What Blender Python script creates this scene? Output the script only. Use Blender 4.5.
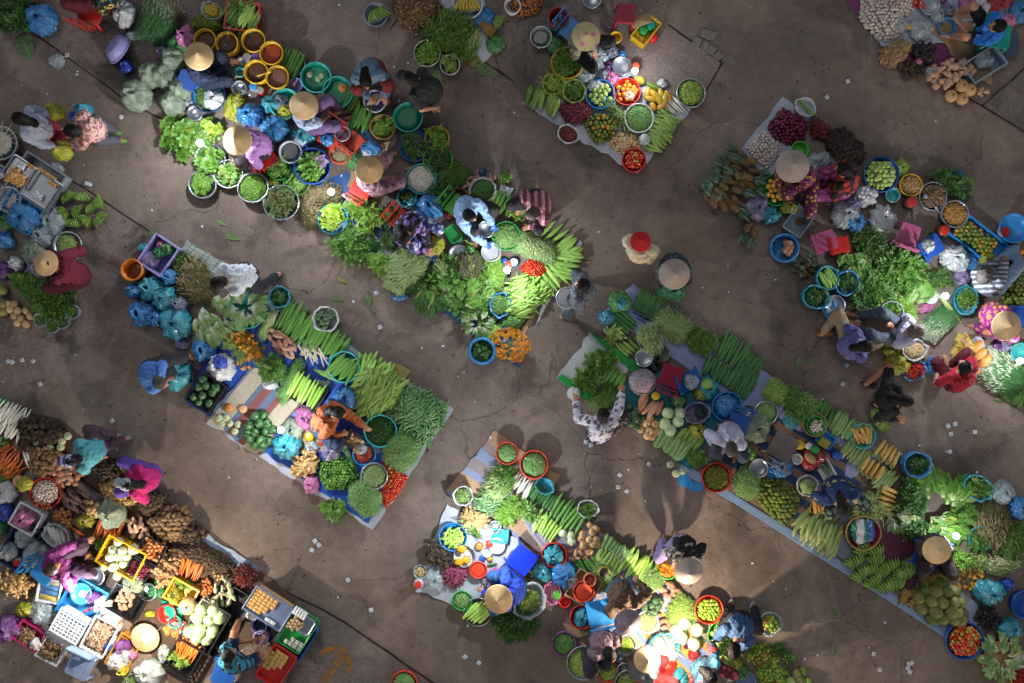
import bpy,bmesh,math,random
import numpy as np
from mathutils import Vector,Matrix,Euler,noise as mnoise
for _o in list(bpy.data.objects):bpy.data.objects.remove(_o)
SC=bpy.context.scene
COL=SC.collection
random.seed(7);RNG=np.random.default_rng(7)
PI=math.pi
# ---------------------------------------------------------------- camera, sky, sun, exposure
S,H,CX,CY=.015,13.0,512.0,341.5
cam=bpy.data.cameras.new('camera');cam_o=bpy.data.objects.new('camera',cam);COL.objects.link(cam_o)
cam.sensor_fit='HORIZONTAL';cam.sensor_width=36;cam.lens=36*H/(1024*S);cam.clip_end=600
cam_o.location=(0,0,H);cam_o.rotation_euler=(0,0,0);SC.camera=cam_o
SUN_EL,SUN_ROT=math.radians(22),math.radians(150)
wd=bpy.data.worlds.new('World');SC.world=wd;wd.use_nodes=True
_nt=wd.node_tree;_bg=_nt.nodes['Background'];_sky=_nt.nodes.new('ShaderNodeTexSky')
_sky.sky_type='NISHITA';_sky.sun_disc=False;_sky.sun_elevation=SUN_EL;_sky.sun_rotation=SUN_ROT
_sky.air_density=1.3;_sky.dust_density=3.0;_sky.ozone_density=1.2
_nt.links.new(_sky.outputs[0],_bg.inputs[0]);_bg.inputs[1].default_value=.07
sun=bpy.data.lights.new('sun','SUN');sun_o=bpy.data.objects.new('sun',sun);COL.objects.link(sun_o)
sun.energy=.5;sun.angle=math.radians(35);sun.color=(1,.9,.8)
sun_o.rotation_euler=(PI/2-math.radians(62),0,PI-SUN_ROT+PI)
SC.view_settings.view_transform='Standard';SC.view_settings.look='None'
SC.view_settings.exposure=.05;SC.view_settings.gamma=1;SC.view_settings.use_curve_mapping=False
SC.cycles.use_denoising=True
SC.cycles.max_bounces=6;SC.cycles.transparent_max_bounces=10;SC.cycles.caustics_reflective=False;SC.cycles.caustics_refractive=False
SC.cycles.sample_clamp_indirect=4
LAMP_W=18.0
def W(px,py,z=0.):
 k=S*(1-z/H);return Vector(((px-CX)*k,(CY-py)*k,z))
def Wxy(p,z=0.):
 p=np.asarray(p,float);k=S*(1-z/H);return np.stack([(p[...,0]-CX)*k,(CY-p[...,1])*k],-1)
 # ---------------------------------------------------------------- templates: numpy mesh pieces
class T:
 def __init__(s,v,faces=None,uv=None,mi=0,loops=None,sizes=None):
  s.v=np.asarray(v,float).reshape(-1,3)
  if faces is not None:
   s.loops=np.array([i for f in faces for i in f],int);s.sizes=np.array([len(f)for f in faces],int)
  else:s.loops,s.sizes=loops,sizes
  s.uv=np.zeros((len(s.v),2))if uv is None else np.asarray(uv,float)
  s.mi=np.full(len(s.sizes),mi,int)if np.isscalar(mi)else np.asarray(mi)
 def x(s,m=None,t=(0,0,0),sc=1.,mi=None):
  v=s.v*np.asarray(sc,float)
  if m is not None:v=v@np.array(m)[:3,:3].T
  return T(v+np.asarray(t,float),uv=s.uv,mi=s.mi if mi is None else mi,loops=s.loops,sizes=s.sizes)
 def rot(s,rx=0,ry=0,rz=0):return s.x(Euler((rx,ry,rz)).to_matrix())
def join(ts):
 off=0;L=[]
 for t in ts:L.append(t.loops+off);off+=len(t.v)
 return T(np.concatenate([t.v for t in ts]),uv=np.concatenate([t.uv for t in ts]),mi=np.concatenate([t.mi for t in ts]),loops=np.concatenate(L),sizes=np.concatenate([t.sizes for t in ts]))
def many(t,R,P,Sc):
 """copies of template t: R (n,3,3), P (n,3), Sc (n,3)"""
 n=len(P)
 v=np.einsum('nij,nkj->nki',R,t.v[None]*Sc[:,None,:])+P[:,None,:]
 off=(np.arange(n)*len(t.v))[:,None]
 return T(v.reshape(-1,3),uv=np.tile(t.uv,(n,1)),mi=np.tile(t.mi,n),loops=(t.loops[None]+off).ravel(),sizes=np.tile(t.sizes,n))
def rots(rz,ry,rx):
 cz,sz,cy,sy,cx,sx=np.cos(rz),np.sin(rz),np.cos(ry),np.sin(ry),np.cos(rx),np.sin(rx);o=np.zeros_like(cz);i=o+1
 Rz=np.stack([cz,-sz,o,sz,cz,o,o,o,i],-1).reshape(-1,3,3)
 Ry=np.stack([cy,o,sy,o,i,o,-sy,o,cy],-1).reshape(-1,3,3)
 Rx=np.stack([i,o,o,o,cx,-sx,o,sx,cx],-1).reshape(-1,3,3)
 return Rz@Ry@Rx
def mesh(name,t,mats,smooth=True):
 if isinstance(t,(list,tuple)):t=join(t)
 me=bpy.data.meshes.new(name)
 me.vertices.add(len(t.v));me.vertices.foreach_set('co',t.v.astype('f').ravel())
 me.loops.add(len(t.loops));me.loops.foreach_set('vertex_index',t.loops.astype('i'))
 me.polygons.add(len(t.sizes));st=np.concatenate([[0],np.cumsum(t.sizes)[:-1]])
 me.polygons.foreach_set('loop_start',st.astype('i'));me.polygons.foreach_set('material_index',t.mi.astype('i'))
 me.polygons.foreach_set('use_smooth',np.full(len(t.sizes),bool(smooth)))
 uvl=me.uv_layers.new(name='UVMap');uvl.data.foreach_set('uv',t.uv[t.loops].astype('f').ravel())
 me.update(calc_edges=True);me.validate()
 for m in(mats if isinstance(mats,(list,tuple))else[mats]):me.materials.append(m)
 return me
def tag(o,label=None,cat=None,group=None,kind=None):
 if label:o['label']=label
 if cat:o['category']=cat
 if group:o['group']=group
 if kind:o['kind']=kind
 return o
def ob(name,t,mats,parent=None,loc=None,rot=None,smooth=True,**k):
 me=t if isinstance(t,bpy.types.Mesh)else mesh(name,t,mats,smooth)
 o=bpy.data.objects.new(name,me);COL.objects.link(o)
 if parent is not None:o.parent=parent
 if loc is not None:o.location=loc
 if rot is not None:o.rotation_euler=rot
 return tag(o,**k)
def empty(name,loc=(0,0,0),rz=0,**k):
 o=bpy.data.objects.new(name,None);COL.objects.link(o);o.location=loc;o.rotation_euler=(0,0,rz);o.empty_display_size=.1
 return tag(o,**k)
def tube(path,rad,seg=6,cap=True,flat=1.):
 P=np.asarray(path,float);n=len(P);rad=np.broadcast_to(np.asarray(rad,float),(n,))
 d=np.gradient(P,axis=0);d/=np.linalg.norm(d,axis=1,keepdims=True)+1e-9
 ref=np.array([0,0,1.])if abs(d[:,2]).mean()<.9 else np.array([1.,0,0])
 V=[];UV=[]
 for i in range(n):
  a=np.cross(ref,d[i]);a/=np.linalg.norm(a)+1e-9;b=np.cross(d[i],a)
  th=np.arange(seg)*2*PI/seg
  V.append(P[i]+rad[i]*(np.cos(th)[:,None]*a+flat*np.sin(th)[:,None]*b));UV+=[(i/(n-1),j/seg)for j in range(seg)]
 F=[(i*seg+j,i*seg+(j+1)%seg,(i+1)*seg+(j+1)%seg,(i+1)*seg+j)for i in range(n-1)for j in range(seg)]
 if cap:F+=[tuple(range(seg))[::-1],tuple((n-1)*seg+j for j in range(seg))]
 return T(np.concatenate(V),F,UV)
def lathe(prof,seg=24,wob=None,uvscale=1):
 V=[];UV=[];n=len(prof)
 for i,(r,z)in enumerate(prof):
  for j in range(seg):
   a=2*PI*j/seg;rr=r*(1+(wob(a,i/(n-1))if wob else 0));V.append((rr*math.cos(a),rr*math.sin(a),z));UV.append((i/(n-1),j/seg))
 F=[(i*seg+j,i*seg+(j+1)%seg,(i+1)*seg+(j+1)%seg,(i+1)*seg+j)for i in range(n-1)for j in range(seg)]
 return T(V,F,UV)
def sph(seg=10,ring=7,r=(1,1,1)):
 return lathe([(max(1e-3,math.sin(PI*i/(ring-1))),-math.cos(PI*i/(ring-1)))for i in range(ring)],seg).x(sc=r)
def box(c,s,rz=0):
 v=np.array([(x,y,z)for z in(-.5,.5)for y in(-.5,.5)for x in(-.5,.5)])*np.asarray(s,float)
 t=T(v,[(0,2,3,1),(4,5,7,6),(0,1,5,4),(2,6,7,3),(0,4,6,2),(1,3,7,5)],[(p[0]+.5,p[1]+.5)for p in v/np.asarray(s,float)])
 return t.x(Matrix.Rotation(rz,3,'Z')if rz else None,c)
def rbox(c,s,r=.02,rz=0,seg=4,er=None):
 """slab with rounded plan corners and softened edges"""
 w,l,h=s;r=min(r,w/2.01,l/2.01);er=min(er or.15*h,h/2.1,r*.8)
 def ring(ins,z):
  out=[]
  for cx,cy,a0 in((1,1,0),(-1,1,90),(-1,-1,180),(1,-1,270)):
   for k in range(seg+1):
    a=math.radians(a0+90*k/seg);rr=r-ins
    out.append((cx*(w/2-r)+rr*math.cos(a),cy*(l/2-r)+rr*math.sin(a),z))
  return out
 rs=[ring(er,-h/2),ring(0,-h/2+er),ring(0,h/2-er),ring(er,h/2)];n=len(rs[0])
 F=[(i*n+j,i*n+(j+1)%n,(i+1)*n+(j+1)%n,(i+1)*n+j)for i in range(3)for j in range(n)]
 F+=[tuple(range(n))[::-1],tuple(3*n+j for j in range(n))]
 v=np.array([p for q in rs for p in q]);t=T(v,F,[(p[0]/w+.5,p[1]/l+.5)for p in v])
 return t.x(Matrix.Rotation(rz,3,'Z')if rz else None,c)
def rough(t,amp,freq,seed=0,ridge=False):
 v=t.v.copy();c=v.mean(0)
 for i,p in enumerate(v):
  q=Vector(p*freq+seed*7.3);n=mnoise.fractal(q,1.,2.,3)
  if ridge:n=.5-abs(n)*1.6
  d=p-c;d/=np.linalg.norm(d)+1e-9;v[i]=p+d*amp*n
 return T(v,uv=t.uv,mi=t.mi,loops=t.loops,sizes=t.sizes)
 # ---------------------------------------------------------------- materials
def C(h,k=1.):
 h=h.lstrip('#');r=[]
 for i in(0,2,4):
  v=int(h[i:i+2],16)/255;v=v/12.92 if v<=.04045 else((v+.055)/1.055)**2.4;r.append(v*k)
 return(*r,1)
MATS={}
class NT:
 def __init__(s,name):
  s.m=bpy.data.materials.new(name);s.m.use_nodes=True;s.t=s.m.node_tree;s.b=s.t.nodes['Principled BSDF'];s.out=s.t.nodes['Material Output']
 def n(s,typ,**k):
  x=s.t.nodes.new('ShaderNode'+typ)
  for a,v in k.items():setattr(x,a,v)
  return x
 def put(s,sock,v):
  if isinstance(v,bpy.types.NodeSocket):s.t.links.new(v,sock)
  else:sock.default_value=v
 def math(s,op,a,b=0.,clamp=False):
  x=s.n('Math',operation=op,use_clamp=clamp);s.put(x.inputs[0],a);s.put(x.inputs[1],b);return x.outputs[0]
 def mix(s,f,a,b,typ='MIX'):
  x=s.n('MixRGB',blend_type=typ);s.put(x.inputs[0],f);s.put(x.inputs[1],a);s.put(x.inputs[2],b);return x.outputs[0]
 def ss(s,v,lo,hi):
  x=s.n('MapRange',interpolation_type='SMOOTHSTEP');s.put(x.inputs[0],v);x.inputs[1].default_value=lo;x.inputs[2].default_value=hi;return x.outputs[0]
 def noise(s,scale,co=None,det=3.,dist=0.,rough=.5):
  x=s.n('TexNoise');x.inputs['Scale'].default_value=scale;x.inputs['Detail'].default_value=det;x.inputs['Distortion'].default_value=dist;x.inputs['Roughness'].default_value=rough
  if co is not None:s.put(x.inputs['Vector'],co)
  return x.outputs[0]
 def co(s,k='Object'):return s.n('TexCoord').outputs[k]
 def uv(s):
  x=s.n('SeparateXYZ');s.put(x.inputs[0],s.co('UV'));return x.outputs[0],x.outputs[1]
def M(name,a,b=None,base=None,bw=(.05,.4),tip=None,tw=(.75,.95),rough=.5,nz=.25,ns=25.,bump=.15,bs=50.,stripe=None,transl=0.,metal=0.,alpha=None,pat=None,world=False,spec=.5,coat=0.):
 if name in MATS:return MATS[name]
 g=NT(name);a=C(a)if isinstance(a,str)else a;b=C(b)if isinstance(b,str)else(b or tuple(x*.72 for x in a[:3])+(1,))
 rnd=g.math('FRACT',g.math('ADD',g.n('NewGeometry').outputs['Random Per Island'],g.n('ObjectInfo').outputs['Random']))
 col=g.mix(rnd,a,b)
 co=g.co('Object')
 if transl:col=g.mix(g.math('MULTIPLY',g.math('GREATER_THAN',g.math('FRACT',g.math('MULTIPLY',rnd,7.31)),.93),.6),col,C('#a39a45'))
 if stripe:
  u,v=g.uv();w=g.math('SINE',g.math('ADD',g.math('MULTIPLY',v,2*PI*stripe[1]),g.math('MULTIPLY',g.noise(9,co),stripe[2])))
  col=g.mix(g.ss(w,-.1,.7),col,C(stripe[0]))
 if base or tip:
  u,v=g.uv()
  if base:col=g.mix(g.ss(g.math('ADD',u,g.math('MULTIPLY',g.math('SUBTRACT',g.noise(30,co),.5),.12)),*bw),C(base),col)
  if tip:col=g.mix(g.ss(u,*tw),col,C(tip))
 if pat:
  kind,c2,sc=pat[:3];c2=C(c2);c3=C(pat[3])if len(pat)>3 else None
  if kind in('dots','floral'):
   vo=g.n('TexVoronoi');vo.inputs['Scale'].default_value=sc;g.put(vo.inputs['Vector'],g.n('VectorMath',operation='ADD').outputs[0])
   va=vo.inputs['Vector'].links[0].from_node;g.put(va.inputs[0],co);nn=g.n('TexNoise');nn.inputs['Scale'].default_value=sc*1.5
   vm=g.n('VectorMath',operation='SCALE');g.put(vm.inputs[0],nn.outputs['Color']);vm.inputs['Scale'].default_value=.6/sc if kind=='floral' else.1/sc;g.put(va.inputs[1],vm.outputs[0])
   f=g.math('LESS_THAN',vo.outputs['Distance'],.42 if kind=='floral' else.3)
   cc=c2 if c3 is None else g.mix(g.math('GREATER_THAN',g.noise(sc*.7,co,1),.5),c2,c3)
   col=g.mix(f,col,cc)
  else:
   sx=g.n('SeparateXYZ');u,v=(g.uv()if kind.endswith('uv')else(None,None))
   g.put(sx.inputs[0],co);ax={'stripes':sx.outputs[0],'stripesy':sx.outputs[1],'stripesz':sx.outputs[2],'check':sx.outputs[0],'stripesuv':u,'checkuv':u}[kind]
   f=g.math('GREATER_THAN',g.math('SINE',g.math('MULTIPLY',ax,sc)),.1)
   if kind.startswith('check'):
    f2=g.math('GREATER_THAN',g.math('SINE',g.math('MULTIPLY',v if v is not None else sx.outputs[1],pat[4]if len(pat)>4 else sc)),.1);f=g.math('MULTIPLY',g.math('ADD',f,f2),.5)
   col=g.mix(f,col,c2)
   if c3:
    f3=g.math('GREATER_THAN',g.math('SINE',g.math('MULTIPLY',ax,sc*.37)),.4);col=g.mix(f3,col,c3)
 if nz:
  f=g.noise(ns,co,4.);col=g.mix(nz,col,g.mix(1.,col,g.mix(f,(.25,.25,.25,1),(1.7,1.7,1.7,1)),'MULTIPLY'))
 g.put(g.b.inputs['Base Color'],col);g.b.inputs['Roughness'].default_value=rough;g.b.inputs['Metallic'].default_value=metal
 g.b.inputs['Specular IOR Level'].default_value=spec;g.b.inputs['Coat Weight'].default_value=coat
 if bump:
  bp=g.n('Bump');bp.inputs['Strength'].default_value=bump;bp.inputs['Distance'].default_value=.01;g.put(bp.inputs['Height'],g.noise(bs,co,4.));g.put(g.b.inputs['Normal'],bp.outputs[0])
 if transl:
  tr=g.n('BsdfTranslucent');g.put(tr.inputs[0],col);mx=g.n('MixShader');mx.inputs[0].default_value=transl
  g.put(mx.inputs[1],g.b.outputs[0]);g.put(mx.inputs[2],tr.outputs[0]);g.put(g.out.inputs[0],mx.outputs[0])
 MATS[name]=g.m;return g.m
def film(name,a,clear=.4,rough=.2,crinkle=.75,scale=6.,white=0.):
 """thin crumpled plastic film"""
 if name in MATS:return MATS[name]
 g=NT(name);co=g.co('Object');a=C(a)
 vo=g.n('TexVoronoi',feature='DISTANCE_TO_EDGE');vo.inputs['Scale'].default_value=scale;nn=g.n('TexNoise');nn.inputs['Scale'].default_value=scale*.6;nn.inputs['Detail'].default_value=4
 va=g.n('VectorMath',operation='ADD');vs=g.n('VectorMath',operation='SCALE');g.put(vs.inputs[0],nn.outputs['Color']);vs.inputs['Scale'].default_value=.16;g.put(va.inputs[0],co);g.put(va.inputs[1],vs.outputs[0]);g.put(vo.inputs['Vector'],va.outputs[0])
 wv=g.n('TexNoise');wv.inputs['Scale'].default_value=scale*.9;wv.inputs['Detail'].default_value=2;wv.inputs['Distortion'].default_value=2.2;g.put(wv.inputs['Vector'],co)
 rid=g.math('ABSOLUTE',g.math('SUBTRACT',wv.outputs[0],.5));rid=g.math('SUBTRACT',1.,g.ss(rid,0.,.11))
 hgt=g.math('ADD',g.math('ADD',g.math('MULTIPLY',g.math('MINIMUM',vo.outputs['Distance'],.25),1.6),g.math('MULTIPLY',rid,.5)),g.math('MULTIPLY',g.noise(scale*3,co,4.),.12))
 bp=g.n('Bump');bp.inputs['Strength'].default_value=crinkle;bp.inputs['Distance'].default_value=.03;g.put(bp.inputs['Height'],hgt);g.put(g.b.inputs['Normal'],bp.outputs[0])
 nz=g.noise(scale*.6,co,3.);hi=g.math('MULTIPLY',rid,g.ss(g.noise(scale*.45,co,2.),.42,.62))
 g.put(g.b.inputs['Base Color'],g.mix(g.math('MULTIPLY',hi,.55),g.mix(nz,tuple(x*.6 for x in a[:3])+(1,),tuple(min(.9,x*1.3+.02)for x in a[:3])+(1,)),tuple(min(.92,x*.7+.33)for x in a[:3])+(1,)))  # lighter creases: denser folded film, plus highlights painted into its colour
 g.b.inputs['Roughness'].default_value=rough;g.b.inputs['Specular IOR Level'].default_value=.9
 tb=g.n('BsdfTransparent');tb.inputs[0].default_value=tuple(.45+.55*x for x in a[:3])+(1,)
 mx=g.n('MixShader');g.put(mx.inputs[0],g.math('MULTIPLY',g.ss(g.noise(scale*.8,co,3.),.2,.75),clear*1.6,True));g.put(mx.inputs[1],g.b.outputs[0]);g.put(mx.inputs[2],tb.outputs[0]);g.put(g.out.inputs[0],mx.outputs[0])
 MATS[name]=g.m;return g.m
 # ---------------------------------------------------------------- placement over a pile
def ell(px,py,rx,ry=None,ang=0,n=18):
 ry=ry or rx;a=math.radians(ang);r=[]
 for i in range(n):
  t=2*PI*i/n;x,y=rx*math.cos(t),ry*math.sin(t);r.append((px+x*math.cos(a)-y*math.sin(a),py+x*math.sin(a)+y*math.cos(a)))
 return r
def quad(px,py,l,w,ang):
 a=math.radians(ang);c,s=math.cos(a),math.sin(a)
 return[(px+x*c-y*s,py+x*s+y*c)for x,y in((-l/2,-w/2),(l/2,-w/2),(l/2,w/2),(-l/2,w/2))]
def inpoly(P,X):
 r=np.zeros(len(X),bool);n=len(P)
 for i in range(n):
  (x0,y0),(x1,y1)=P[i],P[(i+1)%n]
  if y0==y1:continue
  c=(y0>X[:,1])!=(y1>X[:,1]);r^=c&(X[:,0]<(x1-x0)*(X[:,1]-y0)/(y1-y0)+x0)
 return r
def edged(P,X):
 d=np.full(len(X),9.);n=len(P)
 for i in range(n):
  a,b=P[i],P[(i+1)%n];ab=b-a;t=np.clip(((X-a)@ab)/(ab@ab+1e-12),0,1);d=np.minimum(d,np.linalg.norm(X-(a+t[:,None]*ab),axis=1))
 return d
def grid(P,sp,jit=.3):
 lo,hi=P.min(0)-sp,P.max(0)+sp;xs=np.arange(lo[0],hi[0],sp);ys=np.arange(lo[1],hi[1],sp*.87)
 X,Y=np.meshgrid(xs,ys);X[1::2]+=sp/2;Q=np.stack([X.ravel(),Y.ravel()],-1)+RNG.uniform(-sp/3,sp/3,2);Q+=RNG.normal(0,jit*sp*.5,Q.shape)
 return Q[inpoly(P,Q)]
def dome(P,Q,h,soft=.5):
 d=edged(P,Q);lo,hi=P.min(0),P.max(0);m=max(min((hi-lo).min()*.5*soft*2*.6,.35),.02)
 t=np.clip(d/m,0,1);return h*np.sin(t*PI/2)
def core(P,h,z0,inset=.0):
 """lumpy mound under a pile, as one closed dome"""
 lo,hi=P.min(0),P.max(0);st=max((hi-lo).max()/16,.02);xs=np.arange(lo[0],hi[0]+st,st);ys=np.arange(lo[1],hi[1]+st,st)
 X,Y=np.meshgrid(xs,ys);Q=np.stack([X.ravel(),Y.ravel()],-1);ins=inpoly(P,Q);z=dome(P,Q,h);z[~ins]=-.004;z+=z0
 nx=len(xs);F=[]
 for j in range(len(ys)-1):
  for i in range(nx-1):
   k=(j*nx+i,j*nx+i+1,(j+1)*nx+i+1,(j+1)*nx+i)
   if all(ins[list(k)]):F.append(k)
 if not F:return None
 return T(np.column_stack([Q,z+RNG.normal(0,h*.08,len(z))]),F,np.full((len(z),2),.6))
def heap(name,label,cat,shape,tm,mat,h=.08,z0=.02,sp=.03,layers=2,ang=None,spread=25,tilt=.45,sc=(.75,1.25),up=0.,fill=.8,kind='stuff',parent=None,group=None,jit=.5,fan=None):
 """a pile nobody could count, as ONE mesh"""
 zc=z0+h*.5;P=Wxy(shape,zc);ts=[]
 c=core((P-P.mean(0))*.86+P.mean(0),h*fill,z0)
 if c is not None:ts.append(c)
 tms=tm if isinstance(tm,list)else[tm];ins=min(max(np.abs(t.v[:,:2]).max()for t in tms)*(.4 if ang is None else.12),(P.max(0)-P.min(0)).min()*.22)
 if ang is not None:tms=[t.x(t=(-(t.v[:,0].max()+t.v[:,0].min())/2,0,0))for t in tms]
 for l in range(layers):
  Q=grid(P,sp,jit);Q=Q[edged(P,Q)>ins]
  if not len(Q):continue
  n=len(Q);z=z0+dome(P,Q,h)*(fill+.12+(1-fill)*(l+.5)/layers)+RNG.normal(0,.004,n)
  rz=RNG.uniform(0,2*PI,n)if ang is None else np.radians(-ang)+np.radians(RNG.normal(0,spread,n))
  if fan is not None:
   f=Wxy(fan,zc);rz=np.arctan2(Q[:,1]-f[1],Q[:,0]-f[0])+np.radians(RNG.normal(0,spread,n))
  pick=RNG.integers(0,len(tms),n);s=RNG.uniform(*sc,n)
  R=rots(rz,-np.abs(RNG.normal(up,tilt,n))if up else RNG.normal(0,tilt,n),RNG.normal(0,tilt,n))
  for k,t in enumerate(tms):
   w=pick==k
   if w.any():ts.append(many(t,R[w],np.column_stack([Q[w],z[w]]),np.repeat(s[w,None],3,1)))
 o=ob(name,join(ts),mat,parent=parent)
 if parent is None:tag(o,label,cat,group,kind)
 elif kind:o['kind']=kind
 return o
COUNT={}
def items(name,label,cat,shape,protos,size,h=.0,z0=.02,sp=None,ang=None,spread=25,tilt=.3,sc=(.85,1.15),base=None,jit=.25,group=None,limit=999,stretch=(1,1,1),fan=None,zk=.5):
 """countable produce: every piece an object sharing a few meshes; a merged under-layer where the pile is deep.
    protos: list of (mesh[, child name, child mesh]); size = real size the unit mesh is scaled by"""
 sp=sp or size*.95;zc=z0+h*.6;P=Wxy(shape,zc);Q=grid(P,sp,jit);group=group or name.replace('_',' ')+' pieces: '+label
 group=group[:110]
 if len(Q)>limit:
  Q=Q[RNG.permutation(len(Q))[:limit]]
 z=z0+dome(P,Q,h)+size*zk*.8
 if base is not None and h>size*.4:
  B=grid(P,sp*1.0,.3);zb=z0+dome(P,B,h)*.62;n=len(B)
  if n:
   t=many(base,rots(RNG.uniform(0,6.3,n),RNG.normal(0,.3,n),RNG.normal(0,.3,n)),np.column_stack([B,zb]),np.tile(np.array(stretch)*size*RNG.uniform(*sc,n)[:,None],1))
   cc=core(P,h*.55,z0);ts=[t]+([cc]if cc is not None else[])
   m0=protos[0][0].materials[0];ob(name+'_heap',join(ts),[m0]+list(protos[0][0].materials)[1:],label='deeper layer under the '+label,cat=cat,kind='stuff')
 for q,zz in zip(Q,z):
  pr=random.choice(protos);o=bpy.data.objects.new(name,pr[0]);COL.objects.link(o);o.location=(q[0],q[1],zz)
  r=random.uniform(0,2*PI)if ang is None else math.radians(-ang+random.gauss(0,spread))
  if fan is not None:
   f=Wxy(fan,zc);r=math.atan2(q[1]-f[1],q[0]-f[0])+math.radians(random.gauss(0,spread))
  k=size*random.uniform(*sc);o.rotation_euler=(random.gauss(0,tilt),random.gauss(0,tilt),r);o.scale=tuple(k*s for s in stretch)
  tag(o,label,cat,group)
  kids(o,pr)
 COUNT[name]=COUNT.get(name,0)+len(Q)
def kids(o,pr):
 if len(pr)>1:
  for nm,me in zip(pr[1::2],pr[2::2]):
   c=bpy.data.objects.new(nm,me);COL.objects.link(c);c.parent=o
def row(name,label,cat,p0,p1,n,ang,L,protos,R=None,z=.02,jit=.6,ja=4,group=None,zr=None,sc=(.9,1.08)):
 """n long vegetables side by side from p0 to p1, each lying along ang, L pixels long, R pixels thick"""
 R=R or L*.12;group=(group or name.replace('_',' ')+' row: '+label)[:110]
 for i in range(n):
  t=i/(n-1)if n>1 else.5;x=p0[0]+(p1[0]-p0[0])*t+random.gauss(0,jit*.5);y=p0[1]+(p1[1]-p0[1])*t+random.gauss(0,jit*.5)
  zz=z+R*S;pr=random.choice(protos);o=bpy.data.objects.new(name,pr[0]);COL.objects.link(o);o.location=W(x,y,zz)
  k=S*random.uniform(*sc);o.scale=(L*k,2*R*k,2*R*k);o.rotation_euler=(random.uniform(-.5,.5),random.gauss(0,.04),math.radians(-ang+random.gauss(0,ja)+(180 if random.random()<.0 else 0)))
  tag(o,label,cat,group);kids(o,pr)
 COUNT[name]=COUNT.get(name,0)+n
def put(name,label,cat,px,py,pr,size,z=None,ang=0,tilt=(0,0),group=None,stretch=(1,1,1)):
 o=bpy.data.objects.new(name,pr[0]);COL.objects.link(o);zz=size*.45 if z is None else z
 o.location=W(px,py,zz);o.rotation_euler=(tilt[0],tilt[1],math.radians(-ang));o.scale=tuple(size*s for s in stretch)
 tag(o,label,cat,group);kids(o,pr);COUNT[name]=COUNT.get(name,0)+1;return o
 # ---------------------------------------------------------------- produce: unit templates
def veg(prof,bend=0.,seg=8,stem=None):
 u=np.array([p[0]for p in prof],float);r=np.array([p[1]for p in prof],float)
 path=np.column_stack([u-.5,bend*(4*(u-.5)**2-.5),0*u]);return tube(path,r*.5,seg)
GOURD=[(0,.2),(.012,.5),(.05,.8),(.14,.93),(.35,.98),(.6,1),(.86,.96),(.95,.78),(.99,.45),(1,.12)]
LUFFA=[(0,.3),(.01,.58),(.05,.8),(.2,.92),(.6,1),(.88,1),(.96,.82),(.99,.5),(1,.15)]
TAPER=[(0,.1),(.01,.6),(.05,.95),(.15,1),(.5,.75),(.8,.45),(.95,.2),(1,.05)]
SPUD=[(0,.1),(.05,.5),(.2,.88),(.45,1),(.7,.95),(.9,.62),(.98,.3),(1,.08)]
def leaf(l=1.,w=.4,n=4,fold=.25,curl=.35,ruf=0.):
 V=[];UV=[]
 for i in range(n+1):
  u=i/n;ww=w*.5*math.sin(PI*min(1,.06+u*.94)**.8)**.8 if 0<i<n else w*.04
  z=curl*l*(u-u*u*1.25)
  for s in(-1,0,1):
   V.append((u*l,s*ww,z+abs(s)*fold*ww+(ruf*ww*random.uniform(-1,1)if s else 0)));UV.append((u,.5+.5*s))
 F=[(3*i+k,3*(i+1)+k,3*(i+1)+k+1,3*i+k+1)for i in range(n)for k in(0,1)]
 return T(V,F,UV)
def sprig(n=5,l=1.,w=.45):
 ts=[tube([(0,0,0),(l*.5,0,l*.12),(l,0,l*.1)],l*.018,3,False)]
 for i in range(n):
  a=(i%2*2-1)*random.uniform(.6,1.1)if i<n-1 else 0;x=l*(.25+.75*i/(n-1))
  ts.append(leaf(l*.55,l*w*.55,3,.3,.3).rot(0,random.uniform(-.4,.2),a).x(t=(x,0,l*.1)))
 return join(ts)
def blade(l=1.,w=.03,bend=.1,n=5):
 u=np.linspace(0,1,n);return tube(np.column_stack([u*l,bend*l*np.sin(u*2.5)*u,.08*l*u*(1-u)]),w*.5*np.array([.9,1,1,.8,.15])[:n],4,True)
def bean(l=1.,r=.05,bend=.15,n=5):
 u=np.linspace(-.5,.5,n);return tube(np.column_stack([u*l,bend*l*(4*u*u-.5),0*u]),r*np.array([.35,1,1.05,1,.3]),5)
def rosette(n=24,R=1.,w=.5,curl=.3,open_=.9,ruf=.25):
 ts=[]
 for i in range(n):
  f=i/n;a=i*2.399;l=R*(1-.62*f);el=.12+open_*f*1.25
  ts.append(leaf(l,w*l*1.25,5,.18,curl,ruf).rot(0,-el,0).x(Matrix.Rotation(a,3,'Z'),(0,0,.1*R+.12*R*f)))
 return join(ts)
def headfan(n=16,L=1.,w=.35,spread=.55,ruf=.2,stem=True):
 """a bundle of leaves tied at the root end (x=0), opening towards x=1"""
 ts=[]
 for i in range(n):
  a=random.gauss(0,spread*.5);z=.04+.16*i/n;l=L*random.uniform(.75,1)
  t=leaf(l,w*L*random.uniform(.7,1.1),5,.2,.25,ruf);t.v[:,1]*=np.clip(t.uv[:,0]*2.2-.25,.18,1)
  ts.append(t.rot(random.uniform(-.4,.4),random.uniform(-.12,.02),a).x(t=(0,random.gauss(0,.03),z)))
 return join(ts)
def ribbed(n=9,dep=.1,z=.7,r=.5):
 return lathe([(max(.002,r*math.sin(PI*i/12)**.8),-z*.5*math.cos(PI*i/12)*(1-.12*(i==12 or i==0)))for i in range(13)],36,lambda a,u:-dep*abs(math.cos(a*n/2))**6)
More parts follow.
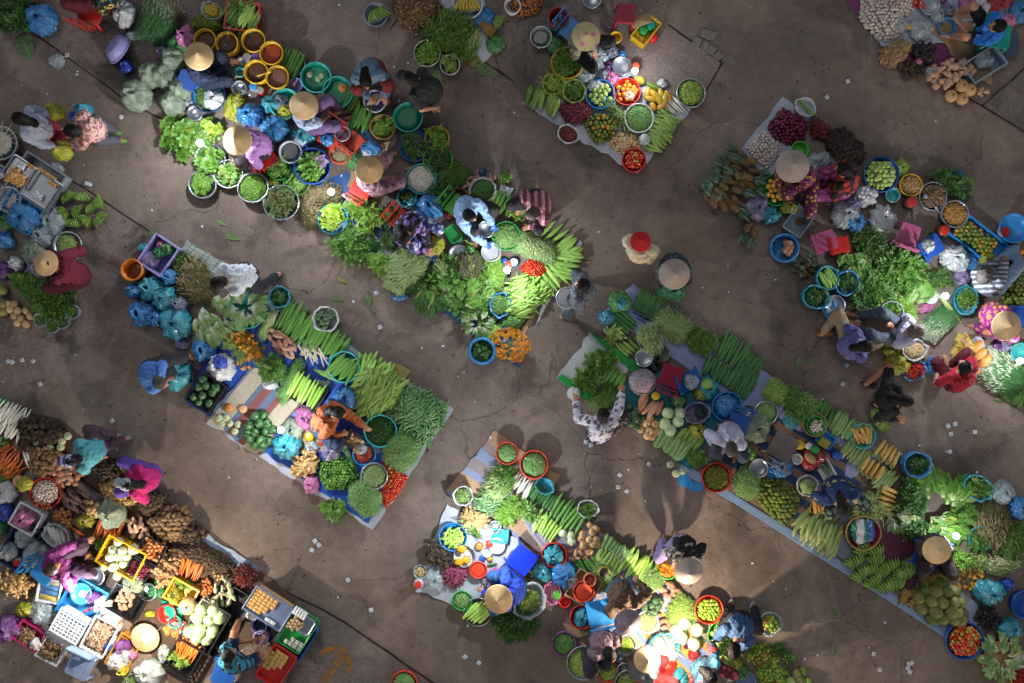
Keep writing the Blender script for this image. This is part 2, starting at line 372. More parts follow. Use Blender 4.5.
def knobs(n=5,seed=0):
 rr=random.Random(seed);ts=[];p=Vector((-.3,0,0));d=0
 for i in range(n):
  r=rr.uniform(.11,.2);ts.append(sph(6,5,(r*1.5,r,r*.9)).rot(0,0,d).x(t=p));d+=rr.uniform(-.9,.9);p=p+Vector((math.cos(d)*.2,math.sin(d)*.2,rr.uniform(-.03,.05)))
 return join(ts)
def banana(L=1.,r=.09,seg=6):
 u=np.linspace(0,1,8);a=(u-.5)*1.5;return tube(np.column_stack([np.sin(a)*.62*L,(1-np.cos(a))*.62*L,0*u]),r*L*np.array([.35,.4,.8,1,1.05,1,.7,.25]),seg)
def hand_of_bananas(n=7,L=.8):
 ts=[]
 for tier in(0,1):
  m=n-tier
  for i in range(m):
   f=i-(m-1)/2;b=banana(L*random.uniform(.9,1.04),.088).rot(.5+random.gauss(0,.08),0,0).x(t=(L*.45,0,0)).rot(0,.12-tier*.22,f*.17)
   ts.append(b.x(t=(-.4,f*.085-.06,.1+tier*.13+abs(f)*-.012)))
 return join(ts)
 # --- materials
m_herb=M('herb_leaf','#44702a','#6a9a3c',base='#7d9a55',bw=(0,.25),rough=.45,transl=.22,nz=.35)
m_dark=M('dark_herb_leaf','#2f5522','#4d7a35',rough=.5,transl=.18,nz=.35)
m_sweet=M('sweet_leaf','#5f9230','#92bb4c',rough=.45,transl=.25,nz=.3)
m_let=M('lettuce_leaf','#528530','#7dab45',base='#cfdfa5',bw=(0,.45),rough=.4,transl=.3,nz=.25)
m_lime=M('pale_lettuce_leaf','#93b836','#b5d25a',base='#dfe9a8',bw=(0,.4),rough=.4,transl=.3)
m_napa=M('napa_leaf','#6f9a55','#97b878',base='#e6ebd2',bw=(.2,.65),rough=.42,transl=.25)
m_must=M('mustard_leaf','#558a36','#80b050',base='#bccf8d',bw=(.1,.5),rough=.42,transl=.22)
m_purp=M('purple_lettuce_leaf','#4a2f33','#56692f',base='#8da558',rough=.45,transl=.2)
m_blade=M('scallion_blade','#2f5c35','#4f8045',base='#dfe6c8',bw=(.02,.22),rough=.4)
m_stalk=M('pale_stalk','#8ba05a','#b2bd82',base='#c9c6a0',tip='#5f8a42',rough=.5)
m_dry=M('dry_stem','#4b4a2a','#7a6b45',base='#9a8a68',tip='#55602f',rough=.7)
m_bean=M('green_bean','#6f9a55','#93b56f',rough=.45,nz=.2)
m_beand=M('dark_green_bean','#55803f','#6f9a50',rough=.45)
m_long=M('yardlong_bean','#7f9a5d','#a5b97f',rough=.5)
m_chl=M('green_chilli','#1f4418','#3f6a22',rough=.3)
m_chly=M('mixed_chilli','#2f4a1c','#9a9a35',rough=.3)
m_chr=M('red_chilli','#8a1713','#b8341c',rough=.28)
m_chd=M('dried_chilli','#4d1716','#7a2a22',rough=.4)
m_chv=M('purple_root_chip','#6a2438','#8d3a4c',rough=.5)
m_luf=M('luffa_skin','#5a913a','#80b350',base='#a9bf70',bw=(0,.06),stripe=('#3f6c2c',9,1.5),rough=.42)
m_lufp=M('pale_luffa_skin','#86ad4e','#a6c564',base='#c9d795',bw=(0,.07),stripe=('#7aa043',8,1.5),rough=.42)
m_cuc=M('cucumber_skin','#356b2e','#528a44',tip='#a9bf80',tw=(.8,1.05),stripe=('#22491f',7,2.5),rough=.38)
m_cuc2=M('striped_cucumber_skin','#57864c','#86b070',base='#e2e6c0',bw=(0,.3),stripe=('#2d5530',6,2),rough=.38)
m_gou=M('bottle_gourd_skin','#7fae4a','#a4c763',base='#c8d98d',bw=(0,.12),rough=.4,nz=.2)
m_bit=M('bitter_gourd_skin','#7fa24a','#a5bf60',stripe=('#6f9540',7,3),rough=.45,bump=.6,bs=70)
m_zuc=M('winter_melon_skin','#5f8a4c','#7fa562',stripe=('#8fb070',5,3),rough=.45)
m_cel=M('celery_stalk','#8fbf45','#b0d566',base='#dbe8b0',bw=(0,.3),rough=.4)
m_rad=M('radish_skin','#d9d5c3','#ece8da',rough=.45,nz=.12)
m_bam=M('bamboo_shoot','#c6b9a0','#e0d7c2',base='#7d8a55',bw=(0,.2),rough=.5)
m_car=M('carrot_skin','#c4561b','#dd7a2c',stripe=None,rough=.5,nz=.3)
m_ctop=M('carrot_top_leaf','#5d8a2f','#8cae48',rough=.5,transl=.2)
m_tom=M('tomato_skin','#b3241a','#d8502a',rough=.22,nz=.1,bump=.02)
m_tomg=M('half_ripe_tomato_skin','#9aa845','#cf6a2b',rough=.25,nz=.1,bump=.02)
m_ora=M('orange_peel','#e2871f','#ef9f35',rough=.42,bump=.25,bs=150,nz=.1)
m_gor=M('green_orange_peel','#48601f','#76802c',rough=.38,bump=.2,bs=150,nz=.35)
m_gorb=M('mottled_orange_peel','#5a6a24','#c38a2e',rough=.38,bump=.2,bs=150,nz=.35)
m_lim=M('lime_peel','#2f5f1f','#6f9a35',rough=.28,nz=.2,bump=.1,bs=150)
m_limy=M('pale_lime_peel','#6d9a2f','#a6bd48',rough=.3,nz=.2,bump=.1,bs=150)
m_gua=M('guava_skin','#8fae50','#b8cc78',rough=.4,nz=.2)
m_yel=M('yellow_fruit_skin','#e2a93a','#efc35a',rough=.4,nz=.15)
m_man=M('mango_skin','#d99a26','#b3a03a',rough=.35,nz=.25)
m_pap=M('papaya_skin','#4f6f2c','#7f9a3d',rough=.4,nz=.3)
m_gar=M('garlic_skin','#d8cfc6','#c9b3ae',rough=.55,nz=.25)
m_sha=M('shallot_skin','#5f1c38','#8a3a57',rough=.35,nz=.25)
m_oni=M('onion_skin','#c06f3c','#dc9763',rough=.35,nz=.25)
m_pot=M('potato_skin','#a3814f','#c0a06c',rough=.75,nz=.35)
m_brn=M('brown_root_skin','#6a5238','#8d7150',rough=.8,nz=.45,bump=.5)
m_drk=M('dark_root_skin','#33271f','#55442f',rough=.85,nz=.45,bump=.6)
m_swt=M('sweet_potato_skin','#a8715a','#c29478',rough=.7,nz=.35)
m_yam=M('purple_yam_skin','#4a3a3c','#6a5652',rough=.8,nz=.4,bump=.5)
m_gin=M('ginger_skin','#b08a54','#cfae78',rough=.7,nz=.35)
m_tum=M('galangal_skin','#8c6d4c','#b5936a',rough=.7,nz=.35)
m_jic=M('jicama_skin','#b9956b','#d2b48a',rough=.6,nz=.25)
m_pea=M('nut_shell','#a98a5c','#d2b98c',rough=.7,nz=.3)
m_mus=M('mushroom_cap','#d9d5c5','#efece0',base='#8a7a5a',bw=(0,.12),rough=.6)
m_mel=M('watermelon_rind','#3a5f35','#4f7a44',stripe=('#1b3a1f',5,3.5),rough=.35,nz=.2)
m_sqd=M('dark_squash_skin','#24402a','#3b5a3a',stripe=('#56754f',5,2.5),rough=.4)
m_pum=M('pumpkin_skin','#c2955f','#d5ae7c',rough=.5,nz=.35)
m_pumo=M('orange_pumpkin_skin','#bf7a35','#d5934a',rough=.5,nz=.35)
m_pump=M('pinkish_squash_skin','#b68a72','#caa48c',rough=.5,nz=.3)
m_gpa=M('pale_gourd_skin','#a4ae88','#c2c4a0',rough=.5,nz=.35)
m_cab=M('cabbage_leaf','#a9c48a','#c9dcae',base='#e6edd2',bw=(0,.2),rough=.4,nz=.2)
m_cabw=M('white_cabbage_leaf','#c9d8a6','#dfe6c2',rough=.4,nz=.15)
m_coc=M('coconut_husk','#5f7038','#86804a',rough=.55,nz=.5,ns=12)
m_ban=M('green_banana_peel','#5f8a35','#86a848',tip='#4a5a28',tw=(.93,1.),rough=.4,nz=.2)
m_bany=M('yellow_banana_peel','#b39a35','#cdb450',tip='#4a3a20',tw=(.93,1.),rough=.4,nz=.3)
m_banb=M('overripe_banana_peel','#8a6a30','#a98a45',tip='#3a2a18',tw=(.9,1.),rough=.5,nz=.5)
m_bstk=M('banana_stalk','#4a4a28',rough=.7)
m_pin=M('pineapple_skin','#6f5a34','#8a6a40',rough=.6,pat=('dots','#3f3a22',9),bump=1.,bs=60,nz=.5,ns=60)
m_pcr=M('pineapple_leaf','#4a6a5a','#6f8a72',rough=.5)
m_ker=M('corn_kernel','#dba84a','#e8c26c',rough=.45,bump=.8,bs=120,nz=.2)
m_hus=M('corn_husk','#7f9a55','#a8b87a',base='#c2c48a',tip='#8a7a45',rough=.6,stripe=('#92aa66',7,1),transl=.1)
m_silk=M('corn_silk','#6a4a2a',rough=.8)
m_flo=M('squash_flower_petal','#d98616','#efa52a',rough=.5,transl=.25)
m_fst=M('flower_stem','#6f8a3d','#93a858',rough=.5)
m_bro=M('broccoli_floret','#6f8a48','#9db070',rough=.8,bump=.8,bs=120)
m_stm=M('stem_cap','#6a6a3a',rough=.8)
m_roo=M('crop_root','#6a5540','#8a7355',rough=.9)
# --- unit meshes for pieces
def PM(name,ts,mat,*child):
 """a list of prototypes: (mesh, child name, child mesh ...)"""
 return[(mesh(name,t,mat),)+child for t in ts]
R_=random.Random(3)
def rnd_sph(n,amp,r=(.5,.5,.5),seg=12,ring=8,fr=1.8):return[rough(sph(seg,ring,r),amp,fr,k)for k in range(n)]
def sp2(mat,nm,r=(.5,.5,.48),amp=.03,n=3,seg=12,ring=8):return PM(nm,rnd_sph(n,amp,r,seg,ring),mat)
P_tom=sp2(m_tom,'tomato');P_tomg=sp2(m_tomg,'tomato');P_ora=sp2(m_ora,'orange');P_gor=sp2(m_gor,'orange');P_gorb=sp2(m_gorb,'orange')
P_lim=sp2(m_lim,'lime',(.55,.48,.47));P_limy=sp2(m_limy,'lime',(.55,.48,.47));P_gua=sp2(m_gua,'guava',(.52,.5,.46));P_yel=sp2(m_yel,'fruit')
P_man=PM('mango',[veg(SPUD,.12,10)],m_man);P_pap=PM('papaya',[veg([(0,.1),(.03,.3),(.12,.5),(.35,.75),(.65,1),(.88,.85),(.97,.4),(1,.1)],.05,12)],m_pap)
P_pot=PM('potato',rnd_sph(5,.16,(.6,.47,.42),10,7),m_pot);P_brn=PM('root',rnd_sph(5,.2,(.58,.5,.45),10,7),m_brn);P_drk=PM('root',rnd_sph(5,.25,(.6,.48,.42),10,7),m_drk)
P_oni=PM('onion',[lathe([(.02,.55),(.06,.45),(.3,.32),(.5,.02),(.4,-.3),(.1,-.42),(.01,-.43)],12)],m_oni)
P_gar=PM('garlic',[lathe([(.02,.6),(.06,.42),(.26,.26),(.5,-.05),(.42,-.3),(.1,-.38),(.01,-.38)],12,lambda a,u:.1*math.cos(5*a)*math.sin(PI*u))],m_gar)
P_sha=PM('shallot',[lathe([(.02,.7),(.08,.5),(.3,.3),(.48,0),(.38,-.3),(.1,-.45),(.01,-.46)],10)],m_sha)
P_swt=PM('sweet_potato',[rough(veg(SPUD,b,8),.1,3,k)for k,b in enumerate((.1,-.2,.3))],m_swt);P_yam=PM('yam',[rough(veg(SPUD,b,8),.12,3,k)for k,b in enumerate((.3,-.3,.5))],m_yam)
P_cas=PM('root',[rough(veg(SPUD,b,8),.12,3,k)for k,b in enumerate((.3,-.3,.5))],m_brn)
P_jic=PM('jicama',rnd_sph(3,.1,(.52,.5,.42)),m_jic)
P_luf=PM('luffa',[veg(LUFFA,b,8)for b in(.25,-.25,.1)],m_luf);P_lufp=PM('luffa',[veg(LUFFA,b,8)for b in(.25,-.25,.1)],m_lufp)
P_cuc=PM('cucumber',[veg(GOURD,b,8)for b in(.15,-.2,0)],m_cuc);P_cuc2=PM('cucumber',[veg(GOURD,b,8)for b in(.2,-.25,0)],m_cuc2)
P_gou=PM('gourd',[veg(LUFFA,b,8)for b in(.4,-.4,.15)],m_gou);P_bit=PM('bitter_gourd',[veg(GOURD,b,8)for b in(.3,-.3,.1)],m_bit);P_zuc=PM('gourd',[veg(GOURD,b,10)for b in(.1,-.1,0)],m_zuc)
P_cel=PM('luffa',[veg(LUFFA,b,8)for b in(.15,-.15,0)],m_cel)
P_car=PM('carrot',[veg(TAPER,b,8)for b in(.1,-.15)],m_car,'leafy_top',mesh('leafy_top',[blade(.4,.06,b).rot(0,-.1,a+PI).x(t=(-.48,0,0),sc=(1,2,2))for a,b in((-.3,.2),(-.1,-.1),(.1,.1),(.3,-.2))],m_ctop))
P_rad=PM('radish',[veg(TAPER,b,9)for b in(.1,-.15,.3)],m_rad);P_bam=PM('shoot',[veg(TAPER,b,7)for b in(.1,-.15)],m_bam)
P_mel=PM('watermelon',[sph(18,12,(.56,.48,.47)).rot(0,PI/2,0),sph(18,12,(.52,.5,.48)).rot(0,PI/2,.4)],m_mel)
P_sqd=PM('squash',[ribbed(10,.06,.75),ribbed(8,.08,.68)],m_sqd,'stem',mesh('stem',tube([(0,0,.3),(.02,0,.42),(.06,.02,.48)],(.07,.05,.06),6),m_stm))
_st=mesh('stem',tube([(0,0,.26),(.02,0,.42),(.08,.02,.5)],(.08,.05,.06),6),m_stm)
P_pum=PM('pumpkin',[ribbed(11,.12,.66)],m_pum,'stem',_st);P_pumo=PM('pumpkin',[ribbed(9,.1,.62)],m_pumo,'stem',_st);P_gpa=PM('squash',[ribbed(9,.08,.72)],m_gpa,'stem',_st)
P_pear=PM('squash',[veg([(0,.1),(.03,.36),(.15,.5),(.35,.5),(.5,.62),(.7,.95),(.85,1),(.96,.7),(1,.1)],.1,12)],m_pump);P_pearg=PM('squash',[veg([(0,.1),(.03,.36),(.15,.5),(.35,.5),(.5,.62),(.7,.95),(.85,1),(.96,.7),(1,.1)],.15,12)],m_gpa)
def cabb(seed,ruf=.02):
 random.seed(seed);ts=[rough(sph(14,9,(.47,.47,.42)),.05,2,seed)]
 for i in range(7):
  a=i*.9+random.random();t=leaf(.95,.85,5,.0,0,.1);x=(t.v[:,0]-.1)*1.5;y=t.v[:,1]*1.5
  r=.49+.012*(i%3);V=np.column_stack([r*np.sin(x)*np.cos(y),r*np.sin(y),r*.92*np.cos(x)]);t=T(V,uv=t.uv,mi=t.mi,loops=t.loops,sizes=t.sizes)
  ts.append(t.rot(0,1.5-.15*i if i<4 else.3,a))
 return join(ts)
P_cab=PM('cabbage',[cabb(1),cabb(2)],m_cab);P_cabw=PM('cabbage',[cabb(3),cabb(4)],m_cabw)
P_coc=PM('coconut',[rough(lathe([(.02,-.5),(.3,-.44),(.48,-.15),(.5,.12),(.36,.38),(.14,.52),(.01,.56)],14),.04,2,k)for k in(1,2)],m_coc)
_bs=mesh('stalk',tube([(-.5,0,.2),(-.38,0,.22),(-.26,0,.2)],(.05,.06,.07),6),m_bstk)
P_ban=PM('banana_bunch',[hand_of_bananas(8),hand_of_bananas(7)],m_ban,'stalk',_bs);P_bany=PM('banana_bunch',[hand_of_bananas(8),hand_of_bananas(7)],m_bany,'stalk',_bs);P_banb=PM('banana_bunch',[hand_of_bananas(8)],m_banb,'stalk',_bs)
def crown(n=22):
 ts=[]
 for i in range(n):
  e=random.uniform(.1,.95);t=leaf(1.15*(1.1-.3*e),.17,4,.5,.3).rot(0,-e,0).x(Matrix.Rotation(i*2.4,3,'X'));ts.append(t.x(t=(.5,0,0)))
 return join(ts)
P_pin=PM('pineapple',[rough(veg([(0,.3),(.03,.6),(.15,.9),(.5,1),(.85,.9),(.97,.6),(1,.3)],0,14).x(sc=(1,.78,.78)),.03,9,k)for k in(1,2)],m_pin,'crown',mesh('crown',crown(),m_pcr))
P_cob=PM('corn_cob',[veg([(0,.7),(.05,.95),(.4,1),(.8,.85),(.95,.6),(1,.2)],.05,10)],m_ker,'husk',mesh('husk',[leaf(.5,1.3,4,-.3,.1).x(t=(-.72,0,-.2)),leaf(.5,1.1,4,.3,.1).rot(1.5,0,0).x(t=(-.72,0,0))],m_hus))
P_hus=PM('corn_ear',[veg([(0,.35),(.08,.75),(.35,1),(.7,.85),(.9,.45),(1,.12)],b,9)for b in(.15,-.15)],m_hus,'silk',mesh('silk',tube([(.46,0,0),(.52,.06,.02),(.57,.02,0)],(.16,.12,.03),5),m_silk))
P_let=PM('lettuce',[rosette(26),rosette(24,1,.55)],m_let);P_lime=PM('lettuce',[rosette(26,1,.55,.35,.9,.35)],m_lime);P_napa=PM('cabbage',[rosette(16,1,.6,.25,.6)],m_napa)
P_nap2=PM('cabbage',[headfan(14,1,.4,.5),headfan(12,1,.45,.4)],m_napa);P_mus=PM('greens_bunch',[headfan(16,1,.32,.6),headfan(14,1,.36,.5)],m_must,'root',mesh('root',[tube([(-.1+.02*i,.03*(i-1.5),.08),(.04,.02*(i-1.5),.08)],(.012,.03),4)for i in range(4)],m_roo))
P_letb=PM('greens_bunch',[headfan(16,1,.42,.6,.4),headfan(14,1,.46,.5,.4)],m_let);P_purp=PM('greens_bunch',[headfan(18,1,.4,.7,.5)],m_purp);P_drkb=PM('greens_bunch',[headfan(18,1,.24,.5,.3)],m_dark);P_herb=PM('greens_bunch',[headfan(22,1,.2,.7,.4)],m_herb)
P_sqf=PM('squash_flower',[join([leaf(.55,.32,3,.3,.3).rot(0,-.3,a).x(t=(.35,0,.05))for a in(-.7,-.3,.1,.5,.9)])],m_flo,'stem',mesh('stem',tube([(-.6,0,0),(0,.03,.02),(.38,0,.05)],(.03,.03,.06),5),m_fst))
P_bro=PM('broccoli',[rough(sph(14,9,(.5,.5,.36)),.22,5,3)],m_bro)
# pile templates
random.seed(11)
L_herb=[leaf(.06,.035),leaf(.05,.03,3),sprig(5,.09)]
L_fine=[sprig(7,.08,.3),leaf(.035,.016,3),blade(.1,.004,.2)]
L_sprig=[sprig(5,.09),sprig(7,.1,.5),leaf(.055,.03)]
L_big=[leaf(.1,.055,5,.2,.4,.2),leaf(.085,.05,5,.2,.3,.2)]
L_blade=[blade(.3,.011,.06),blade(.27,.011,-.08),blade(.32,.01,.03)]
L_thin=[blade(.22,.005,.1),blade(.2,.005,-.15),blade(.24,.006,.03)]
L_stalk=[blade(.26,.013,.05),blade(.23,.015,-.05)]
B_bean=[bean(.11,.005,.1),bean(.12,.005,-.15),bean(.1,.005,.05)]
B_cut=[bean(.07,.006,.12),bean(.06,.006,-.1)]
B_long=[tube([(-.22,0,0),(-.1,.02,.01),(.03,-.015,0),(.14,.02,.01),(.22,0,0)],(.004,.006,.006,.006,.003),5),tube([(-.2,.03,0),(-.1,-.01,.01),(.03,.02,0),(.14,-.02,.01),(.2,0,0)],(.004,.006,.006,.006,.003),5)];B_long=[t.x(sc=(.66,1,1))for t in B_long]
B_chil=[veg(TAPER,.5,6).x(sc=(.06,.012,.012)),veg(TAPER,-.7,6).x(sc=(.05,.011,.011))]
B_chip=[veg(TAPER,.3,6).x(sc=(.1,.02,.02)),veg(TAPER,-.4,6).x(sc=(.09,.022,.02))]
B_nut=[sph(6,5,(.018,.012,.012)),sph(6,5,(.013,.012,.011))]
B_bit=[sph(6,4,(.011,.008,.006)),leaf(.025,.014,2)]
B_mush=[join([tube([(0,0,-.03),(0,0,0)],.006,5),lathe([(.02,0),(.018,.008),(.01,.014),(.001,.016)],8)]).rot(.7,.4,0),lathe([(.022,0),(.018,.009),(.01,.014),(.001,.016)],8)]
B_gin=[knobs(5,1).x(sc=.12),knobs(6,2).x(sc=.13),knobs(4,3).x(sc=.1)]
B_root=[rough(veg(SPUD,.4,6),.15,3,1).x(sc=(.13,.04,.04)),rough(veg(SPUD,-.4,6),.15,3,2).x(sc=(.1,.045,.04))]
B_ball=lambda d:[sph(7,5,(d*.5,d*.5,d*.47))]
# ---------------------------------------------------------------- goods: plastics and metals
def P(name,h,**k):
 k.setdefault('rough',.38);k.setdefault('nz',.38);k.setdefault('ns',11);k.setdefault('bump',.05);k.setdefault('spec',.45);c=C(h);return M(name,c,tuple(x*.93 for x in c[:3])+(1,),**k)
p_yel=P('yellow_plastic','#d8ab1c');p_teal=P('teal_plastic','#0f9a88');p_cyan=P('pale_teal_plastic','#3fb3b0');p_blue=P('blue_plastic','#2456a8');p_sky=P('sky_blue_plastic','#2e86c8')
p_red=P('red_plastic','#c4281f');p_org=P('orange_red_plastic','#d8452c');p_mar=P('maroon_plastic','#8e1433');p_gre=P('green_plastic','#1f9a45');p_dgr=P('lime_green_plastic','#4aa836');p_lil=P('lilac_plastic','#9a94cf');p_pink=P('dusty_pink_plastic','#a8557a')
p_whi=P('white_plastic','#d3d6d8');p_gry=P('grey_plastic','#8d949c');p_blk=P('black_plastic','#18181a');p_orn=P('orange_plastic','#dd7f16');p_mag=P('magenta_plastic','#b32a62');p_pur=P('purple_plastic','#8a5fc0');p_navy=P('navy_plastic','#1f2f55');p_roy=P('royal_blue_plastic','#1737c2');p_och=P('ochre_plastic','#b07f3a');p_gsh=P('grey_blue_plastic','#6f83a8');p_vio=P('violet_plastic','#8a4a8f')
s_ste=M('dull_steel','#b9bec4','#9aa0a8',rough=.32,metal=.85,nz=.2,bump=.04);s_alu=M('aluminium','#c6cace','#b2b8bd',rough=.42,metal=.7,nz=.2,bump=.06)
w_bam=M('woven_bamboo','#b8935c','#c9a870',rough=.7,pat=('checkuv','#8f6d3f',120,'#b8935c',160),bump=.4,bs=90)
w_crd=M('cardboard','#9c8260','#a88d6a',rough=.85)
x_water=M('grey_water','#4a5a58',rough=.05,nz=.1,bump=.05,bs=20);x_teal=M('teal_water','#0a8a68',rough=.06,spec=.15,nz=.1,bump=.05,bs=20);x_brine=M('brown_brine','#4a2a1c','#5a3a28',rough=.25,nz=.6,ns=60,bump=.8,bs=90);x_redp=M('red_chilli_paste','#8d2a12','#a8401c',rough=.35,nz=.5,ns=60,bump=.9,bs=90);x_pinkp=M('pinkish_shrimp_paste','#6a4038','#7d564a',rough=.35,nz=.5,ns=40,bump=.9,bs=70)
x_cup=M('orange_tea','#7a3f12',rough=.1,nz=.2)
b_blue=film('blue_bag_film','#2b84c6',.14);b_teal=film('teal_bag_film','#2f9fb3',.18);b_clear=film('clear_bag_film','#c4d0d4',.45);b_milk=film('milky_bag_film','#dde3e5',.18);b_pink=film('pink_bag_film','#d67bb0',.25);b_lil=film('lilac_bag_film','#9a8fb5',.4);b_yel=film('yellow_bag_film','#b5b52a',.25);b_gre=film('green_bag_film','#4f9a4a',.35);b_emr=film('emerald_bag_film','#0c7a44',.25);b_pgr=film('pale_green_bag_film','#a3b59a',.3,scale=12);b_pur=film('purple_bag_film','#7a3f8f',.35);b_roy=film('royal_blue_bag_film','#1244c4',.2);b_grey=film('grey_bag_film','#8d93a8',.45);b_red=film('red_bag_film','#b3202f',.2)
def put_root(o,px,py,hz,ang=0):
 w=W(px,py,hz);o.location=(w.x,w.y,max(.012,o.get('_z',0.)));o.rotation_euler=(0,0,math.radians(-ang));return o
def tub(px,py,r,mat,label,h=.13,taper=.78,name='basin',cat='basin',rim=None,fill=None,z=.012,handles=0,flare=.0,seg=32,rimw=.011,ry=None,ang=0,tilt=None,fillz=.62):
 """a round vessel whose rim shows at (px, py) with radius r pixels"""
 R=r*S*(1-(h+z)/H);t=.005
 o=ob(name,lathe([(.004,.004),(R*taper*.97,0),(R*taper,.004),(R*(taper+.06),h*.2),(R,h),(R-t,h),(R*(taper+.05)-t,h*.2+t),(R*taper-t,.012),(.004,.012)],seg),mat)
 tag(o,label,cat);w=W(px,py,h+z);o.location=(w.x,w.y,z)
 if ry:o.scale=(1,ry/r,1);o.rotation_euler=(0,0,math.radians(-ang))
 else:o.scale=(1,random.uniform(.95,1.02),1);o.rotation_euler=(random.gauss(0,.02),random.gauss(0,.02),random.random()*3)
 if tilt:o.rotation_euler=tilt
 th=np.linspace(0,2*PI,seg+1);ring=np.column_stack([R*np.cos(th),R*np.sin(th),0*th+h])
 ob('rim',tube(ring,rimw,6,False),rim or mat,o)
 for k in range(handles):
  a=PI*k+.5;hp=np.array([(R*math.cos(a+d*.22)+(.045*math.cos(a)if abs(d)<1 else 0),R*math.sin(a+d*.22)+(.045*math.sin(a)if abs(d)<1 else 0),h)for d in(-1,-.6,0,.6,1)])
  ob('handle',tube(hp,.008,6),rim or mat,o)
 if fill:fill(px,py,r*(.92-.02/max(R,.02)*.5),ry,ang,z+h*fillz)
 return o
def liquid(mat,name,label,cat,k=.97,bumpy=0.,lvl=None):
 def f(px,py,r,ry,ang,z):
  R=r*S*k*(1-z/H);ts=[T(*disc(R,bumpy))];o=ob(name,ts,mat,label=label,cat=cat);w=W(px,py,z);o.location=(w.x,w.y,z)
  if ry:o.scale=(1,ry/r*.95,1);o.rotation_euler=(0,0,math.radians(-ang))
 return f
def disc(R,bumpy=0,n=28,m=7):
 V=[(0,0,bumpy*.6)];F=[]
 for i in range(1,m+1):
  for j in range(n):
   a=2*PI*j/n;r=R*i/m;V.append((r*math.cos(a),r*math.sin(a),(bumpy*(1-(i/m)**2)*(.4+.6*random.random())if i<m else-.006)))
 F+=[(0,1+j,1+(j+1)%n)for j in range(n)]
 F+=[(1+(i-1)*n+j,1+i*n+j,1+i*n+(j+1)%n,1+(i-1)*n+(j+1)%n)for i in range(1,m)for j in range(n)]
 return V,F
def hp(name,label,cat,tm,mat,h=.06,sp=.024,layers=2,**k):
 """filler: a pile heaped in a vessel"""
 def f(px,py,r,ry,ang,z):heap(name,label,cat,ell(px,py,r,(ry or r)*(r/(r+1))if ry else r,ang),tm,mat,h,z,sp,layers,**k)
 return f
def its(name,label,cat,protos,size,h=.03,**k):
 def f(px,py,r,ry,ang,z):items(name,label,cat,ell(px,py,r-size/S*.3,(ry-1.5)if ry else r-size/S*.3,ang),protos,size,h,z,**k)
 return f
def both(*fs):
 def f(*a):
  for g in fs:g(*a)
 return f
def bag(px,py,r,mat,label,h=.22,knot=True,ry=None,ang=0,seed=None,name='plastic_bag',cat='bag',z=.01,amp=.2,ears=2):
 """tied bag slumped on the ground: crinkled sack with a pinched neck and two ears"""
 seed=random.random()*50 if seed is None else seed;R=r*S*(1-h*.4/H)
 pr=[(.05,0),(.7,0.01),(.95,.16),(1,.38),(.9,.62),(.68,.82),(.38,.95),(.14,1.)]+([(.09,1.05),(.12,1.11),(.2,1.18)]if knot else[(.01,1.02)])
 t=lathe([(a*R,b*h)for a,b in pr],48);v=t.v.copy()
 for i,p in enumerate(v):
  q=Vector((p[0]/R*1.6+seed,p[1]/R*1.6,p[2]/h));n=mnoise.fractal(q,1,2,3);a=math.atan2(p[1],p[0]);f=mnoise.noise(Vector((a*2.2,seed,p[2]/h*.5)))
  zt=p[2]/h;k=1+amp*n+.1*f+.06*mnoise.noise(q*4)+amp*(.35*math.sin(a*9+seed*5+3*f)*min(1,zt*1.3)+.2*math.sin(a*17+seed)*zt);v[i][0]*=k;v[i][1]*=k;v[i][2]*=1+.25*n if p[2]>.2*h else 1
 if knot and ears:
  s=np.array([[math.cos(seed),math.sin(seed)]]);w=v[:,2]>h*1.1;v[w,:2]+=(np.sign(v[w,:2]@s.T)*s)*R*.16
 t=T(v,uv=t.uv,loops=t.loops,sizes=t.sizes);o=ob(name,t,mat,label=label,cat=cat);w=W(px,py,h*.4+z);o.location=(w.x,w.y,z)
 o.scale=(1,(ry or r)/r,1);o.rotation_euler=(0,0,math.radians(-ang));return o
def obag(px,py,r,mat,label,h=.18,ry=None,ang=0,fill=None,seed=None,z=.01,roll=.03,fillk=.86,name='open_bag'):
 """open bag with a rolled, crumpled mouth and whatever is in it"""
 seed=random.random()*50 if seed is None else seed;R=r*S*(1-h/H);pr=[(.05,.0),(.75,.0),(.92,.12),(.98,.5),(.96,.85),(1.02,1.),(.97,1.03),(.88,.97),(.84,.7),(.78,.3),(.4,.22),(.02,.22)]
 t=lathe([(a*R,b*h)for a,b in pr],40);v=t.v
 for i,p in enumerate(v):
  a=math.atan2(p[1],p[0]);n=mnoise.noise(Vector((math.cos(a)*2.3,math.sin(a)*2.3,seed)))+.5*mnoise.noise(Vector((math.cos(a)*6,math.sin(a)*6,seed+p[2]*12)));k=1+.13*n;v[i][0]*=k;v[i][1]*=k
  if p[2]>.6*h:v[i][2]+=roll*n
 o=ob(name,t,mat,label=label,cat='bag');w=W(px,py,h+z);o.location=(w.x,w.y,z);o.scale=(1,(ry or r)/r,1);o.rotation_euler=(0,0,math.radians(-ang))
 if fill:fill(px,py,r*fillk,(ry or r)*fillk,ang,z+h*.55)
 return o
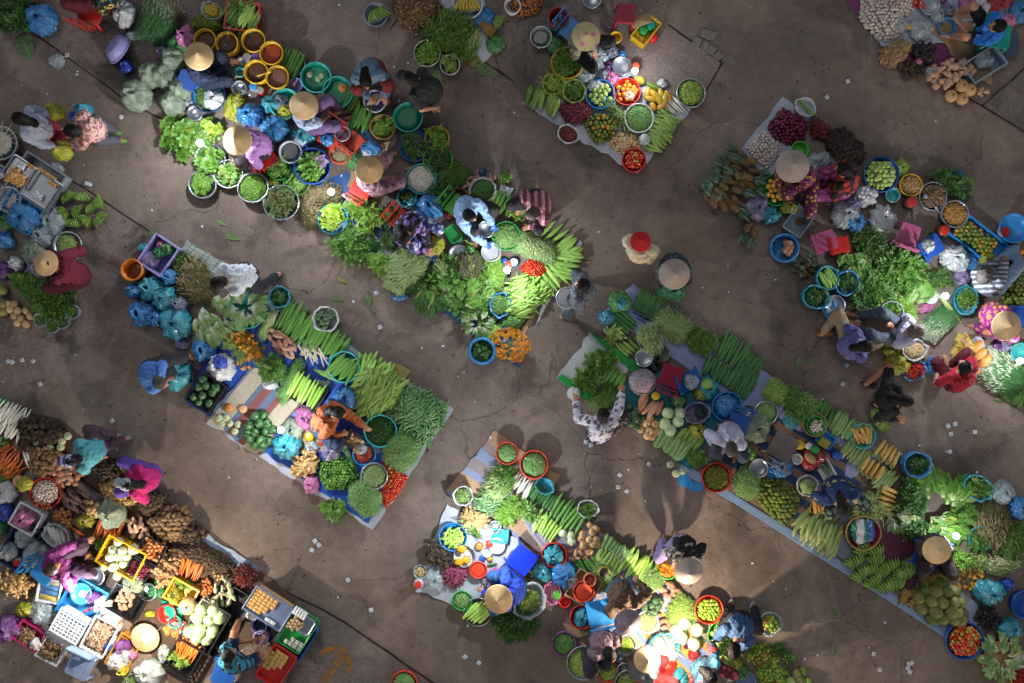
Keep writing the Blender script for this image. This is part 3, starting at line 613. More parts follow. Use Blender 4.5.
def stool(px,py,mat,label,ang=0,h=.28,w=.27,z=0.):
 o=empty('plastic_stool',W(px,py,h),math.radians(-ang),label=label,cat='stool');o.location.z=.002
 k=w/2;seat=[rbox((0,0,h-.012),(w,w,.024),.04),box((0,k-.006,h-.04),(w*.86,.01,.05)),box((0,-k+.006,h-.04),(w*.86,.01,.05)),box((k-.006,0,h-.04),(.01,w*.86,.05)),box((-k+.006,0,h-.04),(.01,w*.86,.05))]+[box((x*w*.2,0,h+.001),(.012,w*.6,.004))for x in(-1.2,-.4,.4,1.2)]
 ob('seat',seat,mat,o,smooth=False)
 for sx in(-1,1):
  for sy in(-1,1):ob('leg',tube([(sx*k*.82,sy*k*.82,h-.03),(sx*k*1.02,sy*k*1.02,0)],(.024,.017),6),mat,o)
 return o
def chair(px,py,mat,label,ang=0,h=.27,w=.32,back=.3,slots=True,arms=False):
 """low plastic chair; its back stands at local -y"""
 o=empty('plastic_chair',W(px,py,h),math.radians(-ang),label=label,cat='chair');o.location.z=.002;k=w/2
 ob('seat',[rbox((0,0,h),(w,w,.022),.05)]+[box((x*w*.14,.01,h+.012),(.014,w*.72,.005))for x in(-2,-1,0,1,2)],mat,o,smooth=False)
 n=9;bt=[]
 for x0,x1,zz0,zz1 in((-k,k,.0,.07),(-k,-k*.72,.07,.2),(-k*.14,k*.14,.07,.2),(k*.72,k,.07,.2),(-k,k,.2,back)):
  a=(zz0+zz1)/2;bt.append(box(((x0+x1)/2,-k-.02-a*.45,h+a),(abs(x1-x0),.02,zz1-zz0+.02)).x(t=(0,0,0)))
 ob('backrest',bt,mat,o,smooth=False)
 if arms:
  for sx in(-1,1):ob('armrest',[tube([(sx*k,-k-.05,h+.17),(sx*k*1.08,0,h+.18),(sx*k*1.05,k*.8,h+.16),(sx*k,k*.9,h)],.018,6)],mat,o)
 for sx in(-1,1):
  for sy in(-1,1):ob('leg',tube([(sx*k*.85,sy*k*.85,h-.01),(sx*k*1.05,sy*k*1.05,0)],(.024,.017),6),mat,o)
 return o
def crate(px,py,l,w,ang,mat,label,h=.2,fill=None,name='crate',cat='crate',slots=6,solid=False,z=.012,fz=.55,floor=True):
 """l along ang, w across, in pixels at the rim; latticed sides"""
 k=S*(1-(h+z)/H);L,Wd=l*k,w*k;t=.012;ts=[]
 if floor:ts.append(box((0,0,.008),(L-.02,Wd-.02,.016)))
 for s in(-1,1):
  for(cx,cy,sx,sy,n)in((0,s*(Wd/2-t/2),L,t,slots),(s*(L/2-t/2),0,t,Wd-2*t,max(3,int(slots*w/l)))):
   if solid:ts.append(box((cx,cy,h/2),(sx,sy,h-.002)))
   else:
    ts.append(box((cx,cy,h*.11),(sx,sy,h*.2)));ts.append(box((cx,cy,h*.9),(sx,sy,h*.18)));ts.append(box((cx,cy,h*.5),(sx*.999,sy*.999,h*.07)))
    for i in range(n+1):
     f=i/n-.5;ts.append(box((cx+(f*(sx-.02)if sx>sy else 0),cy+(f*(sy-.02)if sy>sx else 0),h*.5),((.018 if sx>sy else t*.9),(.018 if sy>sx else t*.9),h*.62)))
 o=ob(name,ts,mat,smooth=False,label=label,cat=cat);w_=W(px,py,h+z);o.location=(w_.x,w_.y,z);o.rotation_euler=(0,0,math.radians(-ang))
 rt=.022;ob('rim',[box((0,s*(Wd/2+.003),h+.002),(L+rt,rt,.014))for s in(-1,1)]+[box((s*(L/2+.003),0,h+.002),(rt,Wd-rt+.006,.014))for s in(-1,1)],mat,o,smooth=False)
 if fill:fill(px,py,l,w,ang,z+h*fz)
 return o
def cits(name,label,cat,protos,size,h=.03,sub=None,**k):
 def f(px,py,l,w,ang,z):
  s=quad(px,py,l-4,w-4,ang)if sub is None else sub;items(name,label,cat,s,protos,size,h,z,**k)
 return f
def chp(name,label,cat,tm,mat,h=.05,sp=.024,sub=None,**k):
 def f(px,py,l,w,ang,z):heap(name,label,cat,sub or quad(px,py,l-3,w-3,ang),tm,mat,h,z,sp,**k)
 return f
def tray(px,py,l,w,ang,mat,label,h=.04,z=.012,lip=.015,name='tray',cat='tray',r=.04,handle=False):
 k=S*(1-(h+z)/H);L,Wd=l*k,w*k
 rs=[];n=None
 for(ins,zz)in((.02,0),(0,h*.3),(-.004,h),(.012,h+.004),(.018,h),(.03,.008),(.05,.007)):
  q=rbox((0,0,0),(L-2*ins,Wd-2*ins,.01),r,er=.001).v;n=len(q)//4;ring=q[n:2*n].copy();ring[:,2]=zz;rs.append(ring)
 V=np.concatenate(rs);m=len(rs);F=[(i*n+j,i*n+(j+1)%n,(i+1)*n+(j+1)%n,(i+1)*n+j)for i in range(m-1)for j in range(n)]+[tuple(range(n))[::-1],tuple((m-1)*n+j for j in range(n))]
 o=ob(name,T(V,F),mat,smooth=False,label=label,cat=cat);w_=W(px,py,h+z);o.location=(w_.x,w_.y,z);o.rotation_euler=(0,0,math.radians(-ang));return o
def sheet(q,mat,label,z=.008,amp=.02,name='tarp',cat='tarp',nx=26,ny=20,edge=.025,fr=3.5,folds=0.):
 """cloth or plastic sheet spread over a quad of pixels, wrinkled"""
 A=[W(p[0],p[1],z)for p in q];V=[];UV=[];seed=random.random()*40
 for j in range(ny+1):
  for i in range(nx+1):
   u,v=i/nx,j/ny;p=(A[0]*(1-u)+A[1]*u)*(1-v)+(A[3]*(1-u)+A[2]*u)*v
   e=edge*(1 if i in(0,nx)or j in(0,ny)else.2);p=p+Vector((mnoise.noise(p*6+Vector((seed,0,0)))*e*2,mnoise.noise(p*6+Vector((0,seed,3)))*e*2,0))
   n=mnoise.fractal(p*fr+Vector((seed,seed,0)),1,2,3);zz=z+amp*max(0,n+.25)+(folds*max(0,mnoise.noise(Vector((u*9+seed,v*1.5,0))))**2)
   V.append((p.x,p.y,zz));UV.append((u,v))
 F=[(j*(nx+1)+i,(j+1)*(nx+1)+i,(j+1)*(nx+1)+i+1,j*(nx+1)+i+1)for j in range(ny)for i in range(nx)]
 t=T(V,F,UV);n0=len(t.v)
 if True:
  F=[f[::-1]for f in F]if np.cross(t.v[F[0][1]]-t.v[F[0][0]],t.v[F[0][2]]-t.v[F[0][0]])[2]<0 else F
 return ob(name,T(V,F,UV),mat,label=label,cat=cat)
def emat(name,col,st):
 if name in MATS:return MATS[name]
 g=NT(name);g.b.inputs['Base Color'].default_value=(.9,.9,.88,1);g.b.inputs['Emission Color'].default_value=col;g.b.inputs['Emission Strength'].default_value=st;MATS[name]=g.m;return g.m
def lamp(px,py,label,w=100,h=.42,warm=False,lean=(0.,0.),cap=None,rb=.042,stand=True):
 h=h*1.75+.06 if h<1 else h;w=int(w*1.7)
 """battery market lamp: weighted base, thin post, bare bulb"""
 o=empty('lamp',W(px,py,h),0,label=label,cat='lamp');o.location.z=.004
 if stand:
  ob('base',lathe([(.003,.0),(.06,0),(.06,.014),(.02,.024),(.003,.024)],18),p_blk,o)
  ob('pole',tube([(0,0,.02),(0,0,h-.1)],.007,6),s_ste,o)
 col=(1,.83,.62,1)if warm else(.9,.95,1,1)
 k=ob('socket',lathe([(.003,h-.1),(.018,h-.1),(.02,h-.045),(.003,h-.045)],12),cap or p_whi,o)
 ob('bulb',sph(16,12,(rb,rb,rb*1.1)).x(t=(0,0,h)),emat('bulb_glow_%d_%d'%(w,warm),col,w*LAMP_W*(.042/rb)**2),k)
 return o
def jar(px,py,r,mat,label,h=.14,lid=None,z=.012,name='jar',cat='jar'):
 R=r*S;o=ob(name,lathe([(.003,0),(R*.95,0),(R,h*.08),(R,h*.78),(R*.8,h*.88),(.003,h*.89)],20),mat,label=label,cat=cat);w=W(px,py,h+z);o.location=(w.x,w.y,z)
 ob('lid',lathe([(R*.84,h*.86),(R*.86,h*.88),(R*.86,h),(R*.76,h*1.03),(.003,h*1.03)],20),lid or p_red,o);return o
def slabs(name,label,cat,px,py,ang,nx,ny,dx,dy,size,mat,z,skip=(),jit=.3,group=None):
 """cakes, bars or boxes laid out in a grid; pixels"""
 a=math.radians(ang);me=mesh(name,rbox((0,0,0),size,.006),mat)
 for i in range(nx):
  for j in range(ny):
   if(i,j)in skip:continue
   u,v=(i-(nx-1)/2)*dx,(j-(ny-1)/2)*dy;o=ob(name,me,None,loc=W(px+u*math.cos(a)-v*math.sin(a)+random.gauss(0,jit*.3),py+u*math.sin(a)+v*math.cos(a)+random.gauss(0,jit*.3),z),rot=(0,0,math.radians(-ang+random.gauss(0,2.5))))
   tag(o,label,cat,group or label[:90])
   # ---------------------------------------------------------------- people
def tilted(d,t):
 return t.x(d.to_3x3())
def frame(f,u):
 u=u.normalized();r=f.cross(u).normalized();f=u.cross(r).normalized();return Matrix((r,f,u)).transposed()
def ik(a,b,l1,l2,pole):
 d=b-a;L=d.length
 if L>(l1+l2)*.985:b=a+d*((l1+l2)*.985/L);d=b-a;L=d.length
 if L<abs(l1-l2)+.03:L=abs(l1-l2)+.03
 x=(l1*l1-l2*l2+L*L)/(2*L);h=math.sqrt(max(1e-6,l1*l1-x*x));n=d.normalized();p=pole-n*pole.dot(n)
 p=p.normalized()if p.length>1e-4 else Vector((0,0,1));return a+n*x+p*h,b
def limb(ps,rs,seg=9):
 ts=[sph(seg,7,(r,r,r)).x(t=p)for p,r in zip(ps,rs)]
 for i in range(len(ps)-1):ts.append(tube([ps[i],ps[i+1]],(rs[i],rs[i+1]),seg))
 return ts
def ellp(p,fr,r,seg=14):return sph(seg,9,r).x(fr,p)
def fuse(ts,name,mat,vox,amp=0.,fr=9.,smooth=1,parent=None):
 t=join([T(q.v,uv=q.uv,mi=q.mi*0,loops=q.loops,sizes=q.sizes)for q in ts]);me=mesh('tmp',t,mat);o=bpy.data.objects.new('tmp',me);COL.objects.link(o)
 md=o.modifiers.new('r','REMESH');md.mode='VOXEL';md.voxel_size=vox;md.use_smooth_shade=True
 if smooth:ms=o.modifiers.new('s','SMOOTH');ms.factor=.5;ms.iterations=smooth
 dg=bpy.context.evaluated_depsgraph_get();m2=bpy.data.meshes.new_from_object(o.evaluated_get(dg));bpy.data.objects.remove(o);bpy.data.meshes.remove(me)
 m2 .materials.clear();m2 .materials.append(mat);m2 .polygons.foreach_set('use_smooth',np.ones(len(m2 .polygons),bool));m2 .name=name
 if amp:
  n=len(m2 .vertices);co=np.empty(n*3,'f');nr=np.empty(n*3,'f');m2 .vertices.foreach_get('co',co);m2 .vertices.foreach_get('normal',nr);co=co.reshape(-1,3);nr=nr.reshape(-1,3)
  sd=random.random()*30;a=np.array([abs(mnoise.fractal(Vector((p[0]*fr+sd,p[1]*fr,p[2]*fr)),1,2,2))for p in co])
  co+=nr*(amp*(.6-np.minimum(a,.55)*1.5))[:,None];m2 .vertices.foreach_set('co',co.ravel());m2 .update()
 ob2=bpy.data.objects.new(name,m2);COL.objects.link(ob2)
 if parent is not None:ob2 .parent=parent;ob2 .location=-parent.location
 return ob2
skin=M('skin','#9a6a4e','#a87858',rough=.5,nz=.15,bump=.05);skin_p=M('pale_skin','#b08066','#bb8c70',rough=.5,nz=.15,bump=.05)
hairm=M('black_hair','#0e0c0c','#171313',rough=.65,spec=.2,nz=.3,bump=.3,bs=120);hairg=M('grey_hair','#3f3c3a','#55514e',rough=.7,spec=.2,nz=.4,bump=.3,bs=120)
hat_m=M('straw_hat','#b38d5d','#dcc197',rough=.6,pat=('stripesuv','#c6a170',95),nz=.5,ns=9,bump=.25,bs=80);hat_g=M('greyed_straw_hat','#a3948a','#b0a196',rough=.65,pat=('stripesuv','#9a8b82',95),nz=.5,ns=9,bump=.25,bs=80);hat_f=M('flower_print_hat','#b8ab7c','#c2b68a',rough=.65,pat=('floral','#b86f8f',9,'#b8ab7c'),nz=.2);hat_ft=M('cream_cloth_hat','#8f7d84',rough=.8,pat=('floral','#7a4f9a',6,'#8f7d84'),nz=.2)
eye_m=M('eye','#1a1412',rough=.2,nz=0,bump=0)
def cloth(name,h,pat=None,**k):
 c=C(h);return M(name,c,tuple(x*.9 for x in c[:3])+(1,),rough=.85,pat=pat,nz=.22,ns=18,bump=.25,bs=140,**k)
def person(label,head,pelvis,face,shirt,trousers,hands=None,feet=None,pz=.3,hat=None,hat_d=29,hair=hairm,long_sleeve=True,shorts=False,cap=None,long_hair=False,shoes=None,sk=None,L=.66,hood=None,gloves=None,mask=None,tiltz=None,hz=None,eyes=False,strap=None,bun=False):
 """head, pelvis, hands, feet in pixels (hands/feet may carry a height in metres); face = picture angle the person faces"""
 sk=sk or skin;fa=math.radians(-face);f=Vector((math.cos(fa),math.sin(fa),0));Z=Vector((0,0,1));rt=f.cross(Z)
 Pv=W(pelvis[0],pelvis[1],pz);zh=pz+.6
 for _ in range(4):
  hd=W(head[0],head[1],zh);d=math.hypot(hd.x-Pv.x,hd.y-Pv.y);zh=pz+math.sqrt(max(L*L-d*d,.01))
  if hz:zh=hz
 Hd=W(head[0],head[1],zh);sp=(Hd-Pv);Ls=sp.length;spn=sp.normalized()
 bow=f*(-.06)if spn.z>.5 else Vector((0,0,.07))
 Nk=Pv+spn*(Ls-.2);Ch=Pv+spn*(Ls-.33)+bow;Wa=Pv+spn*(Ls*.28)+bow
 root=empty('person',(Pv.x,Pv.y,0),label=label,cat='person')
 sr=rt if abs(spn.dot(rt))<.8 else f.cross(spn).normalized();sr=(sr-spn*sr.dot(spn)).normalized();ff=spn.cross(sr)*-1
 ff=sr.cross(spn)*-1 if(sr.cross(spn)*-1).dot(f)>0 else sr.cross(spn)
 fr=Matrix((sr,ff,spn)).transposed()
 shl=[Nk-spn*.05+sr*(s*.165)for s in(1,-1)];hip=[Pv+sr*(s*.095)for s in(1,-1)]
 def order(v,z):
  v=[q for q in(v or[])if q is not None];ds=[(W(q[0],q[1],z)-Pv).dot(sr)for q in v]
  if len(v)==2:return[v[0],v[1]]if ds[0]>=ds[1]else[v[1],v[0]]
  return([v[0],None]if ds[0]>=0 else[None,v[0]])if v else[None,None]
 hands=order(hands,.4);feet=order(feet,.1)
 body=[ellp(Pv,fr,(.155,.125,.13)),ellp(Wa,fr,(.135,.1,.15)),ellp(Ch,fr,(.16,.115,.16)),ellp(Nk-spn*.06,fr,(.17,.085,.075))]
 body+=limb([Nk-spn*.03,Nk+spn*.06],(.055,.05))
 hu=(spn*.6+Z*.4+f*.15).normalized();hfr=frame(f,hu);Hc=Hd
 body+=[ellp(Hc+hu*.015,hfr,(.073,.093,.108)),ellp(Hc-hu*.05+hfr.col[1]*.025,hfr,(.055,.062,.06)),ellp(Hc-hu*.012+hfr.col[1]*.098,hfr,(.013,.018,.022)),ellp(Hc-hu*.052+hfr.col[1]*.083,hfr,(.022,.012,.008))]
 body+=[ellp(Hc-hu*.005+hfr.col[0]*(s*.074),hfr,(.012,.02,.03))for s in(1,-1)]
 sh=[ellp(Pv+spn*.02,fr,(.172,.142,.125)),ellp(Wa,fr,(.158,.126,.175)),ellp(Ch,fr,(.184,.14,.175)),ellp(Nk-spn*.065,fr,(.195,.108,.082))]
 tr=[ellp(Pv-spn*.03,fr,(.17,.145,.125))];gl=[];feet_t=[];shoe_t=[];hand_c=[]
 for i,s in enumerate((1,-1)):
  h=hands[i]
  if h is None:tg=Ch+f*.34+sr*(s*.1);tg.z=max(.16,Ch.z-.22)
  else:tg=W(h[0],h[1],h[2]if len(h)>2 else max(.18,Ch.z-.25))
  el,wr=ik(shl[i],tg,.285,.255,sr*(s*.5)-Z*.8-f*.35)
  fd=(wr-el).normalized();body+=limb([shl[i],el,wr],(.052,.04,.028))
  if long_sleeve:sh+=limb([shl[i],el,el+(wr-el)*.9],(.074,.064,.05))
  else:sh+=limb([shl[i],shl[i]+(el-shl[i])*.68],(.07,.066))
  side=fd.cross(Z);side=side.normalized()if side.length>.1 else sr;up=side.cross(fd);hfr2=Matrix((side,fd,up)).transposed();hm=[ellp(wr+fd*.05,hfr2,(.04,.05,.018),10)]
  for q,(o_,l_)in enumerate(((-.031,.062),(-.011,.076),(.011,.07),(.031,.052))):
   b=wr+fd*.085+side*o_;hm+=limb([b,b+fd*l_*.55-up*.012,b+fd*l_*.85-up*.04],(.0105,.0095,.008),6)
  b=wr+fd*.035-side*s*.034;hm+=limb([b,b+fd*.03-side*s*.028,b+fd*.06-side*s*.03-up*.012],(.013,.011,.009),6)
  body+=hm;hand_c.append(hm)
  ft=feet[i]if feet else None
  if ft is None:ank=hip[i]+f*.2+sr*(s*.09);ank.z=.085
  else:ank=W(ft[0],ft[1],ft[2]if len(ft)>2 else.085);ank.z=ft[2]if len(ft)>2 else.085
  kn,ank=ik(hip[i],ank,.42,.42,f*.8+Z*.7+sr*(s*.35));body+=limb([hip[i],kn,ank],(.085,.06,.038))
  sd=(kn-hip[i]);td=f.copy();fb=ank+Vector((0,0,-.045));ffr=frame(td,Z)
  body+=[ellp(fb+td*.06,ffr,(.04,.12,.032),10),ellp(fb+td*.14-Z*.006,ffr,(.044,.05,.022),10)]
  if shoes:shoe_t.append([ellp(fb+td*.06-Z*.004,ffr,(.05,.135,.04),10),ellp(fb+td*.14-Z*.008,ffr,(.052,.06,.03),10)])
  tr+=limb([hip[i],kn]if not shorts else[hip[i],hip[i]+(kn-hip[i])*.75],(.105,.08))
  if not shorts:tr+=limb([kn,kn+(ank-kn)*.82],(.08,.062))
 def rel(ts):return ts
 bo=fuse(body,'body',sk,.0095,parent=root)
 sh_o=fuse(sh,'shirt',shirt,.013,.03,10,2,root);fuse(tr,'trousers',trousers,.014,.02,8,2,root)
 if gloves:
  for hm in hand_c:fuse([T((q.v-q.v.mean(0))*1.14+q.v.mean(0),uv=q.uv,loops=q.loops,sizes=q.sizes,mi=q.mi)for q in hm],'glove',gloves,.009,parent=root)
 for st in shoe_t:fuse(st,'shoe',shoes,.011,parent=root)
 if eyes:
  for s in(1,-1):e=ob('eye',ellp(Hc+hu*.012+hfr.col[1]*.084+hfr.col[0]*(s*.03),hfr,(.011,.009,.009),8),eye_m,root);e.location=-root.location
 back=-hfr.col[1]
 if hair is not None:
  ht=[ellp(Hc+hu*.035+back*.02,hfr,(.086,.098,.1)),ellp(Hc-hu*.02+back*.05,hfr,(.076,.06,.09))]
  if long_hair:ht+=limb([Hc+back*.07,Hc+back*.12-hu*.1,Nk+back*.1-spn*.1,Nk+back*.11-spn*.22],(.065,.055,.045,.025))
  if bun:ht+=[ellp(Hc+back*.13+hu*.02,hfr,(.045,.04,.045))]
  fuse(ht,'hair',hair,.012,.012,25,1,root)
 if hood:fuse([ellp(Hc+hu*.03+back*.015,hfr,(.1,.112,.115)),ellp(Hc-hu*.08+back*.03,hfr,(.09,.09,.1))],'headscarf',hood,.012,.015,12,1,root)
 if mask:e=fuse([ellp(Hc-hu*.05+hfr.col[1]*.05,hfr,(.072,.058,.06))],'face_mask',mask,.01,parent=root)
 if hat:
  ax=(hu*.45+Z*.55).normalized()if tiltz is None else Vector(tiltz).normalized();R=hat_d*.5*S*(1-(zh+.1)/H);hh=R*.62
  prof=[(.004,hh)]+[(R*k,hh*(1-k)**1.08)for k in np.linspace(.08,1,12)]+[(R,-.006)]+[(R*k-.004,hh*(1-k)**1.08-.008)for k in np.linspace(.98,.05,8)]
  Q=Matrix.Rotation(0,3,'Z');q=Z.rotation_difference(ax).to_matrix();ht=lathe(prof,40).x(q,Hc+hu*.06);e=ob('conical_hat',ht,hat,root);e.location=-root.location
 if cap:
  ht=[ellp(Hc+hu*.05+back*.005,hfr,(.093,.108,.085))];ht+=[ellp(Hc+hu*.045+hfr.col[1]*.12,hfr,(.08,.075,.014))];fuse(ht,'cap',cap,.01,parent=root)
 if strap:
  a=Nk+sr*.12-spn*.02-ff*.1;b=Wa-sr*.14-ff*.14;m=(a+b)/2-ff*.05;e=ob('bag_strap',tube([a,m,b],.016,6),strap,sh_o)
 return root
 # ---------------------------------------------------------------- ground
def ground_mat(name,a,b,stain=.45,crack=True,wet='#2a2523'):
 g=NT(name);co=g.co('Object');a,b=C(a),C(b)
 col=g.mix(g.ss(g.noise(.55,co,5.),.3,.7),a,b)
 col=g.mix(.55,col,g.mix(1.,col,g.mix(g.noise(7,co,6.,0,.65),(.3,.29,.285,1),(1.7,1.68,1.65,1)),'MULTIPLY'))
 col=g.mix(.7,col,g.mix(1.,col,g.mix(g.ss(g.noise(95,co,3.,0,.7),.25,.75),(.1,.095,.09,1),(1.95,1.95,1.95,1)),'MULTIPLY'))
 st=g.math('MULTIPLY',g.ss(g.noise(1.1,co,6.,.6,.6),.48,.62),g.ss(g.noise(.35,co,2.),.38,.56))
 col=g.mix(g.math('MULTIPLY',st,stain),col,g.mix(1.,col,C(wet,3.),'MULTIPLY'))
 sp=g.math('MULTIPLY',g.ss(g.noise(13,co,3.,.2),.66,.74),.75);col=g.mix(sp,col,C('#1d1917'))
 li=g.math('MULTIPLY',g.ss(g.noise(31,co,2.),.75,.82),.5);col=g.mix(li,col,C('#a89c8e'))
 hgt=g.math('ADD',g.math('MULTIPLY',g.noise(60,co,5.,0,.7),.6),g.math('MULTIPLY',g.noise(9,co,4.),1.))
 if crack:
  def ck(sc,th,lo,hi):
   nn=g.n('TexNoise');nn.inputs['Scale'].default_value=sc*2.4;nn.inputs['Detail'].default_value=5;nn.inputs['Roughness'].default_value=.5;g.put(nn.inputs['Vector'],co)
   sc_=g.n('VectorMath',operation='SCALE');g.put(sc_.inputs[0],nn.outputs['Color']);sc_.inputs['Scale'].default_value=.32/sc
   ad=g.n('VectorMath',operation='ADD');g.put(ad.inputs[0],co);g.put(ad.inputs[1],sc_.outputs[0])
   vo=g.n('TexVoronoi',feature='DISTANCE_TO_EDGE');vo.inputs['Scale'].default_value=sc;g.put(vo.inputs['Vector'],ad.outputs[0])
   return g.math('MULTIPLY',g.math('SUBTRACT',1.,g.ss(vo.outputs['Distance'],th*.25,th)),g.ss(g.noise(.6*sc,co,3.),lo,hi))
  c=g.math('MAXIMUM',ck(.5,.0045,.42,.56),ck(1.3,.007,.56,.68));col=g.mix(g.math('MULTIPLY',c,.38),col,C('#211c19'));hgt=g.math('SUBTRACT',hgt,g.math('MULTIPLY',c,2.))
 g.put(g.b.inputs['Base Color'],col);g.b.inputs['Specular IOR Level'].default_value=.3
 g.put(g.b.inputs['Roughness'],g.math('SUBTRACT',.92,g.math('MULTIPLY',st,.28)))
 bp=g.n('Bump');bp.inputs['Strength'].default_value=.45;bp.inputs['Distance'].default_value=.012;g.put(bp.inputs['Height'],hgt);g.put(g.b.inputs['Normal'],bp.outputs[0]);return g.m
G1=ground_mat('worn_concrete','#655a53','#8c7d74');G2=ground_mat('smooth_concrete','#6c605b','#8b7d77',.7,False);G3=ground_mat('dark_asphalt_slab','#68605b','#7f746d',.7,False)
J=M('joint_dirt','#2a2421',rough=.95,nz=.4)
def gpoly(name,pts,mat,z,kind='structure'):
 v=[W(p[0],p[1],z)for p in pts];t=T([tuple(q)for q in v],[tuple(range(len(v)))[::-1]])
 if np.cross(t.v[1]-t.v[0],t.v[2]-t.v[1])[2]>0:t=T([tuple(q)for q in v],[tuple(range(len(v)))])
 return ob(name,t,mat,smooth=False,kind=kind)
gr=ob('ground',T([(-150,-150,0),(150,-150,0),(150,150,0),(-150,150,0)],[(0,1,2,3)]),G1,smooth=False,kind='structure')
gpoly('pavement',[(-40,30),(0,0),(520,-330),(600,-220),(180,128),(128,102),(54,47),(20,25)],G2,.004)
gpoly('pavement',[(-400,-40),(0,118),(45,163),(150,232),(128,275),(0,470),(-400,700)],G2,.004)
gpoly('pavement',[(522,70),(600,-60),(668,25),(722,63),(702,98),(660,152),(560,120)],G2,.005)
gpoly('pavement',[(990,104),(1024,70),(1400,-180),(1400,400),(1024,134)],G3,.004)
gpoly('pavement',[(505,60),(420,40),(500,-60),(640,-60),(560,10)],G3,.0045)
gpoly('pavement',[(150,690),(180,640),(262,578),(345,622),(440,688),(700,900),(-100,900)],G3,.004)
def joint(pts,w=1.6):
 ts=[]
 for a,b in zip(pts[:-1],pts[1:]):
  A,B=W(*a),W(*b);n=max(2,int((B-A).length/.12));d=(B-A).normalized();s=Vector((-d.y,d.x,0));V=[]
  for i in range(n+1):
   p=A+(B-A)*(i/n);k=w*S*.5*(.55+.9*abs(mnoise.noise(p*3))+.4*abs(mnoise.noise(p*11)));off=s*mnoise.noise(p*2.3)*.012
   V+=[tuple(p+off+s*k+Vector((0,0,.0085))),tuple(p+off-s*k+Vector((0,0,.0085)))]
  ts.append(T(V,[(2*i,2*i+1,2*i+3,2*i+2)for i in range(n)]))
 return ob('pavement_joint',join(ts),J,smooth=False,kind='structure')
joint([(20,25),(54,47),(128,102),(180,128)],1.7);joint([(45,163),(100,198),(150,232)],1.8);joint([(668,25),(722,63),(702,98)],1.6);joint([(262,578),(345,622),(440,688)],2.2)
joint([(960,95),(982,106),(1030,136)],2.0);joint([(982,106),(1028,66)],1.6);joint([(468,52),(500,72),(514,82)],1.6);joint([(405,8),(390,30)],1.2)
# painted turning arrow, worn
pa=NT('worn_road_paint');_c=pa.co('Object');_f=pa.math('MULTIPLY',pa.ss(pa.noise(14,_c,5.,.3,.7),.34,.6),.8);_t=pa.n('BsdfTransparent');_x=pa.n('MixShader');pa.b.inputs['Base Color'].default_value=C('#b0782a');pa.b.inputs['Roughness'].default_value=.9
pa.put(_x.inputs[0],_f);pa.put(_x.inputs[1],_t.outputs[0]);pa.put(_x.inputs[2],pa.b.outputs[0]);pa.put(pa.out.inputs[0],_x.outputs[0])
def strip(pts,ws,z,name,mat):
 V=[]
 for i,p in enumerate(pts):
  a=W(*pts[max(0,i-1)]);b=W(*pts[min(len(pts)-1,i+1)]);d=(b-a).normalized();s=Vector((-d.y,d.x,0))*ws[i]*S*.5;c=W(*p);c.z=z;V+=[tuple(c+s),tuple(c-s)]
 return T(V,[(2*i,2*i+1,2*i+3,2*i+2)for i in range(len(pts)-1)])
ob('road_markings',[strip([(322,690),(328,676),(336,664),(341,655)],(8,7,7,8),.009,'',pa.m),strip([(318,655),(326,650),(336,648),(344,651),(350,663),(349,674)],(2.5,5,7,8,5,2),.010,'',pa.m)],pa.m,smooth=False,kind='structure')
paper=M('white_paper','#cfd5db','#e2e6ea',rough=.8,nz=.12);paperi=M('faded_print','#8f9bb0',rough=.8)
slips=[(67,55),(121,117),(22,360),(8,361),(12,362),(33,361),(40,384),(112,421),(586,442),(591,445),(620,475),(618,487),(627,491),(649,464),(843,384),(948,426),(951,434),(975,432),(955,424),(950,452),(874,654),(880,670),(908,668),(912,663),(910,672),(909,664),(376,293),(380,327),(415,17),(315,541),(312,550),(319,545),(348,580),(371,610),(465,657),(479,663),(827,97),(848,81),(847,365)]
_sl=mesh('paper_slip',rbox((0,0,0),(.06,.06,.0016),.004,seg=1),paper);_sp=mesh('print',[box((x,y,.0018),(.016,.016,.0012))for x in(-.013,.013)for y in(-.013,.013)],paperi)
for(x,y)in slips:
 q=ob('paper_slip',_sl,None,loc=W(x,y,.013),rot=(random.uniform(-.05,.05),random.uniform(-.05,.05),random.uniform(0,3)),label='small square white paper slip littering the bare market ground',cat='paper slip',group='paper slips on the ground');ob('print',_sp,None,q)
leafm=M('fallen_banana_leaf','#4d6a3a','#5f7a48',rough=.55,transl=.1)
def bigleaf(px,py,L,w,ang,label,mat=None,z=.012):
 t=leaf(1,w/L,9,.06,.03,.25);o=ob('banana_leaf',t,mat or leafm,label=label,cat='leaf');a=math.radians(ang);o.location=W(px-L/2*math.cos(a),py-L/2*math.sin(a),z);o.scale=(L*S,)*3;o.rotation_euler=(0,0,-a);ob('midrib',tube([(.02,0,.012),(.5,0,.03),(.97,0,-.01)],(.012,.009,.004),5),m_stalk,o);return o
bigleaf(26,47,26,20,70,'large torn green leaf lying flat below the blue bag in the top left corner')
bigleaf(368,300,15,7,80,'torn green leaf strip standing beside two paper slips in the aisle');bigleaf(338,299,12,5,5,'trampled green leaf lying in the aisle beside the grey bag of squash');bigleaf(342,280,11,5,30,'faded green leaf scrap trodden into the aisle near the white tray')
bigleaf(154,235,11,8,60,'green leaf scrap sticking out above the lilac crate');bigleaf(233,237,16,7,20,'pale wilted leaf lying alone in the aisle above the bending man in white');bigleaf(484,70,22,13,30,'dark banana leaf spread at the end of the greens pile near the top');bigleaf(476,62,18,12,30,'folded dark leaf under the sheet corner beside the greens');bigleaf(437,75,22,8,60,'long pale green leaf hanging below the steel basin of greens')
for(x,y,l)in((355,262,12),(321,316,10),(231,348,9)):pass
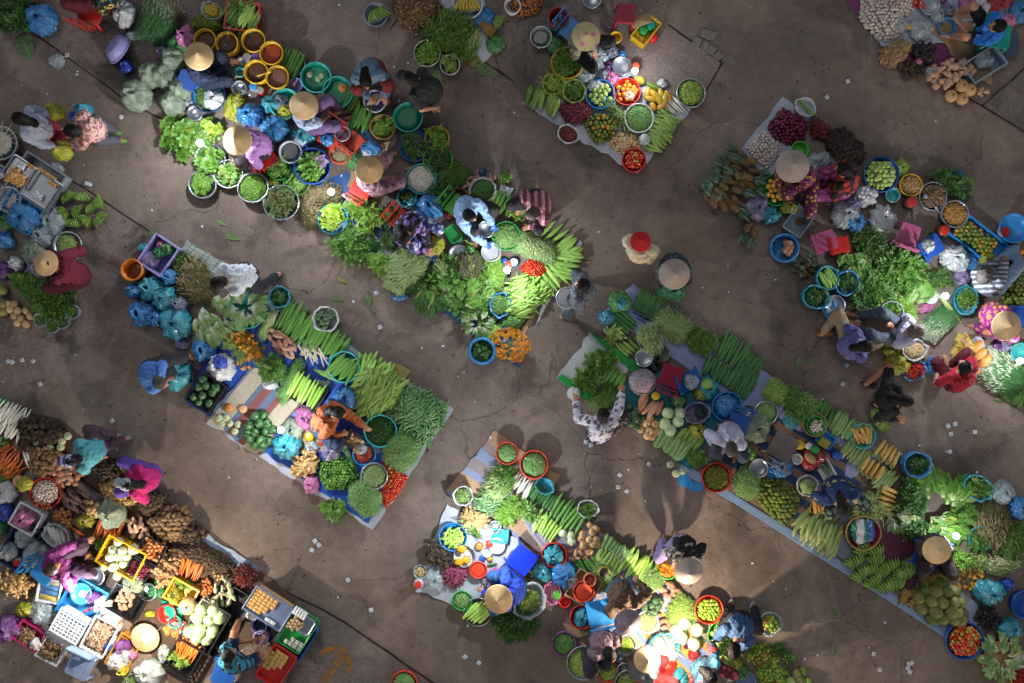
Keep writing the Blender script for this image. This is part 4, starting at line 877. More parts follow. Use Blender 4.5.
for(x,y,a)in((835,613,40),(833,650,80),(811,361,30),(798,362,100),(806,377,120),(1000,400,10),(222,223,30),(985,640,20)):bigleaf(x,y,10,4,a,'small trodden scrap of green leaf lying alone on the bare ground').__setitem__('group','leaf scraps on the ground')
stonem=M('broken_paving','#6f6c68','#85817c',rough=.9,bump=.4)
for i,(x,y,w,l,a)in enumerate(((697,42,9,8,20),(705,46,6,9,20),(711,50,9,8,35),(718,56,8,8,50),(708,35,15,9,20))):
 t=rough(rbox((0,0,0),(w*S,l*S,.03),.015,math.radians(-a)),.012,9,i);ob('paving_stone',t,stonem,loc=W(x,y,.018),smooth=False,label='broken grey paving stone at the corner of the paved slab',cat='paving stone',group='broken paving stones')
 # crumbs of stalk, leaf and dirt trodden into the aisles
_P=np.array([(-8.3,-5.6),(8.3,-5.6),(8.3,5.6),(-8.3,5.6)]);debris=[]
for tm_,mt_,n_ in((leaf(.05,.022,3),0,260),(blade(.11,.004,.3),1,200),(rough(sph(6,4,(.014,.011,.006)),.004,60,1),2,420),(blade(.05,.003,.2),3,160),(rbox((0,0,0),(.03,.022,.001),.003,seg=1),4,150)):
 q_=RNG.uniform(_P[0],_P[2],(n_*3,2));keep=np.array([mnoise.noise(Vector((a*.8,b*.8,mt_)))>-.05 for a,b in q_]);q_=q_[keep][:n_];n_=len(q_)
 debris.append(many(tm_.x(mi=np.full(len(tm_.sizes),mt_)),rots(RNG.uniform(0,6.3,n_),RNG.normal(0,.08,n_),RNG.normal(0,.08,n_)),np.column_stack([q_,np.full(n_,.013)]),np.repeat(RNG.uniform(.5,1.3,(n_,1)),3,1)))
ob('debris',join(debris),[leafm,M('straw_bit','#a08d62',rough=.8),M('dirt_crumb','#231d19','#3a3029',rough=.95),M('stem_bit','#5f7a3a',rough=.7),paper],kind='stuff',label='crushed leaves, straw and dirt crumbs trodden over the aisles',cat='debris')
# ================================================================ A: long vegetable row, top left to centre
K=33
# --- top-left corner
heap('herb_pile','dark green herbs piled in the extreme top left corner','herbs',[(-8,-8),(30,-8),(38,4),(30,22),(28,34),(10,33),(-8,26)],L_sprig,m_dark,.16,.02,.035,3)
bag(42,20,16,b_blue,'large blue plastic bag slumped beside the corner herbs',.26,seed=3);bag(4,2,9,b_teal,'teal plastic bag behind the herbs at the very corner',.2)
tub(108,41,15.5,p_lil,'lilac plastic basin turned on its side on bare ground',.13,.72,z=.1,ry=17.5,tilt=(2.55,-.5,.3))
chair(92,12,p_red,'red plastic chair lying near the top edge',25,.2,.34,.3);
person('person in black and yellow patterned top bending at the top edge beside the red chair',(112,-12),(100,0),200,cloth('black_yellow_print','#1a1a20',('floral','#c9a23a',16,'#2f8a7a')),cloth('dark_red_trousers','#5a1420'),pz=.3)
bag(124,13,11,b_milk,'white bag of produce between the red chair and the scallion stack',.22,ry=14)
bag(133,36,8,b_clear,'flattened clear bag lying under the scallion stack',.06,False,ry=5);bag(57,61,8,b_clear,'crumpled clear bag lying alone on open ground below the big blue bag',.08,False);bag(126,67,7,b_roy,'small royal blue bag below the overturned lilac basin',.13);bag(163,53,8,b_lil,'lilac bag tucked between scallions and pale cabbage bags',.14,ry=7)
heap('scallion_stack','tall stack of scallions with bulbs up at the top edge','scallions',[(146,-8),(158,-4),(182,16),(168,42),(150,36),(133,32),(138,12)],L_blade,m_blade,.2,.02,.03,3,ang=112,spread=9,tilt=.12)
heap('scallion_bulb_ends','row of scallion bulb ends along the top of the stack','scallions',[(148,-8),(158,-4),(182,16),(178,22),(146,0)],L_stalk,m_dry,.24,.02,.02,2,ang=112,spread=15)
for i,(x,y,r,n)in enumerate(((137,96,16,'biggest pale bag of cabbages, with blue print, in front of its neighbours'),(152,75,13,'pale bag of cabbages leftmost of the clear bag cluster'),(165,77,13,'pale bag of cabbages in the middle of the clear bag cluster'),(173,60,12.5,'pale bag of cabbages at the back of the clear bag cluster'),(181,89,12,'pale bag of cabbages beside the blue stool'),(173,103,13,'pale bag of cabbages just above the bright lettuce'))):
 bag(x,y,r,b_pgr,n,.3,i==0,amp=.05,seed=i*3.1)
bag(187,38,11,b_pink,'white and pink bag beside the first yellow bucket',.3);bag(179,47,11,b_gre,'green bag under the white and pink bag',.2)
heap('green_fruit_pile','small olive green fruit piled behind the yellow buckets','green fruit',[(190,22),(202,12),(218,16),(224,28),(212,34),(188,32)],B_ball(.05),m_gor,.12,.02,.035,2)
obag(211,10,11,b_clear,'clear bag of yellow fruit at the top edge',.16,fill=hp('yellow_fruit','small yellow fruit in the clear bag at the top edge','yellow fruit',B_ball(.035),m_bany,.04,.03),ang=30,ry=9)
crate(242,16,32,28,8,p_red,'red basket of luffas near the top edge',.16)
row('luffa','light green luffa lying in the red basket','luffa',(244,12),(256,24),6,115,19,P_lufp,2.2,.14);row('luffa','dark luffa stacked at the back of the red basket','luffa',(228,8),(244,26),7,125,18,P_luf,2.4,.1);heap('luffa_leaves','greens bedding the red basket of luffas','greens',quad(242,6,26,16,10),L_herb,m_herb,.06,.12,.04,2)
def bucket(px,py,r,mat,label,liq,h=.24,ang=0,fz=.72,cat='bucket'):
 o=tub(px,py,r,mat,label,h,.8,'bucket',cat,None,liq,fillz=fz,rimw=.012)
 R=r*S*(1-h/H);a=np.linspace(0,PI,9);hd=ob('handle',tube(np.column_stack([R*1.03*np.cos(a),-R*.75*np.sin(a)-.01,h-.02-.09*np.sin(a)]),.005,5),s_ste,o,rot=(0,0,math.radians(-ang)));ob('grip',tube([(-.04,-R*.75-.01,h-.11),(.04,-R*.75-.01,h-.11)],.011,6),mat,hd);return o
def paste(mat,n,c='sauce'):return liquid(mat,'fish_paste',n,c,.96,.02)
bucket(205,40,11,p_yel,'yellow bucket of purple-brown paste, nearest the pale cabbage bags',paste(x_brine,'purple brown fermented paste in the bucket by the cabbage bags'));bucket(227,43,11,p_yel,'yellow bucket with a ladle standing in it',paste(x_brine,'dark paste around the ladle'),ang=40)
ob('ladle',[tube([(0,0,0),(.12,.2,.22)],.006,6),sph(10,6,(.04,.04,.02))],s_ste,loc=W(226,45,.18),label='steel ladle standing in a yellow bucket of paste',cat='ladle')
bucket(253,40,11.5,p_yel,'yellow bucket of brown paste at the top right of its group',paste(x_brine,'brown paste in the upper right yellow bucket'),ang=80);bucket(271,53,11.5,p_yel,'yellow bucket full of orange red chilli paste',paste(x_redp,'orange red chilli paste in a yellow bucket','chilli paste'),ang=120);bucket(256,71,11.5,p_yel,'yellow bucket with a yellow scoop on its rim',paste(x_brine,'brown paste in the bucket with the scoop'),ang=200);bucket(277,77,11.5,p_yel,'yellow bucket of pinkish shrimp paste beside the silver tray',paste(x_pinkp,'pinkish shrimp paste in a yellow bucket','shrimp paste'),ang=150)
ob('scoop',[tube([(-.1,0,.02),(.06,0,0)],.012,6),sph(8,6,(.04,.03,.015)).x(t=(.08,0,0))],p_yel,loc=W(264,74,.26),rot=(0,0,.4),label='yellow plastic scoop resting between two yellow buckets',cat='scoop')
jar(256,56,4.5,b_clear,'clear jar with a purple lid between the yellow buckets',.2,p_pur);jar(247,57,5,b_clear,'clear jar of sauce left of the purple-lidded jar',.16,p_whi);jar(240,60,4.2,p_whi,'white tub of sauce beside the stool seller in dark blue',.13,s_ste);tub(240,72,5,p_cyan,'small pale teal cup by the seller of pastes',.1,.8,'cup','cup')
tub(239,88,7,s_alu,'aluminium pot with a spoon below the pale teal cup',.12,.9,'pot','pot');ob('spoon',[tube([(-.1,.05,.05),(.1,-.06,.02)],.006,5),sph(8,5,(.035,.025,.012)).x(t=(.12,-.07,.02))],s_ste,loc=W(242,90,.12),label='steel spoon lying across the aluminium pot',cat='spoon');jar(253,86,4.5,b_clear,'clear jar with a pale blue lid beside the aluminium pot',.16,p_sky);jar(260,90,4.2,p_red,'red jar below the yellow bucket with the scoop',.12,p_gry)
person('seller in dark blue wearing a conical hat among yellow buckets',(199,58),(204,77),-20,cloth('navy_shirt','#16233f'),cloth('navy_trousers','#141d33'),[(228,60,.35),(224,66,.3)],[(231,77),(226,84)],.3,hat_m,29);stool(187,80,p_blue,'blue plastic stool under the seller among yellow buckets',20)
tub(209,96,17,p_sky,'blue tub holding a clear bag of sprouts below the blue stool',.16,.8,'tub','tub',p_navy,hp('sprouts','pale sprouts at the bottom of the blue tub','sprouts',B_bit,m_let,.03,.02));bag(214,99,11,b_milk,'white bag of sprouts standing inside the blue tub',.16,z=.08)
bag(190,103,0.1+7,b_clear,'small clear bag between the blue tub and the lettuce',.12);tub(195,113,7.5,s_ste,'steel bowl above the bright lettuces',.1,.7,z=.06)
bag(234,106,10,b_yel,'yellow green sack of greens left of the crinkled blue bags',.2,ry=16,ang=25,knot=False);bag(238,116,7,b_yel,'small yellow bag below the yellow green sack',.12)
tub(293,63,12,s_alu,'oval silver tray holding green luffas',.05,.9,'tray','tray',ry=13);row('luffa','green luffa lying on the oval silver tray','luffa',(283,57),(299,66),6,118,21,P_luf,2.4,.06)
tub(295,85,7,p_lil,'lilac bowl with a pinkish cut of meat',.08,.75,'bowl','bowl');put('meat_cut','pinkish cut of meat in the lilac bowl','meat',295,85,PM('meat_cut',[rough(veg(SPUD,.3,8),.1,3)],M('pink_meat','#b9806a',rough=.4))[0],.12,.09,110,stretch=(1,.4,.35))
tub(316,77,15,p_teal,'upper teal basin of green water with pale gourds',.16,.8,rim=p_cyan,fill=liquid(x_teal,'water','green water in the upper teal basin','water'),fillz=.5);tub(338,92,15.5,p_teal,'lower teal basin with one yellow squash floating in it',.16,.8,rim=p_cyan,fill=liquid(x_teal,'water','green water around the yellow squash','water'),fillz=.5)
for a,(x,y)in enumerate(((310,75),(319,79),(322,76))):put('gourd','pale gourd piece floating in the upper teal basin','gourd',x,y,P_gpa[0],.1,.1,a*50,group='gourds floating in the teal basin')
put('squash','yellow squash floating in the lower teal basin','squash',343,88,P_pumo[0],.14,.1)
tub(285,104,15,p_teal,'teal basin of bagged mushrooms behind the white-shirted seller',.15,.8,rim=p_cyan);bag(280,102,9,b_grey,'grey bag in the teal basin behind the seller',.12,z=.05);bag(286,112,8,b_yel,'yellow bag of noodles in the teal basin behind the seller',.12,z=.06)
bag(250,115,14,b_blue,'shiny crinkled blue bag above the purple-shirted seller',.26,ry=12);bag(275,129,13.5,b_blue,'round blue bag of greens right of the purple-shirted seller',.28);bag(303,137,12,b_teal,'teal bag with a paper sheet stuck on it',.22,ry=10);put('paper_note','paper sheet lying on the teal bag','paper sheet',300,141,(mesh('paper_note',rbox((0,0,0),(1,.6,.01),.02),paper),),.17,.2,35);bag(271,104,9,b_teal,'teal bag tucked behind the white-shirted seller',.2)
person('seller in a pale blue shirt reaching out, conical hat seen from behind the teal basins',(304,107),(311,122),-10,cloth('pale_blue_shirt','#a3b4d2'),cloth('violet_trousers','#6a4f7a'),[(321,97,.4),(336,114,.3)],[(340,112),(341,119)],.3,hat_m,29,long_sleeve=False)
tub(332,124,10.5,p_lil,'lilac basin filled with dark blue water',.12,.8,rim=p_lil,fill=liquid(M('dark_water','#1b2735',rough=.08,nz=.1),'water','dark water in the lilac basin','water'),fillz=.8);tub(342,133,7.5,s_alu,'small steel pot on the red chair',.12,.85,'pot','pot',z=.2)
chair(330,137,p_org,'orange red plastic chair loaded with a steel pot',215,.2,.3,.25);chair(354,141,p_org,'orange red basket seat beside the blue bag stack',40,.16,.24,.12);bag(327,139,7,b_blue,'dark blue bag lying on the orange red chair',.12,z=.22)
tub(290,152,11,p_whi,'white bucket of cloudy rinsing water',.2,.85,'bucket','bucket',fill=liquid(x_water,'water','cloudy water in the white bucket','water'),fillz=.8)
tub(312,166,18,p_blue,'large blue tub of lettuce and purple cabbage with two handles',.2,.8,'tub','tub',handles=2,fill=both(hp('lettuce_leaves','bright lettuce leaves in the large blue tub','lettuce',L_big,m_let,.1,.05,up=.6)),fillz=.6);put('lettuce','purple ornamental cabbage in the large blue tub','cabbage',320,162,PM('cabbage',[rosette(26,1,.6,.3,.9,.4)],M('purple_white_leaf','#a06ab0','#b9a8b5',base='#b040b0',bw=(0,.3),rough=.5,transl=.2))[0],.14,.2)
tub(340,153,11,w_bam,'round bamboo basket of straw-coloured noodles',.12,.9,'basket','basket',p_org,hp('noodles','straw-coloured dried noodles in the bamboo basket','noodles',L_thin,M('noodle','#9a9272','#b5aa86',rough=.7),.05,.03,ang=60,spread=20,tilt=.1))
sheet([(346,122),(360,116),(378,152),(352,165)],paper,'white paper sheets under the blue bag stack',.02,.03);bag(371,147,11,b_blue,'flat folded pile of bright blue bags',.1,False,ry=8,ang=30);bag(364,133,7,b_blue,'small bright blue bag above the folded pile',.1,False);bag(354,160,8,b_gre,'pale green bag beside the bamboo basket',.14,ry=11)
sheet([(372,150),(392,140),(385,158),(374,165)],w_crd,'cardboard sheet beside the basket of greens',.015,.02,nx=8,ny=8)
person('seller with conical hat in the middle of the row, legs stretched to the right',(369,171),(373,184),-15,cloth('pink_grey_shirt','#9a6f80',('floral','#c9a5a8',12)),cloth('pink_grey_trousers','#8d6a78',('floral','#6a4a58',12)),[(392,180,.3),(381,160,.3)],[(402,171),(385,155)],.28,hat_m,28);chair(362,188,p_red,'red low chair under the seller in the middle of the row',30,.2,.3,.15)
row('luffa','long dark luffa from the pile beside the lilac bowl','luffa',(349,97),(356,101),4,118,22,P_luf,2.2,.04);row('luffa','long green luffa from the pile above the basket of greens','luffa',(354,113),(370,121),9,108,25,P_luf,2.3,.03);row('luffa','long green luffa from the upper layer of the pile above the basket of greens','luffa',(356,116),(367,120),5,106,22,P_luf,2.3,.1)
tub(383,127,12.5,w_bam,'bamboo basket of leafy greens above the middle seller',.12,.85,'basket','basket',fill=hp('leafy_greens','leafy greens heaped in the bamboo basket','greens',L_herb,m_sweet,.1,.03))
person('dark-haired woman in a denim blue shirt squatting over a lilac bowl',(366,82),(371,68),80,cloth('denim_shirt','#5d7a92'),cloth('dark_red_shorts','#7a1f1f'),[(369,97,.25),(386,96,.25)],[(362,92),(386,92)],.3,long_hair=True,long_sleeve=True);tub(375,101,11,p_lil,'lilac grey bowl of pale bamboo shoots before the denim-shirted woman',.13,.75,'bowl','bowl',p_whi)
row('shoot','pale bamboo shoot lying across the lilac grey bowl','bamboo shoot',(371,98),(381,98),5,-48,15,P_bam,1.4,.12,ja=10)
person('person in black with a black cap walking past the basin stalls',(410,79),(432,92),205,cloth('black_shirt','#15161b'),cloth('black_trousers','#17171b'),[(419,97,.75),(434,108,.75)],[(424,106),(432,110)],.8,None,cap=cloth('black_cap','#131419'),long_sleeve=False,sk=skin_p,L=.68)
tub(408,117,14.5,p_teal,'empty teal basin of water with a bright reflection',.16,.8,rim=p_cyan,fill=liquid(x_teal,'water','clear green water in the empty teal basin','water'),fillz=.4)
tub(414,146,15,p_sky,'blue-rimmed basin of dark herbs with a purple flower head',.13,.8,fill=hp('dark_herbs','dark herbs in the blue-rimmed basin','herbs',L_sprig,m_dark,.08,.04),rim=p_blue);put('flower_head','purple flower head among the dark herbs','flower',419,142,PM('flower_head',[rosette(14,1,.6)],M('purple_petal','#7a4f78',rough=.5))[0],.06,.2)
tub(437,138,12,p_yel,'yellow basin of sweet leaf behind the blue-rimmed basin',.13,.8,fill=hp('sweet_leaf','sweet leaf heaped in the yellow basin','herbs',L_herb,m_sweet,.09,.03));tub(438,160,14.5,p_dgr,'lime green basin of chopped dark greens',.14,.8,fill=hp('dark_greens','chopped dark greens in the lime green basin','greens',L_herb,m_dark,.07,.03));tub(421,179,15,p_teal,'teal basin of white mushrooms',.14,.8,rim=p_cyan,fill=hp('white_mushrooms','small white mushrooms filling the teal basin','mushrooms',B_mush,m_mus,.05,.016,3,tilt=.8))
# --- bright lettuce corner
tub(210,160,16,s_ste,'steel basin of lettuce under the brightest corner lamp',.12,.8,fill=its('lettuce','curly lettuce head in the steel basin under the lamp','lettuce',P_let,.12,.06,sp=.12),rim=s_ste)
items('lettuce','curly lettuce head piled on the ground at the corner of the row','lettuce',[(163,122),(175,115),(196,120),(200,145),(186,157),(168,150)],P_let,.13,.1,sp=.13,tilt=.4,zk=.4);items('lettuce','yellowish lettuce heart leaning on the steel bowl','lettuce',[(205,118),(216,120),(224,130),(218,140),(206,132)],P_lime,.11,.12,sp=.11,tilt=.4)
heap('lettuce_leaves','loose outer lettuce leaves at the corner of the row','lettuce',[(161,124),(180,114),(226,126),(224,142),(190,160),(166,152)],L_big,m_let,.08,.02,.06,2)
lamp(200,143,'bright white lamp standing among the lettuces at the corner',56,.55)
tub(202,184,13.5,s_ste,'steel basin of chopped herbs at the front, leftmost',.16,.85,fill=hp('chopped_herbs','chopped green herbs in the leftmost steel basin','herbs',L_fine,m_sweet,.06,.025,3));tub(228.5,174,14,s_ste,'steel basin of mustard lettuce in front of the purple-shirted seller',.14,.85,fill=hp('lettuce_leaves','mustard lettuce leaves folded in the steel basin','lettuce',L_big,m_must,.09,.05,ang=60,spread=40,up=.5));tub(253,188,15.5,s_ste,'steel basin of small-leaf cress',.15,.85,fill=hp('cress','small-leaf cress filling a steel basin','cress',[leaf(.03,.018,2),leaf(.025,.015,2)],m_sweet,.05,.015,3));tub(281,203,17.5,s_ste,'widest steel basin of mixed red and green herbs',.15,.85,fill=hp('mixed_herbs','mixed red and green herbs in the widest steel basin','herbs',L_herb,M('mixed_herb_leaf','#4a7a30','#6a5540',rough=.5,transl=.2),.06,.03,3))
tub(279,168,12,p_dgr,'green basin of curly herbs next to the white bucket',.12,.8,fill=hp('curly_herbs','curly herbs in the green basin','herbs',L_herb,m_let,.07,.028));tub(297,182,13,p_dgr,'lime green bowl of round leafy heads',.1,.8,fill=hp('leafy_heads','round leafy heads in the lime green bowl','greens',L_big,m_let,.08,.05,up=.5));bag(272,184,6,b_yel,'small yellow bag between two herb basins',.1)
person('purple-shirted seller with conical hat bending over a bowl behind the steel basins',(240,141),(263,146),170,cloth('mauve_shirt','#a877b5'),cloth('dark_trousers','#2a2228'),[(247,165,.25),(236,160,.25)],[(250,170),(262,166)],.28,hat_m,30);chair(266,158,p_red,'red low chair under the purple-shirted seller',60,.2,.28,.12);tub(243,160,10,w_bam,'brown bowl on the lap of the purple-shirted seller',.12,.8,'bowl','bowl',z=.1,fill=hp('peelings','pale peelings in the brown bowl','peelings',B_bit,m_jic,.02,.02))
# --- platform of herbs
sheet([(298,200),(345,170),(480,300),(520,370)],M('blue_tarp','#1d4f8a',rough=.45,nz=.3),'blue tarp under the herb bundles of the long row',.006,.01);sheet([(352,168),(392,176),(378,210),(346,184)],w_crd,'cardboard mat under the lamp beside the middle seller',.01,.01)
heap('lemongrass_pile','brown green pile of lemongrass stalks next to the small lamp','lemongrass',[(303,188),(322,181),(338,190),(343,200),(322,208),(318,228),(304,222),(297,206)],L_stalk+B_root,m_dry,.12,.02,.03,3,ang=120,spread=35,tilt=.15)
tub(333,219,15,p_sky,'pale blue basin of yellow green lettuce under the small lamp',.12,.85,rim=p_cyan,fill=its('lettuce','yellow green lettuce in the pale blue basin','lettuce',P_lime,.12,.09,sp=.09,zk=.3));lamp(331,192,'small bright lamp on a bent stick by the lemongrass',20,.38)
H_=[([(343,198),(362,193),(378,206),(384,222),(372,230),(352,218)],m_sweet,L_sprig,'bright sweet leaf bunches beside the yellow green lettuce'),([(333,238),(350,224),(362,236),(372,252),(368,268),(352,262)],m_herb,L_sprig,'mid green herb bunches along the front edge of the row'),([(378,212),(395,206),(402,216),(392,228),(384,228)],m_dark,L_sprig,'dark herb bunch behind the white foam tray'),([(348,220),(374,228),(380,238),(360,236)],m_sweet,L_herb,'sweet leaf behind the white foam tray'),([(366,255),(382,250),(392,264),(386,278),(372,270)],m_sweet,L_sprig,'sweet leaf tufts by the yardlong beans'),([(318,232),(336,238),(356,264),(350,268),(330,250)],m_herb,L_herb,'herb trimmings along the front edge by the pale blue basin')]
for s_,m_,l_,n_ in H_:heap('herb_bunches',n_,'herbs',s_,l_,m_,.12,.02,.035,3)
tray(367,236,24,12,48,p_whi,'white foam tray of chives in the herb platform',.03);heap('chives','fine green chives lying on the white foam tray','chives',quad(368,238,24,11,48),L_thin,m_blade,.06,.04,.02,3,ang=48,spread=8,tilt=.08);heap('dill_fronds','dark feathery dill beside the white foam tray','dill',[(380,232),(394,230),(400,244),(392,252),(380,246)],L_fine,m_dark,.1,.02,.025,3);tray(385,250,14,9,30,p_gry,'small empty grey tray at the edge of the herb platform',.03)
bag(358,221,5,b_blue,'little blue bag poking out between herbs',.12);bag(322,222,6,b_blue,'blue bag corner behind the pale blue basin',.08);jar(328,240,3,p_whi,'small white jar at the very edge of the tarp',.08,p_gry)
heap('yardlong_beans','pale yardlong beans heaped in two thick bundles','yardlong beans',[(387,262),(400,248),(423,264),(418,280),(408,290),(390,283)],B_long,m_long,.16,.02,.022,4,ang=-35,spread=14,tilt=.1);heap('yardlong_beans','coiled yardlong beans spilling below the main bundle','yardlong beans',[(386,272),(398,278),(408,290),(398,296),(386,286)],B_cut,m_long,.12,.02,.018,3);bag(400,297,9,b_blue,'blue bag flap sticking out below the yardlong beans',.03,False,ry=4)
person('person in a black and violet floral blouse sorting leaves at the herb platform',(405,238),(412,222),50,cloth('black_violet_floral','#1a1820',('floral','#8a6ab5',9)),cloth('violet_blue_trousers','#3a4a8a',('floral','#c9c5d8',14)),[(429,247,.25),(424,252,.25)],[(430,226),(424,240)],.26,long_hair=True);chair(403,222,p_red,'red plastic chair behind the floral-bloused person',130,.2,.3,.2);bag(436,246,9,b_yel,'yellow green bag being filled by the floral-bloused person',.15,False,ry=11)
bag(430,207,15,b_blue,'big shiny blue sack between two squatting sellers',.34,ry=13);obag(407,197,10,b_teal,'open teal bag of greens beside the big blue sack',.16,fill=hp('greens','greens in the open teal bag','greens',L_herb,m_dark,.03,.03));bag(414,203,7,b_teal,'teal bag squeezed beside the big blue sack',.16)
heap('dark_greens','feathery dark greens behind the light blue shirt','greens',[(432,172),(452,158),(474,170),(468,184),(450,192),(436,186)],L_fine,m_herb,.12,.02,.03,3,ang=120,spread=40);heap('herb_bunches','dark bunches right of the mushroom basin','herbs',[(432,178),(452,188),(454,202),(440,204),(434,194)],L_sprig,m_dark,.12,.02,.035,3);tub(458,198,10,M('terracotta','#7a4630',rough=.7),'brown clay bowl behind the light blue shirt',.1,.8,'bowl','bowl');bag(449,214,5,b_red,'small red bag left of the light blue shirt',.1)
items('sweet_potato','pinkish sweet potato beside the bag of pea pods','sweet potato',[(462,186),(470,176),(482,172),(496,176),(494,182),(472,192)],P_swt,.1,.05,sp=.075,tilt=.2,stretch=(1,.6,.55));obag(482.5,190,14,b_milk,'white open bag of pea pods above the light blue shirt',.18,12.5,-35,hp('pea_pods','green pea pods in the white open bag','pea pods',B_cut,m_beand,.05,.016,3));sheet([(500,184),(513,188),(510,198),(498,194)],paper,'printed paper sheet at the back edge beyond the pea pods',.03,.02,nx=8,ny=6);heap('greens','small greens at the far back edge beyond the printed paper','greens',quad(505,179,12,8,0),L_herb,m_sweet,.06,.02,.03,2);jar(483,172,5,b_blue,'blue bottle standing behind the bag of pea pods',.16,p_navy)
row('luffa','short dark luffa in the row under the open pea pod bag','luffa',(493,198),(514,209),6,-62,17,P_luf,2.3,.05);heap('greens','leafy edge between the short luffas and the maroon-clad woman','greens',[(508,206),(520,204),(524,222),(512,222)],L_herb,m_sweet,.1,.02,.035,3)
person('person in a light blue shirt and blue gloves weighing beans',(470,216),(467,206),35,cloth('sky_blue_shirt','#8fb2de'),cloth('dark_trousers','#2a2228'),[(492,224,.3),(487,246,.25)],[(488,222),(470,240)],.28,gloves=M('blue_rubber_glove','#1d57b5',rough=.45));chair(458,207,p_dgr,'lime green chair back behind the light blue shirt',130,.2,.3,.22)
tub(486,229,8,s_alu,'steel weighing pan in front of the light blue shirt',.1,.8,'pan','pan',z=.06);tub(506,236,14.5,p_gre,'green basket heaped with thin beans',.12,.8,'basket','basket',fill=hp('thin_beans','thin green beans heaped in the green basket','beans',B_bean,m_bean,.06,.018,3));tub(458.5,254.5,9.7,s_ste,'empty steel plate beside green herbs',.04,.75,'plate','plate',z=.05);tub(491,252,9.5,s_alu,'steel scale pan under a blue-gloved hand',.05,.8,'pan','pan',z=.1);tray(453,234,18,13,55,p_gre,'small green tray of coins beside the light blue shirt',.06)
bag(470,250,6,b_gre,'pale green bag between two steel pans',.1);items('gourd','small pale gourd beside the steel scale pan','gourd',quad(470,248,18,8,55),P_bit,.1,.04,sp=.09,stretch=(1,.35,.35),ang=70)
jar(509,264,4,p_whi,'white packet jar next to the centre lamp',.14,p_org);jar(514,262,4.5,p_sky,'blue packet jar next to the centre lamp',.14,p_whi);jar(505,261,3.5,p_blue,'small blue jar next to the centre lamp',.12,p_blue);lamp(507,270,'bright lamp at the centre of the pale gourd slope',26,.36)
# --- bundles at the lower edge
for q,(pr,n,s_,c_,f_)in enumerate(((P_drkb,'dark leafy bunch at the lower edge next to the yardlong beans',[(412,285),(424,275),(440,288),(440,304),(422,302)],.3,(440,262)),(P_mus,'mustard greens bunch at the lower edge between dark bunches and celery',[(422,302),(434,294),(438,310),(428,314)],.26,(432,320)),(P_mus,'green mustard bunch with roots outward on the lower edge',[(442,290),(456,284),(466,300),(452,310),(444,306)],.3,(448,320)),(P_purp,'purple tinged lettuce bunch in the middle of the slope',[(458,262),(478,256),(482,278),(468,290),(458,280)],.2,(470,300)),(P_letb,'leafy celery bunch fanned out on the lower edge',[(456,292),(474,288),(482,304),(468,318),(458,312)],.3,(455,322)),(P_letb,'parsley coloured bunch left of the ring of beans',[(478,280),(490,284),(492,306),(482,304)],.2,(470,312)),(P_nap2,'pale lettuce head at the lowest corner of the slope',[(466,318),(480,312),(490,318),(486,332),(472,330)],.2,(480,324)))):
 items('greens_bunch' if pr is not P_nap2 else 'cabbage',n,'greens',s_,pr,c_*.82,.1,sp=c_*.36,tilt=.12,fan=f_,spread=12,zk=.1,stretch=(1,.8,.7))
heap('mixed_greens','mixed greens filling the slope under the bundles','greens',[(412,280),(450,252),(492,268),(498,300),(486,330),(440,310)],L_sprig,m_herb,.09,.02,.05,2);heap('dill_fronds','fine green dill beside the centre lamp','dill',[(482,262),(500,256),(506,276),(500,292),(486,284)],L_fine,m_sweet,.13,.02,.022,3,ang=110,spread=40);heap('celery_stalks','pale celery stalks beside the steel plate','celery',quad(444,276,22,12,60),L_stalk,m_must,.1,.03,.025,3,ang=60,spread=12,tilt=.1);heap('brown_trimmings','brown trimmings beside the steel scale pan','trimmings',quad(476,264,16,7,10),B_bit,m_dry,.05,.03,.02,2)
obag(500,305,10.5,b_blue,'blue rolled-down bag ring holding beans on the slope',.16,13,10,hp('beans','beans inside the blue rolled-down bag','beans',B_bean,m_beand,.05,.02,3));tub(482,351,12.5,b_blue,'blue bag-lined bowl of leaves standing alone below the slope',.2,.7,'bowl','bowl',fill=hp('broad_leaves','broad dark leaves in the lone blue bowl','leaves',L_big,m_dark,.04,.04),rimw=.02,rim=p_sky)
for i,(x,y)in enumerate(((536,222),(541,226),(547,229),(552,233),(558,238))):put('gourd','pale green luffa gourd in the row along the upper right edge','gourd',x,y,P_gou[i%3],.3,.07,-60+i*6,group='gourds on the upper right edge',stretch=(1,.22,.22))
row('gourd','pale luffa gourd with its tip to the right, along the right edge','gourd',(562,243),(572,256),5,-38,20,P_gou,3,.03);row('gourd','pale luffa gourd lying level at the right corner of the slope','gourd',(570,252),(560,276),7,12,20,P_gou,3,.03);row('gourd','long pale gourd slanting towards the bottom right of the slope','gourd',(560,268),(535,288),7,48,24,P_gou,3,.03);
heap('cut_beans','pale green beans heaped on the slope above the tomatoes','beans',[(522,226),(534,234),(552,240),(563,256),(552,268),(534,262),(516,252),(508,250)],B_bean,m_long,.15,.02,.018,4);items('tomato','small red tomato in the heap at the heart of the slope','tomato',[(520,268),(530,258),(542,262),(548,270),(540,278),(526,276)],P_tom,.038,.08,sp=.035,z0=.06,base=B_ball(1)[0]);items('tomato','stray red tomato scattered among the beans','tomato',[(524,246),(536,244),(540,256),(528,256)],P_tom,.034,.0,sp=.1,z0=.16)
